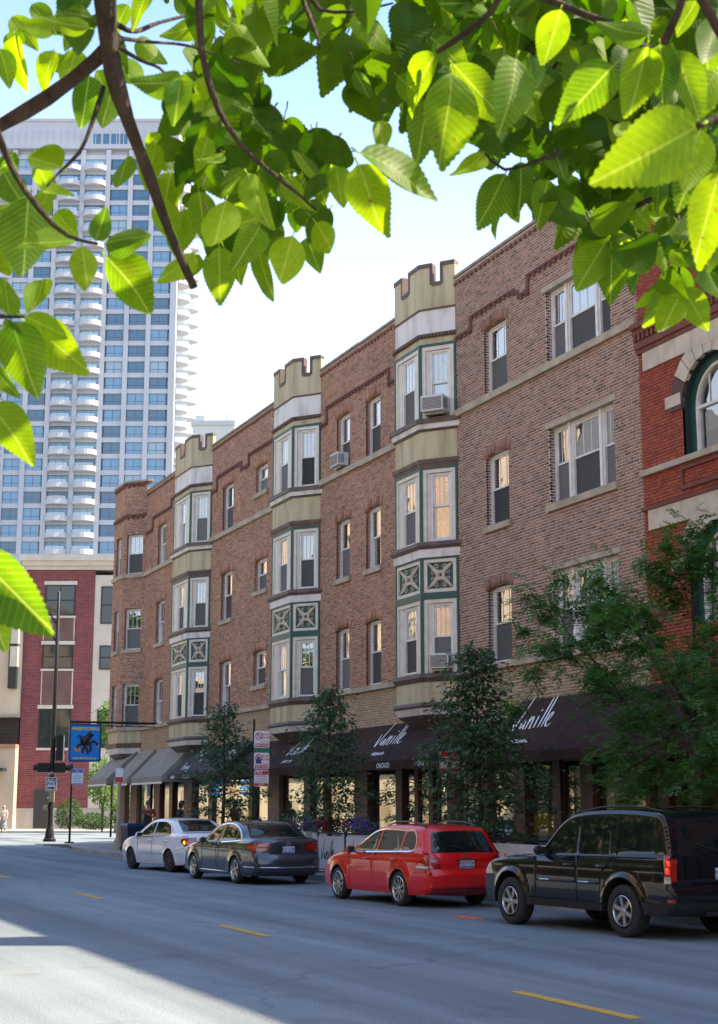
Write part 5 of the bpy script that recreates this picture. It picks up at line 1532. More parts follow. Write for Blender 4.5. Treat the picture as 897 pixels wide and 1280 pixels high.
class Car:
    def __init__(s, sp):
        s.sp = sp
        s.sil = catmull(sp['sil'])
        d = np.linalg.norm(np.diff(s.sil, axis=0), axis=1)
        s.cum = np.concatenate([[0], np.cumsum(d)])
        s.L = sp['L']
    def dist(s, y, z):
        A = s.sil[:-1]; B = s.sil[1:]; p = np.array([y, z]); AB = B-A
        t = np.clip(((p-A)*AB).sum(1)/np.maximum((AB*AB).sum(1), 1e-9), 0, 1)
        return np.min(np.linalg.norm(A+AB*t[:, None]-p, axis=1))
    def belt(s, y):
        a, b = s.sp['belt']; return a+(b-a)*y/s.L
    def wbase(s, y, z):
        sp = s.sp; L = s.L; w0 = sp['W']/2
        f = max(0, (y-(L-sp.get('ftap', 1.0)))/sp.get('ftap', 1.0)); r = max(0, (sp.get('rtap', .8)-y)/sp.get('rtap', .8))
        w_ = w0*(1-sp.get('fa', .14)*f**2.2-sp.get('ra', .09)*r**2.2)
        bl = s.belt(y)
        if z > bl:
            dz = z-bl; w_ -= sp.get('tum', .34)*dz + .03*min(1, dz/.06)
        else:
            u = (bl-z)/(bl-.2)
            w_ -= .045*max(0, (.28-u))/.28*.7
            w_ -= .06*max(0, u-.55)**2/.2
        for zl, am, wd in sp.get('ridge', ()):
            w_ += am*math.exp(-((z-zl(y) if callable(zl) else z-zl)/wd)**2)
        fl = sp.get('flare', .02); R = sp['arch']
        for ya in (sp['rear'], sp['rear']+sp['wb']):
            q = math.hypot(y-ya, z-sp['tr']); 
            if z < bl: w_ += fl*math.exp(-((max(q-R, 0))/sp.get('flw', .09))**2)
        return w_
    def W(s, y, z):
        re = s.sp.get('re', .07)
        d = s.dist(y, z)
        if d >= re: return s.wbase(y, z)
        return s.wbase(y, z)-re*(1-math.sqrt(max(0, 1-(1-d/re)**2)))
    def side(s, y, z):
        return np.array([s.W(y, z), y, z])
    def siden(s, y, z):
        e = .004
        return np.array([1, -(s.W(y+e, z)-s.W(y-e, z))/(2*e), -(s.W(y, z+e)-s.W(y, z-e))/(2*e)])
    def silpt(s, q):
        q = min(max(q, 0), s.cum[-1]); i = min(int(np.searchsorted(s.cum, q, 'right'))-1, len(s.sil)-2)
        t = (q-s.cum[i])/max(s.cum[i+1]-s.cum[i], 1e-9)
        return s.sil[i]*(1-t)+s.sil[i+1]*t
    def s_z(s, z):   # rear end, going up
        for i in range(len(s.sil)-1):
            if s.sil[i][1] <= z <= s.sil[i+1][1]: return s.cum[i]+(z-s.sil[i][1])/max(s.sil[i+1][1]-s.sil[i][1], 1e-6)*(s.cum[i+1]-s.cum[i])
        return 0
    def s_y(s, y):
        for i in range(len(s.sil)-1):
            if s.sil[i][0] <= y <= s.sil[i+1][0] and s.sil[i][1] > .7: return s.cum[i]+(y-s.sil[i][0])/max(s.sil[i+1][0]-s.sil[i][0], 1e-6)*(s.cum[i+1]-s.cum[i])
        return s.cum[-1]
    def We(s, q):
        p = s.silpt(q); return s.wbase(*p)-s.sp.get('re', .07)
    def top(s, q, t):
        p = s.silpt(q); a, b = s.silpt(q-.04), s.silpt(q+.04); tg = (b-a)/max(np.linalg.norm(b-a), 1e-9)
        n = np.array([-tg[1], tg[0]])
        up = abs(tg[0])
        bul = s.sp.get('bulge', .09)*(1-up)+.03*up
        o = bul*(1-min(t*t, 1)**1.3)
        return np.array([t*(s.wbase(*p)-s.sp.get('re', .07)), p[0]+n[0]*o, p[1]+n[1]*o])
    def topn(s, q, t):
        a = s.top(q+.01, t)-s.top(q-.01, t); b = s.top(q, min(t+.01, 1))-s.top(q, max(t-.01, -1))
        return np.cross(b, a)
    def on_top(s, q, t, off=0):
        n = s.topn(q, t); n = n/np.linalg.norm(n); return Vector(s.top(q, t)+n*off), Vector(n)

def patch(outline, pts, regions, fmap, fn, mirror=False):
    V, E = [], []
    def addpoly(p, closed=True):
        k = len(V); V.extend([Vector((a[0], a[1])) for a in p])
        E.extend([(k+i, k+(i+1) % len(p)) for i in range(len(p) if closed else len(p)-1)])
    addpoly(outline)
    for nm, m_, poly, off in regions: addpoly(poly)
    V += [Vector((a[0], a[1])) for a in pts if in_poly(a, outline)]
    vs, es, fs, *_ = delaunay_2d_cdt(V, E, [], 0, 1e-5)
    out = {}
    for f in fs:
        c = ((vs[f[0]].x+vs[f[1]].x+vs[f[2]].x)/3, (vs[f[0]].y+vs[f[1]].y+vs[f[2]].y)/3)
        if not in_poly(c, outline): continue
        r = -1
        for i, (nm, m_, poly, off) in enumerate(regions):
            if in_poly(c, poly): r = i
        out.setdefault(r, []).append(f)
    pos = {}; nor = {}
    for r, fl in out.items():
        for f in fl:
            for k in f:
                if k not in pos:
                    pos[k] = fmap(vs[k].x, vs[k].y); n = fn(vs[k].x, vs[k].y); nor[k] = n/max(np.linalg.norm(n), 1e-9)
    res = {}
    for r, fl in out.items():
        off = 0 if r < 0 else regions[r][3]
        idx = {}; P, Nn, F = [], [], []
        for f in fl:
            g = []
            for k in f:
                if k not in idx:
                    idx[k] = len(P); P.append(pos[k]+nor[k]*off); Nn.append(nor[k])
                g.append(idx[k])
            a, b_, c = (P[i] for i in g)
            if np.dot(np.cross(b_-a, c-a), Nn[g[0]]) < 0: g = g[::-1]
            F.append(g)
        res[r] = (P, Nn, F)
    return res
def patch_obj(name, m, data, parent, mirror=False):
    P, Nn, F = data
    P = [tuple(p) for p in P]; Nn = [tuple(n) for n in Nn]
    if mirror:
        P = [(-p[0], p[1], p[2]) for p in P]; Nn = [(-n[0], n[1], n[2]) for n in Nn]; F = [f[::-1] for f in F]
    me = bpy.data.meshes.new(name); me.from_pydata(P, [], F); me.materials.append(m)
    me.polygons.foreach_set('use_smooth', [True]*len(F))
    me.normals_split_custom_set_from_vertices(Nn)
    me.update()
    return link(name, me, parent)

def build_car(sp):
    c = Car(sp); L = sp['L']; R = sp['arch']; tr = sp['tr']; ya, yb = sp['rear'], sp['rear']+sp['wb']
    root = thing(sp['name'], sp['label'], sp['cat'], sp['loc'], sp.get('rz', 0), 'cars parked along the kerb')
    # outline with wheel arches
    zb = sp['zb']
    bot = []
    def arch(y0):
        a0 = math.asin(max(-1, (zb-tr)/R)); n = 14
        return [(y0+R*math.cos(a0+(PI-2*a0)*i/n), tr+R*math.sin(a0+(PI-2*a0)*i/n)) for i in range(n+1)]
    sil = [tuple(p) for p in c.sil]
    outline = sil + arch(yb) + arch(ya)
    pts = []
    for y in np.arange(.05, L, .085):
        for z in np.arange(zb, 1.95, .075): pts.append((y+.03*((int(z/.075)) % 2), z))
    re = sp.get('re', .07)
    for i in range(0, len(c.sil)-1):
        a, b_ = c.sil[i], c.sil[i+1]; t = (b_-a)/max(np.linalg.norm(b_-a), 1e-9); n_ = np.array([t[1], -t[0]]); mid = (a+b_)/2
        for f in (.04, .15, .35, .65, 1.0): pts.append(tuple(mid+n_*re*f))
    for y0 in (ya, yb):
        for rr in (R+.03, R+.07, R+.12):
            for a in np.linspace(-.2, PI+.2, 26): pts.append((y0+rr*math.cos(a), tr+rr*math.sin(a)))
    mats = {'paint': sp['paint'], 'glass': car_glass, 'red': tail_red, 'clear': tail_clear, 'black': black_pl, 'chrome': chrome, 'amber': amber, 'lower': sp.get('lower', sp['paint'])}
    side = patch(outline, pts, sp['side'], c.side, c.siden)
    doors = {}
    for r, data in sorted(side.items()):
        nm, mk = ('body_side', 'paint') if r < 0 else (sp['side'][r][0], sp['side'][r][1])
        for mir in (True, False):
            par = root
            o = patch_obj(nm, mats[mk], data, par, mir)
            if nm == 'door': doors.setdefault(r, []).append(o)
    # door handles on each door
    for r, (dl, dr) in doors.items():
        poly = sp['side'][r][2]; y0 = min(p[0] for p in poly); hz = sp['handle_z']
        hy = sp['handle_y'][r] if isinstance(sp['handle_y'], dict) else y0+.18
        for o, s_ in ((dl, -1), (dr, 1)):
            w_ = c.W(hy, hz)
            k = MB(); k.tube([(s_*(w_-.01), hy-.10, hz), (s_*(w_+.028), hy-.085, hz), (s_*(w_+.032), hy, hz+.004), (s_*(w_+.028), hy+.085, hz), (s_*(w_-.01), hy+.10, hz)], [.016, .02, .02, .02, .016], 8)
            k.build('handle', mats[sp.get('handle_mat', 'paint')], o, world=False, smooth=True)
    # seams and trim lines
    for s_ in (-1, 1):
        for line, wd, mk in sp['lines']:
            k = MB(); kc = MB()
            pl = catmull(line, .05) if len(line) > 2 else np.array([np.array(line[0])*(1-i/14)+np.array(line[1])*i/14 for i in range(15)])
            tgt = kc if mk == 'chrome' else k
            prev = None
            for i, p in enumerate(pl):
                t = pl[min(i+1, len(pl)-1)]-pl[max(i-1, 0)]; t = t/max(np.linalg.norm(t), 1e-9); n_ = np.array([-t[1], t[0]])*wd/2
                a, b_ = p+n_, p-n_
                lift = .006 if mk == 'chrome' else .0025
                ia = tgt.p(s_*(c.W(*a)+lift), *a); ib = tgt.p(s_*(c.W(*b_)+lift), *b_)
                if prev: tgt.face([prev[0], ia, ib, prev[1]])
                prev = (ia, ib)
            if k.v: k.build('panel_gap', hub_dark, root, world=False)
            if kc.v: kc.build('chrome_strip', chrome, root, world=False, smooth=True)
    # top skin
    qmax = c.cum[-1]
    reg = []
    for nm, mk, poly, off in sp['top'](c):
        reg.append((nm, mk, poly, off))
    outl = [(q, -1.) for q in np.linspace(0, qmax, 110)] + [(q, 1.) for q in np.linspace(qmax, 0, 110)]
    pts = [(q, t) for q in np.linspace(.03, qmax-.03, 120) for t in (-.97, -.9, -.75, -.55, -.3, -.02, .3, .55, .75, .9, .97)]
    # parameters scaled so that both axes are in metres for the triangulation
    w0 = sp['W']/2
    sc = lambda p: (p[0], p[1]*w0)
    tp = patch([sc(p) for p in outl], [sc(p) for p in pts], [(a, b_, [sc(p) for p in pl], o) for a, b_, pl, o in reg], lambda q, t: c.top(q, t/w0), lambda q, t: c.topn(q, t/w0))
    for r, data in sorted(tp.items()):
        nm, mk = ('body_shell', 'paint') if r < 0 else (reg[r][0], reg[r][1])
        patch_obj(nm, mats[mk], data, root)
    # wheel wells and floor
    k = MB()
    for s_ in (-1, 1):
        for y0 in (ya, yb):
            ar = arch(y0)
            for a, b_ in zip(ar[:-1], ar[1:]):
                wa, wb_ = c.W(*a)-.002, c.W(*b_)-.002
                k.quad((s_*wa, *a), (s_*wb_, *b_), (s_*.45, *b_), (s_*.45, *a))
            k.poly([(s_*.46, y0+1.05*R*math.cos(PI*i/10), tr+1.05*R*math.sin(PI*i/10)) for i in range(11)])
    e = w0*.86
    k.box(-e, e, .22, L-.22, zb+.02, zb+.16); k.box(-e*.55, e*.55, .2, L-.2, zb+.16, zb+.5)
    k.build('underbody', hub_dark, root, world=False)
    # wheels
    tyre = MB(); wt = sp.get('tw', .205)
    tyre.lathe([(tr*.66, -wt/2+.01), (tr*.80, -wt/2), (tr*.93, -wt/2+.006), (tr, -wt/2+.035), (tr, wt/2-.035), (tr*.93, wt/2-.006), (tr*.80, wt/2), (tr*.66, wt/2-.01)], 32, axis='x')
    tm = tyre.mesh('wheel', tyre_m, smooth=True)
    rim = MB(); rr = tr*sp.get('rimf', .68)
    rim.lathe([(rr, .0), (rr, -wt/2+.004), (rr*.955, -wt/2-.004), (rr*.91, -wt/2+.012), (rr*.88, -.02)], 32, axis='x')
    ns = sp['spokes']
    for i in range(ns):
        a = 2*PI*i/ns; sw_ = rr*sp.get('spw', .16)
        ca, sa = math.cos(a), math.sin(a)
        def P(r, w_, x): return (x, r*ca-w_*sa, r*sa+w_*ca)
        x0, x1 = -wt/2+.006, -wt/2+.035
        r0, r1 = rr*.12, rr*.93
        q = [(r0, sw_*.55), (r0, -sw_*.55), (r1, -sw_*sp.get('spt', .42)), (r1, sw_*sp.get('spt', .42))]
        ia = [rim.p(*P(r, w_, x0+(.012 if r == r0 else 0))) for r, w_ in q]; ib = [rim.p(*P(r, w_, x1+.02)) for r, w_ in q]
        rim.face(ia[::-1]); rim.face(ib)
        for j in range(4): rim.face([ia[j], ia[(j+1) % 4], ib[(j+1) % 4], ib[j]])
    rim.lathe([(0, -wt/2+.004), (rr*.16, -wt/2+.006), (rr*.2, -wt/2+.02), (rr*.2, .03)], 16, axis='x')
    rmesh = rim.mesh('rim', sp.get('rim_mat', alloy), smooth=30)
    disc = MB(); disc.lathe([(0, -.012), (rr*.9, -.012), (rr*.9, .0)], 24, axis='x'); dmesh = disc.mesh('brake_disc', mat('dark brake disc', (.05,.05,.05), .5, .6))
    for s_ in (-1, 1):
        for y0 in (ya, yb):
            x = s_*(c.W(y0, tr+R+.02)-wt/2-.015)
            mw = Matrix.Translation((x, y0, tr)) @ (Matrix.Rotation(PI, 4, 'Z') if s_ > 0 else Matrix.Identity(4)) @ Matrix.Rotation(.3+y0, 4, 'X')
            wo = link('wheel', tm, root, mw); link('rim', rmesh, wo); link('brake_disc', dmesh, wo)
    # mirrors
    for s_ in (-1, 1):
        my, mz = sp['mirror']; w_ = c.W(my, mz)
        k = MB(); n = 10
        rings = []
        for i in range(n+1):
            t = i/n; a = math.sin(PI*min(max(t, .02), .98))**.45
            cx = s_*(w_+.04+.20*t); 
            rings.append([k.p(cx, my+sp.get('mrw', .055)*a*math.cos(q)+.03*(1-t), mz+.02+.075*a*math.sin(q)) for q in [2*PI*j/12 for j in range(12)]])
        for a_, b_ in zip(rings[:-1], rings[1:]):
            for j in range(12): k.face([a_[j], a_[(j+1) % 12], b_[(j+1) % 12], b_[j]])
        k.face(rings[0][::-1]); k.face(rings[-1])
        k.box(min(s_*(w_-.03), s_*(w_+.07)), max(s_*(w_-.03), s_*(w_+.07)), my-.02, my+.03, mz-.045, mz-.015)
        k.build('mirror', mats[sp.get('mirror_mat', 'paint')], root, world=False, smooth=True)
        g = MB(); g.box(min(s_*(w_+.07), s_*(w_+.22)), max(s_*(w_+.07), s_*(w_+.22)), my-.062, my-.052, mz-.035, mz+.075); g.build('mirror_glass', car_glass, root, world=False)
    sp['extra'](c, root, mats)
    return root, c
def rear_box(c, root, name, m, q, t0, t1, dz, off, th=.012, parent=None):
    """a flat piece set on the rear face, centred at height q"""
    s0 = c.s_z(q)
    p, n = c.on_top(s0, (t0+t1)/2, off)
    x0, x1 = c.top(s0, t0)[0], c.top(s0, t1)[0]
    a, _ = c.on_top(s0-dz/2, (t0+t1)/2, off); b_, _ = c.on_top(s0+dz/2, (t0+t1)/2, off)
    up = (b_-a).normalized(); xd = Vector((1, 0, 0)); nn = xd.cross(up)*1
    k = MB()
    def T(u, v, w_): return a+up*(v)+Vector((u, 0, 0))+n*w_
    k.T = T; k.box(x0, x1, 0, dz, -th, 0); k.T = None
    return k.build(name, m, parent or root, world=False), (a, up, n)
def plate(c, root, z, txt, xw=.155, tc=0., off=.02):
    s0 = c.s_z(z); w_ = c.top(s0, 1)[0]
    o, (a, up, n) = rear_box(c, root, 'number_plate', plate_w, z, tc-xw/w_, tc+xw/w_, .155, off)
    k = MB(); k.T = lambda u, v, w_: a+up*v+Vector((u, 0, 0))+n*w_
    x = tc*w_
    k.box(x-xw*.97, x+xw*.97, .006, .045, 0, .002); k.T = None
    k.build('plate_band', plate_b, o, world=False)
    me = text_mesh(txt, .085, bold=.003); me.materials.clear(); me.materials.append(mat('plate print', (.04,.05,.16), .5))
    m_ = Matrix((Vector((1,0,0)), up, Vector((1,0,0)).cross(up))).transposed().to_4x4()
    if (m_.to_3x3() @ Vector((0,0,1))).dot(n) < 0: pass
    m_.translation = a+up*.095+Vector((x, 0, 0))+n*.003
    link('lettering', me, o, m_)
def emblem(c, root, z, r=.055, vw=True):
    s0 = c.s_z(z); p, n = c.on_top(s0, 0, .008)
    p2, _ = c.on_top(s0+.02, 0, .008); up = (p2-p).normalized()
    k = MB(); k.T = lambda u, v, w_: p+up*v+Vector((u, 0, 0))+n*w_
    N_ = 20
    for i in range(N_):
        a, b_ = 2*PI*i/N_, 2*PI*(i+1)/N_
        for (r0, w0_), (r1, w1_) in (((r, 0), (r, .008)), ((r, .008), (r*.84, .008)), ((r*.84, .008), (r*.84, 0))):
            k.quad(*[(rr*math.cos(t), rr*math.sin(t), ww) for rr, ww, t in ((r0, w0_, a), (r1, w1_, a), (r1, w1_, b_), (r0, w0_, b_))])
    if vw:
        for pl in ([(-.42, .72), (0, .05), (.42, .72)], [(-.74, .38), (-.36, -.75), (0, -.08), (.36, -.75), (.74, .38)]):
            for (x0, y0), (x1, y1) in zip(pl[:-1], pl[1:]):
                d = Vector((x1-x0, y1-y0)).normalized(); e = Vector((-d.y, d.x))*.09
                k.poly([((x0+e.x)*r, (y0+e.y)*r, .006), ((x1+e.x)*r, (y1+e.y)*r, .006), ((x1-e.x)*r, (y1-e.y)*r, .006), ((x0-e.x)*r, (y0-e.y)*r, .006)])
    else:
        for a in ((-.9, .9, -.12, .12), (-.3, .3, -.3, .3)): k.box(a[0]*r, a[1]*r, a[2]*r, a[3]*r, 0, .008)
    k.T = None
    k.build('emblem', chrome, root, world=False)
def rails(c, root, y0, y1, inset=.10, m=None, h=.05):
    for s_ in (-1, 1):
        k = MB(); pts = []
        for i in range(13):
            y = y0+(y1-y0)*i/12; q = c.s_y(y); p = c.top(q, .88)
            pts.append((s_*p[0], p[1], p[2]+.012+h*min(1, 4*min(i, 12-i)/12)))
        k.tube(pts, .016, 8); k.build('roof_rail', m or black_pl, root, world=False, smooth=True)
def exhaust(root, x, z, y=.05, r=.035):
    k = MB(); k.lathe([(r, -.02), (r, .2), (r*.85, .2), (r*.85, 0)], 12, axis='y', c=(x, y, z)); k.build('exhaust_pipe', chrome, root, world=False, smooth=True)
def wiper(c, root, z0, z1, t0=0, t1=-.45):
    k = MB(); pts = []
    for i in range(6):
        t = i/5; p, n = c.on_top(c.s_z(z0+(z1-z0)*t), t0+(t1-t0)*t, .02); pts.append(p)
    k.tube(pts, .01, 5); k.build('rear_wiper', black_pl, root, world=False)
def trap(c, zlo, zhi, t0, t1=None): # region on the rear face between two heights
    t1 = t0 if t1 is None else t1
    a, b_ = c.s_z(zlo), c.s_z(zhi)
    return [(a, -t0), (a, t0), (b_, t1), (b_, -t1)]
def rp(p, r=.04): return round_poly(p, r)
def place(root, sp, mid, rz, sc):
    """stand the car so that the middle of its left wheels is at mid"""
    q = Vector((-sp['W']/2*sc[0], (sp['rear']+sp['wb']/2)*sc[1], 0)); q.rotate(Matrix.Rotation(rz, 3, 'Z'))
    root.matrix_basis = Matrix.Translation((mid[0]-q.x, mid[1]-q.y, 0)) @ Matrix.Rotation(rz, 4, 'Z') @ Matrix.Diagonal((*sc, 1))

# ---- black sport utility car
def suv_top(c):
    a, b_ = c.s_z(1.17), c.s_z(1.66)
    f0, f1 = c.s_y(2.52), c.s_y(3.15)
    return [('rear_window', 'glass', rp([(a, -.90), (a, .90), (b_, .84), (b_, -.84)], .06), .004),
            ('windscreen', 'glass', rp([(f0, -.86), (f0, .86), (f1, .92), (f1, -.92)], .05), -.004),
            ('bumper_cover', 'black', [(0.01, -.999), (0.01, .999), (c.s_z(.53), .999), (c.s_z(.53), -.999)], .006),
            ('tail_lamp', 'red', [(c.s_z(.82), .90), (c.s_z(.82), .999), (c.s_z(1.13), .999), (c.s_z(1.13), .90)], .006),
            ('tail_lamp', 'red', [(c.s_z(.82), -.90), (c.s_z(.82), -.999), (c.s_z(1.13), -.999), (c.s_z(1.13), -.90)], .006)]
def suv_extra(c, root, mats):
    rails(c, root, .45, 2.35, m=black_pl, h=.035)
    plate(c, root, .92, 'V81 4401', tc=.02)
    wiper(c, root, 1.2, 1.32, .0, -.5)
    for s_ in (-1, 1):
        k = MB(); 
        for (z, r) in ((1.07, .042), (.965, .045)):
            y = .13; w_ = c.W(y, z); k.lathe([(r, 0), (r*.8, .012), (0, .016)], 12, axis='x', c=(s_*(w_+.001)-(0 if s_ > 0 else .0), y, z)) if s_ > 0 else k.lathe([(r, 0), (r*.8, -.012), (0, -.016)], 12, axis='x', c=(-(w_+.001), y, z))
        k.build('lamp_bulb', mat('glowing red lens', (.65,.03,.015), .1, Emission_Color=(1,.05,.02,1), Emission_Strength=.35), root, world=False, smooth=True)
        k = MB(); y = .06; w_ = c.W(.1, .56); k.box(min(s_*(w_-.06), s_*(w_+.004)), max(s_*(w_-.06), s_*(w_+.004)), .02, .13, .53, .575); k.build('reflector', tail_red, root, world=False)
        k = MB()
        for y0, y1 in ((1.66, 2.16), (2.24, 3.22)):
            pts = [(s_*(c.W(y, .74)+.006), y, .74) for y in np.linspace(y0, y1, 8)]
            k.tube(pts, .022, 6)
        k.build('door_moulding', black_pl, root, world=False)
        k = MB(); pts = [(s_*(c.W(y, .74)+.022), y, .745) for y in np.linspace(2.86, 3.12, 4)]; k.tube(pts, .012, 6)
        pts = [(s_*(c.W(y, .74)+.022), y, .745) for y in np.linspace(1.86, 2.12, 4)]; k.tube(pts, .012, 6); k.build('door_badge', chrome, root, world=False)
    k = MB(); k.box(-.03, .03, -.06, .1, .38, .44); k.box(-.3, .3, .02, .14, .34, .40); k.build('tow_hitch', black_pl, root, world=False)
    exhaust(root, .55, .34, y=.12)
tum_suv = .26
suv = dict(name='sport_utility_car', cat='car', label='black sport utility car with roof rails and silver wheels, nearest in the row', L=4.87, W=1.90, zb=.34, tr=.372, tw=.245, arch=.47, rear=1.08, wb=2.87,
  paint=paint('black car paint', (.006,.007,.010), .2, 0, .8, .2), lower=black_pl, belt=(1.12, 1.06), tum=.17, re=.055, ftap=1.1, fa=.12, ra=.05, rtap=.5, flare=.045, flw=.055, bulge=.07,
  ridge=[(.98, .010, .06)], spokes=6, spw=.24, spt=.6, rimf=.60,
  sil=[(.20,.34),(.06,.44),(.02,.56),(.02,.70),(.09,.74),(.10,.85),(.11,1.12),(.17,1.40),(.27,1.66),(.36,1.745),(.60,1.775),(1.2,1.80),(1.9,1.79),(2.38,1.74),(2.66,1.63),(2.98,1.36),(3.22,1.16),(3.38,1.115),(4.2,1.06),(4.65,.98),(4.81,.86),(4.87,.66),(4.86,.46),(4.72,.34)],
  side=[('bumper_cover', 'black', [(-.1,.2),(.60,.2),(.60,.52),(-.1,.54)], .004),
    ('sill', 'black', [(1.3,.2),(3.6,.2),(3.6,.46),(1.3,.46)], .004),
    ('door', 'paint', [(1.62,.47),(2.20,.47),(2.20,1.12),(2.18,1.70),(1.45,1.72),(1.40,1.10),(1.60,.85)], .0),
    ('door', 'paint', [(2.20,.47),(3.28,.47),(3.26,1.08),(3.10,1.22),(2.66,1.58),(2.20,1.70)], .0),
    ('window', 'glass', rp([(.36,1.16),(1.26,1.145),(1.22,1.67),(.50,1.67)], .035), -.006),
    ('window', 'glass', rp([(1.38,1.145),(1.58,1.14),(1.58,1.68),(1.34,1.68)], .03), -.006),
    ('window', 'glass', rp([(1.61,1.14),(2.12,1.13),(2.11,1.685),(1.61,1.69)], .04), -.006),
    ('window', 'glass', rp([(2.25,1.13),(3.12,1.12),(3.04,1.21),(2.62,1.575),(2.30,1.675),(2.24,1.68)], .04), -.006),
    ('tail_lamp', 'red', [(-.1,.88),(.17,.86),(.20,1.17),(-.1,1.17)], .005),
    ('headlamp', 'clear', [(4.52,.78),(5.,.76),(5.,.95),(4.60,.95)], .003),
    ('tail_lamp_clear', 'clear', [(-.1,.80),(.17,.79),(.17,.88),(-.1,.89)], .005)],
  lines=[([(1.62,.47),(1.60,.85),(1.40,1.08)], .010, 'black'), ([(2.20,.47),(2.20,1.12)], .010, 'black'), ([(3.28,.47),(3.26,1.08)], .010, 'black'), ([(.42,1.03),(.50,.96),(.62,.98),(.60,1.07),(.47,1.08),(.42,1.03)], .006, 'black'), ([(.36,1.14),(1.9,1.125),(3.15,1.105)], .012, 'black')],
  handle_z=.985, handle_y=0, mirror=(3.0, 1.17), mirror_mat='black', mrw=.075, top=suv_top, extra=suv_extra,
  loc=(11.98, 18.33-1.08-1.435, 0), rz=rad(-.6))
suv['loc'] = (11.10+.95, 18.33-1.08-1.435, 0)
place(build_car(suv)[0], suv, (11.02, 18.28), rad(5.5), (.90, .89, .895))

# ---- red estate car
def red_top(c):
    a, b_ = c.s_z(1.0), c.s_z(1.37)
    f0, f1 = c.s_y(2.30), c.s_y(3.08)
    return [('rear_window', 'glass', rp([(a, -.93), (a, .93), (b_, .88), (b_, -.88)], .07), .004),
            ('windscreen', 'glass', rp([(f0, -.84), (f0, .84), (f1, .92), (f1, -.92)], .05), -.004),
            ('bumper_cover', 'lower', [(0.005, -.999), (0.005, .999), (c.s_z(.36), .999), (c.s_z(.36), -.999)], .004),
            ('tail_lamp', 'red', [(c.s_z(.72), .72), (c.s_z(.72), .999), (c.s_z(.95), .999), (c.s_z(.90), .80)], .006),
            ('tail_lamp', 'red', [(c.s_z(.72), -.72), (c.s_z(.72), -.999), (c.s_z(.95), -.999), (c.s_z(.90), -.80)], .006)]
def red_extra(c, root, mats):
    rails(c, root, .55, 2.1, m=mat('dark roof rail', (.10,.10,.10), .3, .6), h=.045)
    plate(c, root, .78, 'X22 F121'); emblem(c, root, .935); wiper(c, root, 1.04, 1.1, 0, -.5); exhaust(root, -.5, .28, y=.10)
    k = MB(); s0 = c.s_z(.86); a, n = c.on_top(s0, 0, .006)
    k.tube([c.on_top(c.s_z(.862), t, .01)[0] for t in np.linspace(-.32, .32, 9)], .016, 6); k.build('tailgate_grip', black_pl, root, world=False)
    for s_ in (-1, 1):
        k = MB(); pts = [(s_*(c.W(y, .735)+.004), y, .735) for y in np.linspace(.06, .34, 5)]; k.tube(pts, .028, 6); k.build('lamp_strip', tail_clear, root, world=False)
red = dict(name='estate_car', cat='car', label='bright red estate car with roof rails parked ahead of the black car', L=4.56, W=1.78, zb=.22, tr=.325, arch=.375, rear=1.05, wb=2.58,
  paint=paint('red car paint', (.66,.008,.008), .28, 0, .8, .3), lower=paint('red lower bumper', (.30,.005,.008), .35), belt=(1.0, .94), tum=.36, re=.07, bulge=.10, flare=.02,
  ridge=[(.86, .008, .05), (.36, .010, .04)], spokes=9, spw=.16, spt=.5, rimf=.73,
  sil=[(.16,.24),(.03,.34),(.0,.48),(.0,.64),(.06,.70),(.09,.90),(.17,1.05),(.33,1.30),(.42,1.43),(.52,1.465),(.9,1.495),(1.6,1.505),(2.08,1.47),(2.42,1.375),(2.78,1.20),(3.12,1.04),(3.36,.985),(4.0,.88),(4.32,.76),(4.50,.60),(4.56,.45),(4.53,.28),(4.42,.22)],
  side=[('door', 'paint', [(1.30,.36),(2.18,.32),(2.18,.98),(2.16,1.44),(1.45,1.46),(1.08,.98),(1.25,.80)], 0), ('door', 'paint', [(2.18,.32),(3.10,.32),(3.14,.95),(2.80,1.13),(2.34,1.38),(2.16,1.44)], 0),
    ('window', 'glass', rp([(.52,1.06),(1.02,1.035),(1.00,1.38),(.70,1.39),(.55,1.25)], .07), -.005),
    ('window', 'glass', rp([(1.08,1.03),(1.98,1.00),(1.96,1.405),(1.06,1.395)], .04), -.005),
    ('window', 'glass', rp([(2.05,1.0),(2.98,.975),(2.74,1.12),(2.34,1.335),(2.03,1.405)], .04), -.005),
    ('tail_lamp', 'red', rp([(-.1,.74),(.10,.70),(.40,.735),(.24,.90),(.10,.95),(-.1,.95)], .02), .004)],
  lines=[([(1.30,.36),(1.38,.62),(1.25,.80),(1.08,.98)], .008, 'black'), ([(2.10,.32),(2.04,.98)], .008, 'black'), ([(3.10,.32),(3.16,.93)], .008, 'black'), ([(.52,.62),(.30,.66),(.02,.66)], .007, 'black'),
     ([(3.0,.965),(2.0,.99),(1.0,1.02),(.55,1.045),(.50,1.10),(.54,1.27),(.70,1.405),(1.05,1.41),(1.98,1.42),(2.34,1.35),(2.76,1.13)], .022, 'chrome')],
  handle_z=.86, handle_y=0, mirror=(2.84, 1.0), top=red_top, extra=red_extra, loc=(11.10+.89, 25.04-1.05-1.29, 0), rz=rad(-.5))
place(build_car(red)[0], red, (11.06, 25.04), rad(3), (.90, .905, .895))

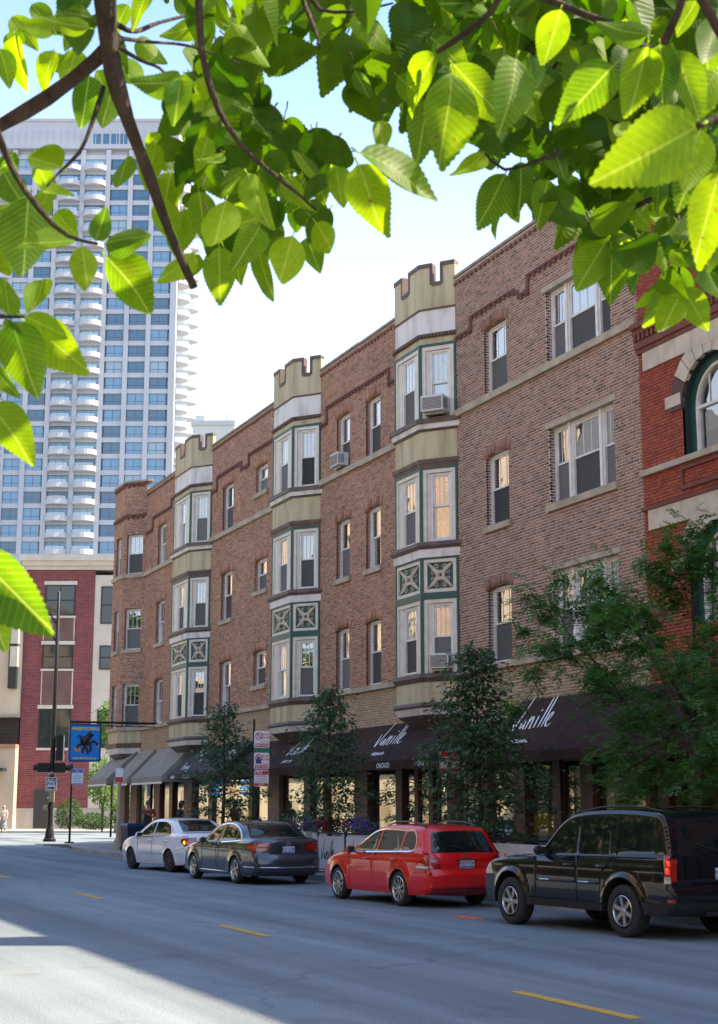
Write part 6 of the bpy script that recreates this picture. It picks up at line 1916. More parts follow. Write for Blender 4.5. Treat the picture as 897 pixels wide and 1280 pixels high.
# ---- dark grey saloon
def sedan_top(z0, z1, y0, y1, lz0, lz1, lt):
    def f(c):
        # rear glass lies between the boot and the roof
        a, b_ = c.s_y(y0), c.s_y(y1); f0, f1 = c.s_y(z0), c.s_y(z1)
        R = [('rear_window', 'glass', rp([(a, -.86), (a, .86), (b_, .82), (b_, -.82)], .07), -.003), ('windscreen', 'glass', rp([(f0, -.84), (f0, .84), (f1, .92), (f1, -.92)], .05), -.004)]
        for s_ in (-1, 1): R.append(('tail_lamp', 'red', [(c.s_z(lz0), s_*lt), (c.s_z(lz0), s_*.999), (c.s_z(lz1), s_*.999), (c.s_z(lz1), s_*(lt-.03))], .005))
        return R
    return f
def grey_extra(c, root, mats):
    plate(c, root, .80, 'E11 2145'); emblem(c, root, .95, .06)
    k = MB(); k.tube([c.on_top(c.s_z(.42), t, .006)[0] for t in np.linspace(-.95, .95, 25)], .012, 6); k.build('bumper_strip', chrome, root, world=False)
    for s_ in (-1, 1):
        k = MB(); pts = [(s_*(c.W(y, .42)+.004), y, .42) for y in np.linspace(.06, .55, 8)]; k.tube(pts, .011, 6)
        pts = [(s_*(c.W(y, .27)+.006), y, .27) for y in np.linspace(1.55, 3.45, 12)]; k.tube(pts, .014, 6); k.build('sill_strip', chrome, root, world=False)
        k = MB(); k.tube([c.on_top(c.s_z(.88), s_*t, .008)[0] for t in np.linspace(.45, .97, 8)], .010, 6); k.build('lamp_rib', mat('dark red lens', (.12,.004,.004), .2), root, world=False)
    exhaust(root, -.55, .25, y=.12); exhaust(root, .55, .25, y=.12)
    k = MB(); p = c.top(c.s_y(1.75), 0); k.prism([(p[1]-.1, p[2]), (p[1]+.1, p[2]), (p[1]-.06, p[2]+.06), (p[1]-.1, p[2]+.06)], 'x', -.015, .015); k.build('roof_fin', black_pl, root, world=False)
grey = dict(name='saloon_car', cat='car', label='dark grey saloon car with chrome window trim parked ahead of the red car', L=4.87, W=1.83, zb=.20, tr=.325, arch=.375, rear=1.10, wb=2.80,
  paint=paint('graphite car paint', (.036,.046,.060), .22, .3, 1.0), belt=(1.0, .93), tum=.36, re=.07, bulge=.11, flare=.018,
  ridge=[(.84, .010, .045), (.33, .010, .05)], spokes=5, spw=.30, spt=.35, rimf=.74,
  sil=[(.16,.22),(.03,.32),(.0,.48),(.02,.64),(.07,.72),(.10,.92),(.12,1.04),(.20,1.085),(.45,1.095),(.78,1.13),(1.0,1.28),(1.3,1.41),(1.65,1.475),(2.05,1.485),(2.5,1.44),(2.85,1.32),(3.25,1.11),(3.5,1.01),(4.25,.91),(4.65,.79),(4.83,.64),(4.87,.46),(4.83,.28),(4.70,.20)],
  side=[('door', 'paint', [(1.42,.30),(2.36,.28),(2.36,.98),(2.12,1.40),(1.52,1.41),(1.10,1.05),(1.34,.82)], 0), ('door', 'paint', [(2.26,.28),(3.28,.28),(3.30,.95),(2.95,1.14),(2.48,1.36),(2.12,1.40)], 0),
    ('window', 'glass', rp([(.88,1.065),(1.14,1.04),(1.14,1.28),(1.0,1.20)], .04), -.005),
    ('window', 'glass', rp([(1.18,1.035),(2.06,.995),(2.05,1.41),(1.58,1.405),(1.18,1.30)], .05), -.005),
    ('window', 'glass', rp([(2.13,.99),(3.10,.965),(2.84,1.14),(2.46,1.335),(2.12,1.41)], .04), -.005),
    ('tail_lamp', 'red', rp([(-.1,.80),(.12,.79),(.46,.86),(.44,.95),(.12,.99),(-.1,.99)], .02), .004)],
  lines=[([(1.42,.30),(1.50,.60),(1.34,.82),(1.10,1.02)], .008, 'black'), ([(2.26,.28),(2.10,.98)], .008, 'black'), ([(3.28,.28),(3.31,.93)], .008, 'black'), ([(.60,.60),(.35,.66),(.02,.67)], .007, 'black'),
     ([(3.12,.955),(2.1,.98),(1.2,1.02),(.86,1.045),(.82,1.075),(.98,1.225),(1.22,1.34),(1.6,1.425),(2.1,1.43),(2.48,1.355),(2.86,1.16)], .024, 'chrome')],
  handle_z=.86, handle_y=0, mirror=(2.95, 1.0), top=sedan_top(2.42, 3.34, .70, 1.34, .80, .99, .62), extra=grey_extra, loc=(11.10+.915, 33.68-1.10-1.40, 0), rz=0)
place(build_car(grey)[0], grey, (11.0, 33.6), rad(2.5), (.92, .955, .90))

# ---- white saloon
def white_extra(c, root, mats):
    plate(c, root, .72, 'K90 552'); emblem(c, root, .93, .05, vw=False)
    for s_ in (-1, 1):
        k = MB(); y = .14; w_ = c.W(y, .83); k.lathe([(.055, 0), (.04, s_*.014), (0, s_*.02)], 12, axis='x', c=(s_*(w_+.003), y, .83)); k.build('indicator', amber, root, world=False, smooth=True)
white = dict(name='saloon_car', cat='car', label='white saloon car with steel wheels and lit amber lamp, farthest in the row', L=4.53, W=1.70, zb=.20, tr=.31, arch=.36, rear=1.0, wb=2.60,
  paint=paint('white car paint', (.80,.83,.86), .3, 0, 1.0), belt=(1.0, .93), tum=.36, re=.07, bulge=.10, flare=.018, ridge=[(.52, .008, .03)], spokes=7, spw=.22, spt=.8, rimf=.64,
  rim_mat=mat('dark steel wheel', (.05,.05,.052), .5, .5),
  sil=[(.14,.22),(.02,.32),(.0,.50),(.02,.64),(.06,.72),(.09,.92),(.12,1.02),(.18,1.06),(.45,1.08),(.66,1.12),(.95,1.30),(1.22,1.41),(1.6,1.46),(2.05,1.47),(2.5,1.42),(2.85,1.29),(3.2,1.10),(3.45,.99),(3.95,.91),(4.32,.79),(4.48,.64),(4.53,.46),(4.49,.28),(4.38,.20)],
  side=[('door', 'paint', [(1.28,.30),(2.16,.28),(2.16,.98),(2.12,1.38),(1.5,1.39),(1.06,1.04),(1.22,.82)], 0), ('door', 'paint', [(2.16,.28),(3.10,.28),(3.16,.95),(2.9,1.14),(2.5,1.34),(2.12,1.38)], 0),
    ('window', 'glass', rp([(.98,1.05),(2.10,1.0),(2.09,1.385),(1.55,1.385),(1.18,1.29)], .05), -.005),
    ('window', 'glass', rp([(2.17,.995),(3.08,.97),(2.84,1.14),(2.5,1.315),(2.16,1.385)], .04), -.005),
    ('tail_lamp', 'red', rp([(-.1,.74),(.12,.73),(.34,.86),(.30,.93),(.12,.96),(-.1,.96)], .03), .004)],
  lines=[([(1.28,.30),(1.36,.60),(1.22,.82),(1.06,1.02)], .008, 'black'), ([(2.16,.28),(2.16,.98)], .008, 'black'), ([(3.10,.28),(3.17,.93)], .008, 'black'), ([(1.0,1.035),(2.1,.985),(3.1,.955)], .014, 'black'), ([(.62,.60),(.3,.66),(.02,.67)], .007, 'black'), ([(1.4,.535),(3.1,.525)], .02, 'black') if False else ([(1.4,.49),(3.1,.48)], .006, 'black')],
  handle_z=.86, handle_y=0, mirror=(2.82, 1.0), top=sedan_top(2.42, 3.30, .62, 1.26, .74, .96, .72), extra=white_extra, loc=(0, 0, 0), rz=rad(5))
wr = rad(5)
cx, cy_ = 11.15, 38.9     # middle of the left wheels
off = Matrix.Rotation(wr, 4, 'Z') @ Vector((-.85, 1.0+1.30, 0))
white['loc'] = (cx-off.x, cy_-off.y, 0); white['rz'] = wr
place(build_car(white)[0], white, (11.25, 39.85), rad(7), (.93, 1.0, .92))
# ------------------------------------------------------------------ street trees
def leaf_mat(name, cols, trans=.35, rough=.5):
    m = island_mat(name, cols, rough, amt=.0)
    N, L, b = nodes(m)
    out = [n for n in N if n.type == 'OUTPUT_MATERIAL'][0]
    tr = N.new('ShaderNodeBsdfTranslucent'); mx = N.new('ShaderNodeMixShader'); mx.inputs[0].default_value = trans
    src = b.inputs['Base Color'].links[0].from_socket
    hs = N.new('ShaderNodeHueSaturation'); hs.inputs['Saturation'].default_value = 1.15; hs.inputs['Value'].default_value = 1.6
    L.new(src, hs.inputs['Color']); L.new(hs.outputs[0], tr.inputs[0])
    L.new(b.outputs[0], mx.inputs[1]); L.new(tr.outputs[0], mx.inputs[2]); L.new(mx.outputs[0], out.inputs[0])
    return m
bark = noisy('dark bark', (.035,.026,.02), (.075,.058,.045), .95, scale=14, bump=.6, bscale=40, stretch=(1, 1, .25))
leaf_elm = leaf_mat('deep green leaves', [(.030,.070,.030), (.052,.112,.042), (.070,.145,.050), (.037,.086,.042)], .3, .42)
leaf_loc = leaf_mat('locust leaflets', [(.042,.11,.030), (.070,.165,.042), (.098,.215,.050), (.052,.13,.035)], .42, .5)
leaf_far = leaf_mat('bright leaves', [(.08,.15,.03), (.12,.21,.04), (.06,.12,.03)], .4, .5)
def leaf_fold(mb, p, d, nrm, L_, W_):
    s = d.cross(nrm).normalized()*W_/2
    a, b_, c = p, p+d*L_*.45, p+d*L_
    mb.face([mb.p(*a), mb.p(*(b_+s+nrm*W_*.12)), mb.p(*c), mb.p(*(b_-s+nrm*W_*.12))])
def rv(r): 
    v = Vector((r.gauss(0, 1), r.gauss(0, 1), r.gauss(0, 1))); return v.normalized()
def linden(base, H, R, z0, label, seed, n_br=26, lsz=.12):
    r = random.Random(seed)
    o = thing('street_tree', label, 'tree', base, 0, 'young trees along the kerb')
    k = MB(); lean = Vector((r.uniform(-.1, .1), r.uniform(-.1, .1), 0))
    trunk = [Vector((0, 0, 0))+lean*(z/H)+Vector((r.uniform(-.02, .02), r.uniform(-.02, .02), z)) for z in np.linspace(0, H, 9)]
    k.tube(trunk, [.075-.065*i/8 for i in range(9)], 8)
    br = MB(); lf = MB()
    for i in range(n_br):
        f = i/(n_br-1); z = z0+(H-z0)*f**.9
        env = R*(1-f)**.75*1.25*(.75+.25*min(1, f*5+.35))
        n_s = 1
        a = i*2.4+r.uniform(-.4, .4); ln = env*r.uniform(.65, 1.12)+.12
        p0 = trunk[min(8, int(z/H*8))].lerp(trunk[min(8, int(z/H*8)+1)], (z/H*8) % 1); p0.z = z
        up = .25+.5*f
        pts = [p0+Vector((math.cos(a)*ln*t, math.sin(a)*ln*t, up*ln*t-.30*ln*t*t)) for t in (0, .35, .7, 1)]
        br.tube(pts, [.022*(1-f*.6), .014, .008, .004], 5, cap=False)
        nl = int(44+112*ln)
        for q in range(nl):
            t = r.uniform(.12, 1.05); c = pts[0].lerp(pts[1], t/.35) if t < .35 else pts[1].lerp(pts[2], (t-.35)/.35) if t < .7 else pts[2].lerp(pts[3], (t-.7)/.3)
            side = Vector((-math.sin(a), math.cos(a), 0))*r.gauss(0, .20+.14*t*ln)
            p = c+side+Vector((0, 0, r.gauss(-.03, .07)))
            d = (side*1.2+Vector((math.cos(a), math.sin(a), -.55))*.5+rv(r)*.5).normalized()
            nm = (Vector((0, 0, 1))+rv(r)*.55).normalized(); nm = (nm-d*nm.dot(d)).normalized()
            leaf_fold(lf, p, d, nm, lsz*r.uniform(.7, 1.2), lsz*.62*r.uniform(.8, 1.1))
    k.build('trunk', bark, o, world=False, smooth=True); br.build('branches', bark, o, world=False, smooth=True)
    c = lf.build('crown', leaf_elm, o, world=False)
    return o
def tree_at(px, top_py, X, R, z0, label, seed, **kw):
    p = on_x(px, top_py, X)
    return linden((X, p.y, .13), p.z-.13, R, z0, label, seed, **kw)
tree_at(283, 884, 13.95, 1.05, 1.25, 'slim dark green street tree in front of the black awning, left of the parking signs', 3, n_br=30)
tree_at(413, 864, 13.95, .98, 1.2, 'slim dark green street tree between the two nearer script awnings, above the flowers', 4, n_br=32)
tree_at(599, 812, 13.95, 1.10, 1.0, 'bigger dark green street tree beside the nearest bay, behind the red car', 8, n_br=44)

# honey locust at the right
lp_ = on_x(866, 1000, 14.1)
LOC = thing('locust_tree', 'large feathery green tree hanging over the wide brown awning at the right', 'tree', (14.1, lp_.y, .13))
r = random.Random(21)
tk = MB(); lb_ = MB(); lf = MB()
def L3(px, py, X): 
    q = on_x(px, py, X); return q-Vector((14.1, lp_.y, .13))
fork = L3(866, 905, 14.1)
tk.tube([Vector((0, 0, 0)), Vector((.03, .02, 1.2)), fork], [.13, .10, .085], 9)
limbs = [[fork, L3(800, 905, 13.6), L3(745, 830, 13.4), L3(690, 770, 13.2)], [fork, L3(835, 860, 14.0), L3(790, 780, 14.1), L3(735, 730, 14.0)], [fork, L3(868, 830, 14.2), L3(865, 750, 14.2), L3(858, 675, 14.1)],
         [fork, L3(900, 860, 14.2), L3(930, 790, 14.2), L3(960, 720, 14.0)], [fork, L3(790, 940, 13.2), L3(760, 900, 13.0), L3(700, 880, 12.9)], [fork, L3(850, 870, 12.9), L3(815, 810, 12.6), L3(800, 745, 12.6)], [fork, L3(890, 900, 12.8), L3(905, 850, 12.4), L3(900, 800, 12.4)],
         [fork, L3(830, 930, 12.9), L3(800, 950, 12.6), L3(780, 965, 12.5)], [fork, L3(870, 940, 12.8), L3(895, 950, 12.5), L3(885, 975, 12.5)]]
for lm in limbs: lb_.tube(lm, [.055, .035, .022, .010], 6)
def frond(p, d, ln):
    """a drooping compound leaf: paired leaflets along a thin stalk"""
    side = d.cross(Vector((0, 0, 1))).normalized(); n = int(ln/.028)
    up = side.cross(d).normalized()
    for i in range(n):
        t = i/n; c = p+d*ln*t+Vector((0, 0, -.35*ln*t*t))
        for s_ in (-1, 1):
            dd = (side*s_+d*.45+rv(r)*.2).normalized()
            leaf_fold(lf, c, dd, (up+rv(r)*.3).normalized(), r.uniform(.065, .10), .034)
clumps = []
for li, lm in enumerate(limbs):
    for q in range(15 if li < 4 else (3 if li == 4 else 6)):
        t = r.uniform(.35, 1.0)*3; i = min(2, int(t)); c = lm[i].lerp(lm[i+1], t-i)
        c = c+Vector((r.gauss(0, .30), r.gauss(0, .45), r.gauss(.05, .30)))
        lb_.tube([lm[i].lerp(lm[i+1], t-i), (lm[i].lerp(lm[i+1], t-i)+c)/2+Vector((0, 0, .08)), c], [.012, .008, .004], 4, cap=False)
        clumps.append(c)
for px, py, X in ((660,745,13.2),(655,790,13.2),(668,850,13.0),(700,725,13.6),(865,665,14.0),(880,700,14.0),(830,720,14),(770,735,13.9),(720,760,13.5),(760,965,12.8),(800,975,12.8),(850,960,12.8),(890,930,13),(740,800,13.5),(690,810,13.2),(820,800,13.6),(880,790,13.6),(880,860,13.4),(880,880,13.2),(640,885,13.1)):
    clumps.append(L3(px, py, X))
for c in clumps:
    for q in range(r.randint(36, 52)):
        p = c+rv(r)*abs(r.gauss(0, .30))
        a = r.uniform(0, 2*PI)
        frond(p, Vector((math.cos(a), math.sin(a), r.uniform(-.7, .15))).normalized(), r.uniform(.14, .26))
tk.build('trunk', bark, LOC, world=False, smooth=True); lb_.build('branches', bark, LOC, world=False, smooth=True)
lf.build('crown', leaf_loc, LOC, world=False)

# trees along the near pavement, beside the camera: seen only in glass and paintwork
# small trees and clipped bushes beyond the crossing
def bush(base, rx, ry, h, label, seed, n, m, ls=.12, nm='bush', cat='bush', stem=None, grp=None):
    r = random.Random(seed)
    o = thing(nm, label, cat, base, -YAW, grp)
    lf = MB(); k = MB()
    for i in range(n):
        u = rv(r); f = r.random()**.35
        p = Vector((u.x*rx*f, u.y*ry*f, h/2+u.z*h/2*f+(stem or 0)))
        p += Vector((0, 0, .12*h*math.sin(p.x*3/rx+seed)*.5))
        if p.z < .02: continue
        d = (u+rv(r)*.8).normalized(); nn = d.orthogonal().normalized()
        leaf_fold(lf, p, d, nn, ls*r.uniform(.7, 1.3), ls*.6)
    top = h*.6+(stem or 0)
    for i in range(5):
        a = i*1.3; k.tube([(0, 0, 0), (.06*math.cos(a), .06*math.sin(a), top*.5), (rx*.5*math.cos(a), ry*.5*math.sin(a), top)], [.06 if stem else .03, .04 if stem else .02, .01], 5)
    k.build('stem', bark, o, world=False, smooth=True); lf.build('crown' if stem else 'foliage', m, o, world=False)
    return o
def on_v(px, py, v):
    d = cam_ray(px, py); return Vector((0, 0, CAM_H))+d*(v/(d.x*syw+d.y*cyw))
hedge = leaf_mat('hedge leaves', [(.025,.06,.015), (.045,.095,.022), (.06,.12,.03)], .3)
q = on_v(86, 1036, 108); bush((q.x, q.y, .12), 1.0, .9, 2.1, 'rounded green bush by the dark door beyond the crossing', 1, 2600, hedge)
q = on_v(117, 1036, 106); bush((q.x, q.y, .12), 1.25, .8, 1.1, 'low clipped green bush at the foot of the cream wall', 2, 2200, hedge)
q = on_v(128, 1036, 96); bush((q.x, q.y, .12), 1.0, 1.0, 3.2, 'small tree with low green leaves left of the corner awning', 3, 1500, leaf_far, ls=.2, nm='small_tree', cat='tree', stem=1.4)
q = on_v(139, 1036, 84); bush((q.x, q.y, .05), .8, .8, 3.2, 'bright yellow green tree showing between the hanging sign and the turret', 5, 900, leaf_far, ls=.2, nm='small_tree', cat='tree', stem=4.6)
q = on_v(166, 1036, 84); bush((q.x, q.y, .05), 1.2, 1.0, 2.6, 'bright green shrub glimpsed between the corner columns', 6, 1600, leaf_far, ls=.2)

for i, yy in enumerate((4, 12, 20, 27, 34, 40, 46, 53, 61, 68, 75)):
    bush((-3.6+.4*(i % 2), yy, .13), 2.5, 2.7, (5.4+.9*(i % 3))*(1 if yy < 60 else 1.6), 'leafy tree on the near pavement, mirrored in the parked cars and shop glass', 40+i, 2900, hedge, ls=.42, nm='street_tree', cat='tree', stem=2.0, grp='trees on the near pavement')
# ------------------------------------------------------------------ overhanging tree close to the camera
big_leaf = bpy.data.materials.new('elm leaf'); big_leaf.use_nodes = True
N, L = big_leaf.node_tree.nodes, big_leaf.node_tree.links
bb = N['Principled BSDF']; out = N['Material Output']
oi = N.new('ShaderNodeObjectInfo'); rp_ = N.new('ShaderNodeValToRGB')
rp_.color_ramp.elements[0].color = (.030,.085,.010, 1); rp_.color_ramp.elements[1].color = (.10,.185,.012, 1)
L.new(oi.outputs['Random'], rp_.inputs[0])
tc = N.new('ShaderNodeTexCoord'); sx = N.new('ShaderNodeSeparateXYZ'); L.new(tc.outputs['Object'], sx.inputs[0])
# veins: midrib along local y, side veins slanting; leaf is 1 long
ab_ = N.new('ShaderNodeMath'); ab_.operation = 'ABSOLUTE'; L.new(sx.outputs[0], ab_.inputs[0])
m1 = N.new('ShaderNodeMath'); m1.operation = 'MULTIPLY_ADD'; m1.inputs[1].default_value = -.75; L.new(ab_.outputs[0], m1.inputs[0]); L.new(sx.outputs[1], m1.inputs[2])
m2 = N.new('ShaderNodeMath'); m2.operation = 'MULTIPLY'; m2.inputs[1].default_value = 13*2*PI; L.new(m1.outputs[0], m2.inputs[0])
m3 = N.new('ShaderNodeMath'); m3.operation = 'SINE'; L.new(m2.outputs[0], m3.inputs[0])
m4 = N.new('ShaderNodeMapRange'); m4.inputs[1].default_value = .72; m4.inputs[2].default_value = 1; m4.inputs[3].default_value = 0; m4.inputs[4].default_value = .20; L.new(m3.outputs[0], m4.inputs[0])
m5 = N.new('ShaderNodeMapRange'); m5.inputs[1].default_value = .006; m5.inputs[2].default_value = .016; m5.inputs[3].default_value = .55; m5.inputs[4].default_value = 0; L.new(ab_.outputs[0], m5.inputs[0])
m6 = N.new('ShaderNodeMath'); m6.operation = 'MAXIMUM'; L.new(m4.outputs[0], m6.inputs[0]); L.new(m5.outputs[0], m6.inputs[1])
mx = N.new('ShaderNodeMix'); mx.data_type = 'RGBA'; L.new(m6.outputs[0], mx.inputs[0]); L.new(rp_.outputs[0], mx.inputs[6]); mx.inputs[7].default_value = (.22,.29,.07, 1)
ns_ = N.new('ShaderNodeTexNoise'); ns_.inputs['Scale'].default_value = 6; L.new(tc.outputs['Object'], ns_.inputs['Vector'])
mo = N.new('ShaderNodeMix'); mo.data_type = 'RGBA'; mo.blend_type = 'OVERLAY'; mo.inputs[0].default_value = .3; L.new(mx.outputs[2], mo.inputs[6]); L.new(ns_.outputs[0], mo.inputs[7])
nb_ = N.new('ShaderNodeTexNoise'); nb_.inputs['Scale'].default_value = 9; nb_.inputs['Detail'].default_value = 3
av = N.new('ShaderNodeVectorMath'); av.operation = 'ADD'; L.new(tc.outputs['Object'], av.inputs[0]); L.new(oi.outputs['Random'], av.inputs[1]); L.new(av.outputs[0], nb_.inputs['Vector'])
mb_ = N.new('ShaderNodeMapRange'); mb_.inputs[1].default_value = .66; mb_.inputs[2].default_value = .72; mb_.inputs[3].default_value = 0; mb_.inputs[4].default_value = .85; L.new(nb_.outputs[0], mb_.inputs[0])
mo2 = N.new('ShaderNodeMix'); mo2.data_type = 'RGBA'; L.new(mb_.outputs[0], mo2.inputs[0]); L.new(mo.outputs[2], mo2.inputs[6]); mo2.inputs[7].default_value = (.10, .07, .015, 1); mo = mo2
L.new(mo.outputs[2], bb.inputs['Base Color']); bb.inputs['Roughness'].default_value = .5; bb.inputs['Specular IOR Level'].default_value = .22
bp = N.new('ShaderNodeBump'); bp.inputs['Strength'].default_value = .12; bp.inputs['Distance'].default_value = .001; L.new(m3.outputs[0], bp.inputs['Height']); L.new(bp.outputs[0], bb.inputs['Normal'])
tr = N.new('ShaderNodeBsdfTranslucent'); hs = N.new('ShaderNodeHueSaturation'); hs.inputs['Value'].default_value = 4.9; hs.inputs['Saturation'].default_value = 1.12; hs.inputs['Hue'].default_value = .475
L.new(mo.outputs[2], hs.inputs['Color']); L.new(hs.outputs[0], tr.inputs[0])
ms = N.new('ShaderNodeMixShader'); ms.inputs[0].default_value = .5; L.new(bb.outputs[0], ms.inputs[1]); L.new(tr.outputs[0], ms.inputs[2]); L.new(ms.outputs[0], out.inputs[0])

def leaf_mesh(seed, wr):
    """one toothed elm leaf, base at the origin, tip at y=1; folded along the midrib and drooping"""
    r = random.Random(seed)
    n = 34; k = MB()
    cup, droop, wave = r.uniform(.06, .45), r.uniform(-.05, .32), r.uniform(.0006, .003)
    pw_ = r.uniform(.64, .80); bend = r.uniform(-.07, .07); asym = r.uniform(.9, 1.1)
    def hw(t): return wr*.5*(math.sin(PI*min(1, t**pw_))**.85)*(1-.12*t)
    def z(x, y): return cup*abs(x)-droop*y*y + wave*math.sin((y-.75*abs(x))*13*2*PI) + .022*math.sin(y*6+x*8+seed) + .10*x*math.sin(y*3.2+seed*1.7)
    mx_ = lambda t: bend*t*t
    mid = [k.p(mx_(i/n), i/n, z(0, i/n)) for i in range(n+1)]
    for s_ in (-1, 1):
        rows = []
        for i in range(n+1):
            t = i/n; w_ = hw(t)*(asym if s_ > 0 else 2-asym)
            tooth = (.026*wr if i % 2 else 0)*(1 if 1 < i < n else 0)
            e = (s_*(w_+tooth), min(1, t+(.012 if i % 2 else 0)))
            h_ = (s_*w_*.5, t)
            rows.append((k.p(h_[0]+mx_(t), h_[1], z(*h_)), k.p(e[0]+mx_(t), e[1], z(*e))))
        for i in range(n):
            a, b_ = rows[i], rows[i+1]
            q1 = [mid[i], mid[i+1], b_[0], a[0]]; q2 = [a[0], b_[0], b_[1], a[1]]
            k.face(q1 if s_ < 0 else q1[::-1]); k.face(q2 if s_ < 0 else q2[::-1])
    k.tube([(0, -.09, .01), (0, 0, z(0, 0))], [.012, .010], 5)
    return k.mesh('leaf', big_leaf, smooth=True)
LEAVES = [leaf_mesh(i, w_) for i, w_ in enumerate((.50, .56, .60, .64, .54, .58, .68, .62, .47, .66, .57, .60, .52, .63, .55, .59, .44, .61))]
TREE = thing('overhanging_tree', 'leafy elm branches hanging across the top of the view with toothed sunlit leaves', 'tree', (-2.6, 1.2, .13))
rt = random.Random(9)
fw = Vector((syw*math.cos(PITCH), cyw*math.cos(PITCH), math.sin(PITCH)))
nleaf = 0; bases = []
def add_leaf(bx, by, tx, ty, dist, mesh=None, tilt=None, roll=None):
    """leaf from stalk end to tip, hanging at about dist metres"""
    global nleaf
    A = at(bx, by, dist); B = at(tx, ty, dist*(1+(tilt if tilt is not None else rt.uniform(-.02, .02))))
    y = B-A; ln = y.length; y.normalize()
    n_ = -fw + rv(rt)*(.5 if roll is None else roll) + Vector((0, 0, .25))
    if rt.random() < .5: n_ = -n_
    z_ = (n_-y*n_.dot(y)).normalized(); x = y.cross(z_)
    m = Matrix((x, y, z_)).transposed().to_4x4() @ Matrix.Scale(ln, 4); m.translation = A
    me = mesh or rt.choice(LEAVES)
    o = link('leaf', me, TREE, TREE.matrix_basis.inverted() @ m)
    nleaf += 1; bases.append(A)
    return o
named = [ # stalk end -> tip (as surveyed), metres away
 (19,45,25,110,2.6),(67,62,52,112,2.5),(112,35,58,28,2.2),(112,94,104,163,2.4),(120,88,144,139,2.7),(190,-14,160,32,2.3),(171,48,206,82,2.7),(225,99,172,113,2.1),(226,99,219,152,2.1),(78,211,26,184,2.3),(24,195,-12,218,2.3),(187,166,214,213,2.8),(236,172,222,205,2.8),
 (38,241,-4,275,2.2),(36,246,28,351,2.1),(95,300,20,303,2.05),(51,238,94,246,2.2),(120,301,134,258,2.0),(131,304,193,295,1.95),(134,321,202,396,1.95),(103,308,111,370,2.0),(13,395,4,348,2.0),(31,396,88,420,2.0),(30,400,106,458,2.05),(8,398,28,452,2.0),(14,402,48,498,2.0),(-12,505,45,577,1.9),(-10,455,20,500,1.95),(-30,690,62,798,1.8),(-34,705,8,815,1.8),(-12,350,26,396,2.1),
 (260,170,248,216,2.4),(274,308,276,386,2.6),(250,318,232,350,2.6),(324,284,297,336,2.3),(297,312,300,358,2.4),(320,310,345,375,2.6),(367,294,345,362,2.35),(384,297,401,342,2.6),(394,277,425,324,2.4),(309,217,336,290,2.2),(303,220,276,250,2.4),(283,250,268,312,2.3),(354,220,388,266,2.4),(390,210,412,256,2.6),(420,205,428,262,2.4),(447,205,481,300,2.15),(449,190,557,241,2.1),(243,315,196,358,2.5),(330,200,352,246,2.6),
 (443,16,491,66,2.5),(458,70,436,134,2.7),(482,66,454,130,2.7),(544,64,500,144,2.3),(562,91,558,211,2.1),(566,80,628,152,2.2),(533,118,526,205,2.4),(530,10,545,62,2.6),(541,50,585,86,2.3),(646,72,632,162,2.1),(650,-4,652,78,2.6),(628,60,590,40,2.5),(660,70,668,120,2.3),
 (5,215,30,262,2.3),(45,205,70,250,2.4),(60,240,40,290,2.3),(20,270,60,310,2.2),(0,300,18,345,2.2),(70,265,100,300,2.3),(15,20,48,60,2.7),(40,5,70,40,2.6),(75,10,60,50,2.7),(0,60,14,105,2.6),(95,60,84,110,2.6),(150,70,170,120,2.7),(140,110,128,160,2.7),(160,5,140,45,2.6),(60,70,100,95,2.6),(195,180,180,235,2.6),(215,215,200,270,2.7),(200,250,225,300,2.6),(230,260,215,320,2.7),(55,350,40,395,2.2),(160,195,150,240,2.6),(30,35,5,62,2.8),
 (700,12,680,80,2.0),(717,18,741,94,2.5),(810,44,750,37,1.9),(766,82,698,155,1.75),(808,58,785,150,1.8),(824,55,829,134,1.8),(842,63,887,155,1.8),(872,158,748,226,1.6),(875,163,850,244,1.65),(897,20,870,90,1.8),(760,-6,742,40,2.4),(795,-12,806,40,2.3),(870,0,842,44,2.0),(893,90,862,150,1.9),(880,60,897,140,1.9),
 (631,217,596,290,2.5),(604,190,567,231,2.7),(650,202,651,272,2.5),(684,225,671,280,2.5),(637,246,641,283,2.8),(622,268,613,296,2.8),(722,248,699,261,2.9),(723,256,709,283,2.9),(730,250,756,278,2.9),(814,226,792,256,2.7),(755,304,717,366,2.6),(763,308,764,381,2.6),(800,330,790,372,2.6),(845,349,804,415,2.5),(851,364,822,424,2.5),(853,360,887,417,2.5),(863,292,866,346,2.4),(876,327,897,375,2.4),(880,190,846,256,1.9),(900,215,862,320,1.8),(905,260,893,330,2.1),(790,300,772,332,2.7),(742,280,730,322,2.7),(820,300,836,345,2.6),(700,215,722,246,2.7),(690,180,704,230,2.5),(775,262,800,300,2.7),(835,270,852,310,2.5),
]
for e in named: add_leaf(*e)
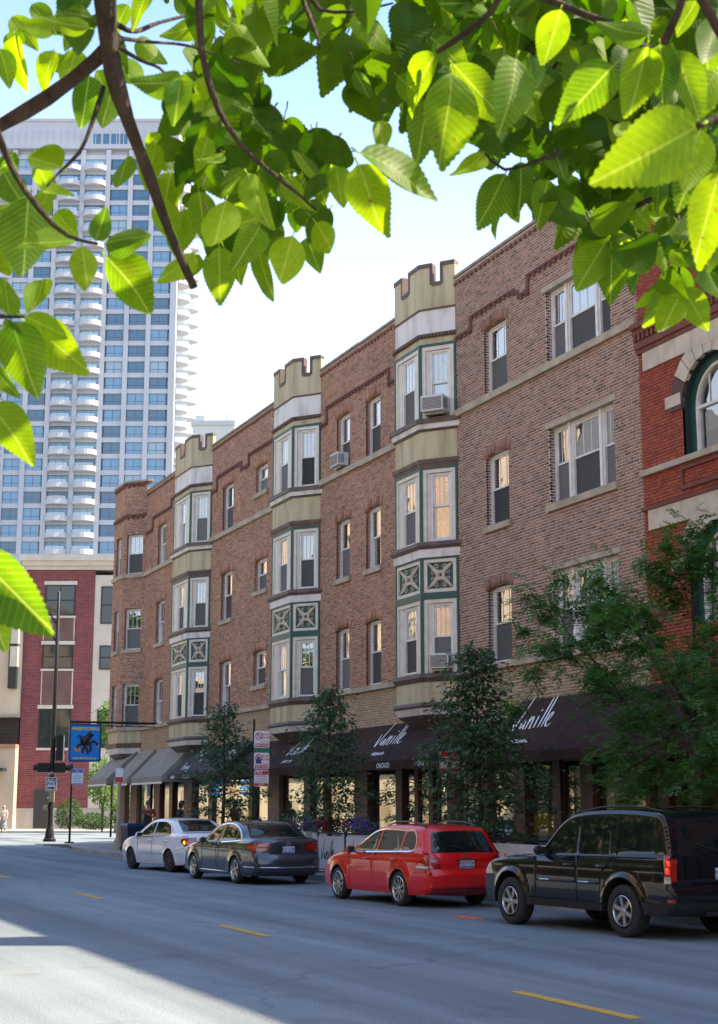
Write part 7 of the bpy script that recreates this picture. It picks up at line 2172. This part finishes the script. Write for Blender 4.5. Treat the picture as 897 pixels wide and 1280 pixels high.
# crowded leaves behind and above, following the same sprays; those above the view shade the ones in it
def dens(px, py):
    """is there foliage here (outline of the canopy's under side)"""
    if py < -10: return True
    if px < 60: lim = 60
    elif px < 180: lim = 70
    elif px < 240: lim = 80 + (px-180)*3.9
    elif px < 345: lim = 318
    elif px < 425: lim = 318-(px-345)*.5
    elif px < 500: lim = 215-(px-420)*.7
    elif px < 600: lim = 150
    elif px < 640: lim = 215
    elif px < 715: lim = 248
    elif px < 760: lim = 340
    elif px < 890: lim = 372
    else: lim = 350
    return py < lim
def sky_gap(px, py):
    return (340 < px < 400 and 55 < py < 150) or (150 < px < 240 and -5 < py < 45) or (455 < px < 500 and 0 < py < 60) or (480 < px < 500 and 130 < py < 200) or (0 < px < 120 and 100 < py < 150) or (400 < px < 445 and 128 < py < 175)
rest = MB()
def joined_leaf(A, y, ln, tilt=None):
    n_ = (rv(rt) if tilt is None else tilt); z_ = (n_-y*n_.dot(y)).normalized(); x = y.cross(z_)
    m = Matrix((x, y, z_)).transposed().to_4x4() @ Matrix.Scale(ln, 4); m.translation = A
    src = rt.choice(LEAVES); i0 = len(rest.v)
    rest.v += [tuple(m @ v.co) for v in src.vertices]
    for p in src.polygons: rest.face([i0+j for j in p.vertices])
spots = [(at((a+c)/2, (b_+d)/2, e)) for a, b_, c, d, e in named]
cnt = 0; fill = 0
while fill < 680 and cnt < 9000:
    cnt += 1
    px = rt.uniform(-60, 960); py = rt.uniform(-60, 350)
    if not dens(px, py) or sky_gap(px, py): continue
    if px > 690 and py > 250 and rt.random() < .45: continue
    if px < 200 and rt.random() < .72: continue
    ln = rt.uniform(32, 80); a = rad(90+rt.gauss(0, 48))
    tx, ty = px+ln*math.cos(a), py+ln*math.sin(a)
    if not dens(tx, ty-18) or sky_gap(tx, ty): continue
    dd = rt.uniform(2.35, 3.3); fill += 1
    if nleaf < 299: add_leaf(px, py, tx, ty, dd)
    else:
        A, B = at(px, py, dd), at(tx, ty, dd*rt.uniform(.97, 1.03)); y = B-A
        joined_leaf(A, y.normalized(), y.length, (-fw+rv(rt)*.6).normalized())
    spots.append(at((px+tx)/2, (py+ty)/2, dd))
# leaves added towards the sun to shade those in view, mostly out of sight
for i in range(430):
    c = rt.choice(spots)+SUN_DIR*rt.uniform(.12, 1.1)+rv(rt)*.10
    q = c-Vector((0, 0, CAM_H)); vx = (q.x*cyw-q.y*syw); dep = q.dot(fw); vy = q.dot(Vector((-syw*math.sin(PITCH), -cyw*math.sin(PITCH), math.cos(PITCH))))
    ix, iy = 448.5+FPX*vx/dep, 640-FPX*vy/dep
    if -40 < ix < 940 and iy > -35 and not (ix > 0 and dens(ix, iy+45) and not sky_gap(ix, iy) and rt.random() < .5): continue
    joined_leaf(c, Vector((rt.gauss(0, .5), rt.gauss(0, .5), -1)).normalized(), rt.uniform(.07, .12))
canopy_m = leaf_mat('elm canopy leaves', [(.034,.090,.010), (.10,.185,.012)], .5)
canopy_m.node_tree.nodes['Principled BSDF'].inputs['Specular IOR Level'].default_value = .15
ro = rest.build('leaf_mass', canopy_m, TREE)
ro['kind'] = 'stuff'
# limbs and twigs
tw = MB()
for A in bases[len(named):]:
    pts = [A]
    dv = Vector((rt.gauss(0, .4), rt.gauss(0, .4), 1)).normalized()
    for i in range(4):
        dv = (dv+rv(rt)*.35).normalized(); pts.append(pts[-1]+dv*rt.uniform(.006, .014))
    tw.tube(pts, [.0008, .0010, .0012, .0014, .0017], 5, cap=False)
two = tw.build('twigs', noisy('green brown twig', (.05,.035,.018), (.09,.065,.03), .9, scale=30), TREE, smooth=True); two['kind'] = 'stuff'
def limb(pts, rr, name='branch', sm=True):
    P = [at(a, b_, d) for a, b_, d in pts]
    # smooth path
    Q = catmull([tuple(p) for p in P], .04) if len(P) > 2 else P
    n = len(Q); R = [rr[0]+(rr[1]-rr[0])*i/(n-1) for i in range(n)]
    k = MB()
    k.tube(Q, [r_*(1+.10*math.sin(i*1.7)+.06*math.sin(i*.6)) for i, r_ in enumerate(R)], 9)
    return k.build(name, bark_near, TREE, smooth=True)
bark_near = noisy('near bark', (.018,.012,.008), (.060,.040,.027), .95, scale=30, bump=1.0, bscale=90, stretch=(1, 1, .3), detail=8)
limb([(128,-60,2.25),(133,20,2.3),(142,90,2.32),(160,150,2.35),(185,215,2.4),(212,290,2.42),(243,360,2.45)], (.0180, .0060))
limb([(150,45,2.33),(120,75,2.34),(60,122,2.4),(-20,168,2.45),(-90,205,2.5)], (.011, .0125))
limb([(130,108,2.32),(114,158,2.3),(100,190,2.28),(75,215,2.25),(60,232,2.2)], (.0038, .0018), 'twig')
limb([(-15,135,2.1),(15,210,2.1),(50,262,2.05),(85,295,2.02),(122,305,2.0)], (.0055, .0022), 'twig')
limb([(248,-30,2.3),(252,60,2.3),(275,140,2.25),(300,180,2.25),(335,212,2.2)], (.0058, .0035), 'twig')
limb([(130,20,2.3),(160,38,2.35),(200,28,2.5),(260,10,2.6),(300,-20,2.7)], (.0045, .0025), 'twig')
limb([(135,45,2.3),(180,52,2.4),(240,58,2.5),(300,80,2.5)], (.0035, .0015), 'twig')
limb([(150,60,2.3),(175,75,2.35),(210,95,2.2),(235,135,2.2)], (.0035, .0015), 'twig')
limb([(640,-40,2.1),(615,12,2.15),(580,42,2.2),(546,65,2.25)], (.0050, .0040), 'twig')
limb([(380,-20,2.4),(400,12,2.4),(440,14,2.4),(490,4,2.5)], (.0040, .002), 'twig')
limb([(375,-10,2.4),(395,40,2.35),(400,60,2.3)], (.0040, .002), 'twig')
limb([(640,-20,2.2),(700,6,2.2),(760,30,2.15),(830,52,1.85),(860,-20,1.8)], (.0060, .0045), 'twig')
limb([(860,-30,1.75),(880,5,1.75),(896,35,1.75),(920,80,1.75)], (.0065, .005), 'twig')
limb([(930,130,1.65),(890,150,1.62),(872,158,1.6)], (.0045, .003), 'twig')
limb([(840,238,2.6),(800,255,2.65),(775,268,2.7),(740,250,2.85),(712,236,2.9),(690,190,2.6)], (.0050, .002), 'twig')
limb([(840,238,2.6),(850,300,2.5),(847,350,2.5)], (.0035, .002), 'twig')
limb([(700,190,2.4),(660,205,2.45),(630,212,2.5),(604,190,2.6)], (.0035, .002), 'twig')
limb([(335,212,2.2),(370,240,2.3),(395,262,2.4)], (.0035, .0018), 'twig')
limb([(-20,395,2.0),(14,396,2.0),(31,396,2.0)], (.003, .0018), 'twig')
for i in range(8):
    a, b_ = rt.uniform(600, 880), rt.uniform(-40, 120)
    limb([(a, b_, 2.6), (a+rt.uniform(-50, 50), b_+rt.uniform(10, 50), 2.6), (a+rt.uniform(-90, 90), b_+rt.uniform(40, 90), 2.65)], (.0035, .0015), 'twig')
# trunk beside the camera and the bough that reaches over
k = MB(); k.tube([(-2.6, 1.2, .10), (-2.58, 1.25, 1.5), (-2.45, 1.35, 3.0), (-2.3, 1.5, 4.6)], [.20, .16, .14, .11], 12)
p1 = at(128, -60, 2.25); p2 = at(-90, 205, 2.5)
k.tube([(-2.45, 1.35, 3.0), (-1.2, 1.9, 3.45), (p1.x-.35, p1.y-.1, p1.z+.28), tuple(p1)], [.07, .045, .028, .0185], 9)
p3 = at(640, -40, 2.1); p4 = at(380, -20, 2.4); p5 = at(860, -30, 1.75); p6 = at(248, -30, 2.3); p7 = at(930, 130, 1.65)
k.tube([(-1.2, 1.9, 3.45), (-.1, 1.95, 3.35), (p3.x, p3.y, p3.z+.12), (p5.x, p5.y, p5.z+.12), (p5.x+.6, p5.y-.2, p5.z+.1)], [.045, .03, .02, .014, .01], 8)
for p in (p3, p4, p5, p6): k.tube([(p.x-.25, p.y, p.z+.16), tuple(p)], [.010, .005], 6)
k.tube([(p5.x+.3, p5.y-.1, p5.z+.1), tuple(p7)], [.008, .0045], 6)
k.tube([tuple(p2), (p2.x-.5, p2.y-.1, p2.z-.1), (-2.58, 1.25, 2.2)], [.0125, .02, .04], 8)
k.build('trunk', bark_near, TREE, smooth=True)

# ------------------------------------------------------------------ people
skin_m = noisy('skin', (.42,.24,.17), (.50,.30,.22), .55, scale=5)
def person(label, base, rz, shirt, legs, hair, pose, skirt=False, hairlen=.06, height=1.72):
    """one continuous skinned body with clothes and hair as its children"""
    o = thing('person', label, 'person', base, rz)
    s = height/1.72
    J = dict(pel=(0,0,.95), wst=(0,0,1.10), chs=(0,.0,1.30), nck=(0,.01,1.47), hd0=(0,-.01,1.54), hd1=(0,-.02,1.66),
             hl=(.09,0,.92), kl=(.10,-.02,.50), al=(.10,.03,.09), tl=(.11,-.13,.03), hr=(-.09,0,.92), kr=(-.10,-.03,.50), ar=(-.11,.03,.09), tr=(-.12,-.13,.03),
             sl=(.18,.0,1.42), el=(.24,.02,1.14), wl=(.22,-.12,.95), sr=(-.18,.0,1.42), er=(-.24,.02,1.14), wr=(-.22,-.12,.95))
    J.update(pose)
    Rd = dict(pel=.135, wst=.115, chs=.135, nck=.055, hd0=.075, hd1=.088, hl=.085, kl=.058, al=.042, tl=.032, hr=.085, kr=.058, ar=.042, tr=.032, sl=.062, el=.044, wl=.03, sr=.062, er=.044, wr=.03)
    E_ = [('pel','wst'),('wst','chs'),('chs','nck'),('nck','hd0'),('hd0','hd1'),('pel','hl'),('hl','kl'),('kl','al'),('al','tl'),('pel','hr'),('hr','kr'),('kr','ar'),('ar','tr'),('chs','sl'),('sl','el'),('el','wl'),('chs','sr'),('sr','er'),('er','wr')]
    # fingers and thumb from each wrist
    for side in 'lr':
        w_ = Vector(J['w'+side]); e = Vector(J['e'+side]); d = (w_-e).normalized(); sd = d.orthogonal().normalized()
        J['p'+side] = tuple(w_+d*.06); Rd['p'+side] = .032; E_.append(('w'+side, 'p'+side))
        for f in range(4):
            off = sd*(.027-.018*f); ln = (.07, .08, .075, .06)[f]
            a, b_ = f'f{f}a'+side, f'f{f}b'+side
            J[a] = tuple(w_+d*(.09+ln*.4)+off); J[b_] = tuple(w_+d*(.09+ln*.8)+off*1.1+Vector((0, -.02, .01)))
            Rd[a] = .0095; Rd[b_] = .008; E_ += [('p'+side, a), (a, b_)]
        J['t'+side+'h'] = tuple(w_+d*.07+sd*.055+Vector((0, -.015, 0))); Rd['t'+side+'h'] = .010; E_.append(('p'+side, 't'+side+'h'))
    def skin(name, keys, edges, inflate, m, parent, scale=1.0, sub=2):
        idx = {k_: i for i, k_ in enumerate(keys)}
        me = bpy.data.meshes.new(name); me.from_pydata([tuple(Vector(J[k_])*s) for k_ in keys], [(idx[a], idx[b_]) for a, b_ in edges], []); me.materials.append(m)
        ob = link(name, me, parent)
        sm = ob.modifiers.new('skin', 'SKIN'); sm.use_smooth_shade = True
        ss = ob.modifiers.new('sub', 'SUBSURF'); ss.levels = sub; ss.render_levels = sub
        if not me.skin_vertices: 
            bm = bmesh.new(); bm.from_mesh(me); bm.verts.layers.skin.verify(); bm.to_mesh(me); bm.free()
        for i, k_ in enumerate(keys):
            rr = (Rd[k_]*scale+inflate)*s; me.skin_vertices[0].data[i].radius = (rr, rr*.8 if k_ in ('pel','wst','chs') else rr)
            me.skin_vertices[0].data[i].use_root = (i == 0)
        return ob
    keys = ['pel']+[k_ for k_ in J if k_ != 'pel']
    body = skin('body', keys, E_, 0, skin_m, o)
    skin('shirt', ['chs','wst','pel','nck','sl','el','sr','er'], [('chs','wst'),('wst','pel'),('chs','nck'),('chs','sl'),('sl','el'),('chs','sr'),('sr','er')], .016, shirt, o)
    if skirt:
        k = MB(); n = 24
        k.lathe([(.13*s, 1.08*s), (.18*s, .95*s), (.22*s, .6*s), (.26*s, .22*s)], n); k.build('skirt', legs, o, world=False, smooth=True)
    else:
        skin('trousers', ['pel','hl','kl','al','hr','kr','ar'], [('pel','hl'),('hl','kl'),('kl','al'),('pel','hr'),('hr','kr'),('kr','ar')], .014, legs, o)
    h = Vector(J['hd1'])*s
    k = MB(); prof = []
    rows = 7
    for i in range(rows+1):
        t = i/rows; prof.append((.104*s*math.sin(PI*.5*t+.02), .11*s*math.cos(PI*.5*t)))
    k.lathe(prof, 16, c=(h.x, h.y+.014, h.z+.005))
    k.lathe([(.103*s, .0), (.095*s, -hairlen), (.07*s, -hairlen-.02)], 16, c=(h.x, h.y+.02, h.z+.004), arc=(rad(-25), rad(205)))
    k.build('hair', hair, o, world=False, smooth=True)
    k = MB()
    for s_ in (-1, 1):
        k.lathe([(0, -.006), (.011, -.004), (.012, .004)], 8, axis='y', c=(h.x+s_*.034*s, h.y-.081*s, h.z-.03*s))
    k.build('eye', mat('dark eye', (.02,.015,.012), .3), o, world=False)
    k = MB(); k.prism([(-.014, 0), (.014, 0), (0, .045)], 'y', h.y-.105*s, h.y-.07*s); 
    for v in range(len(k.v)): k.v[v] = (k.v[v][0]+h.x, k.v[v][1], k.v[v][2]+h.z-.075*s)
    k.build('nose', skin_m, o, world=False, smooth=True)
    k = MB(); k.box(h.x-.026, h.x+.026, h.y-.088*s, h.y-.07*s, h.z-.102*s, h.z-.090*s); k.build('mouth', mat('lips', (.32,.12,.10), .5), o, world=False)
    return o
p = on_v(186, 1003, 56.5)
hold = dict(el=(.25,.03,1.16), wl=(.10,-.22,1.24), er=(-.25,.03,1.16), wr=(-.09,-.22,1.26), hd1=(0,-.045,1.65))
red_sh = noisy('dull red shirt', (.20,.035,.035), (.26,.05,.05), .8, scale=10)
blk_cl = noisy('black clothes', (.014,.014,.016), (.024,.024,.026), .85, scale=10)
Xp = 15.3; yp = on_x(186, 1010, Xp).y
pr = person('person in a dull red top and black apron looking at a phone by the doorway', (Xp, yp, .13), rad(-35), red_sh, noisy('rust trousers', (.30,.09,.04), (.36,.12,.05), .8, scale=6), mat('brown hair', (.09,.05,.03), .6), hold, height=1.74)
k = MB(); k.box(-.036, .036, -.30, -.29, 1.24, 1.38); ph = k.build('phone', mat('dark phone', (.01,.01,.012), .2), None, world=False); ph.matrix_basis = pr.matrix_basis.copy(); tag(ph, 'small dark phone held up in both hands by the person in red', 'phone')
k = MB(); k.prism([(-.14, .45), (.14, .45), (.13, 1.05), (.09, 1.3), (-.09, 1.3), (-.13, 1.05)], 'y', -.16, -.15); k.build('apron', blk_cl, pr, world=False)
yp = on_x(226, 1010, 15.0).y
person('person in black standing behind the white car with head turned to the window', (15.0, yp, .13), rad(60), blk_cl, blk_cl, mat('black hair', (.012,.010,.009), .5), dict(hd1=(0,-.05,1.64)), hairlen=.12, height=1.72)
q = on_v(4, 1044, 99)
person('person in a cream top and long grey patterned skirt walking at the far left edge', (q.x, q.y, .05), -YAW, noisy('cream top', (.55,.48,.38), (.62,.55,.45), .8, scale=6), noisy('grey patterned skirt', (.05,.05,.055), (.30,.30,.30), .8, scale=22, lo=.45, hi=.55), mat('grey hair', (.35,.30,.25), .6), {}, skirt=True, height=1.68)
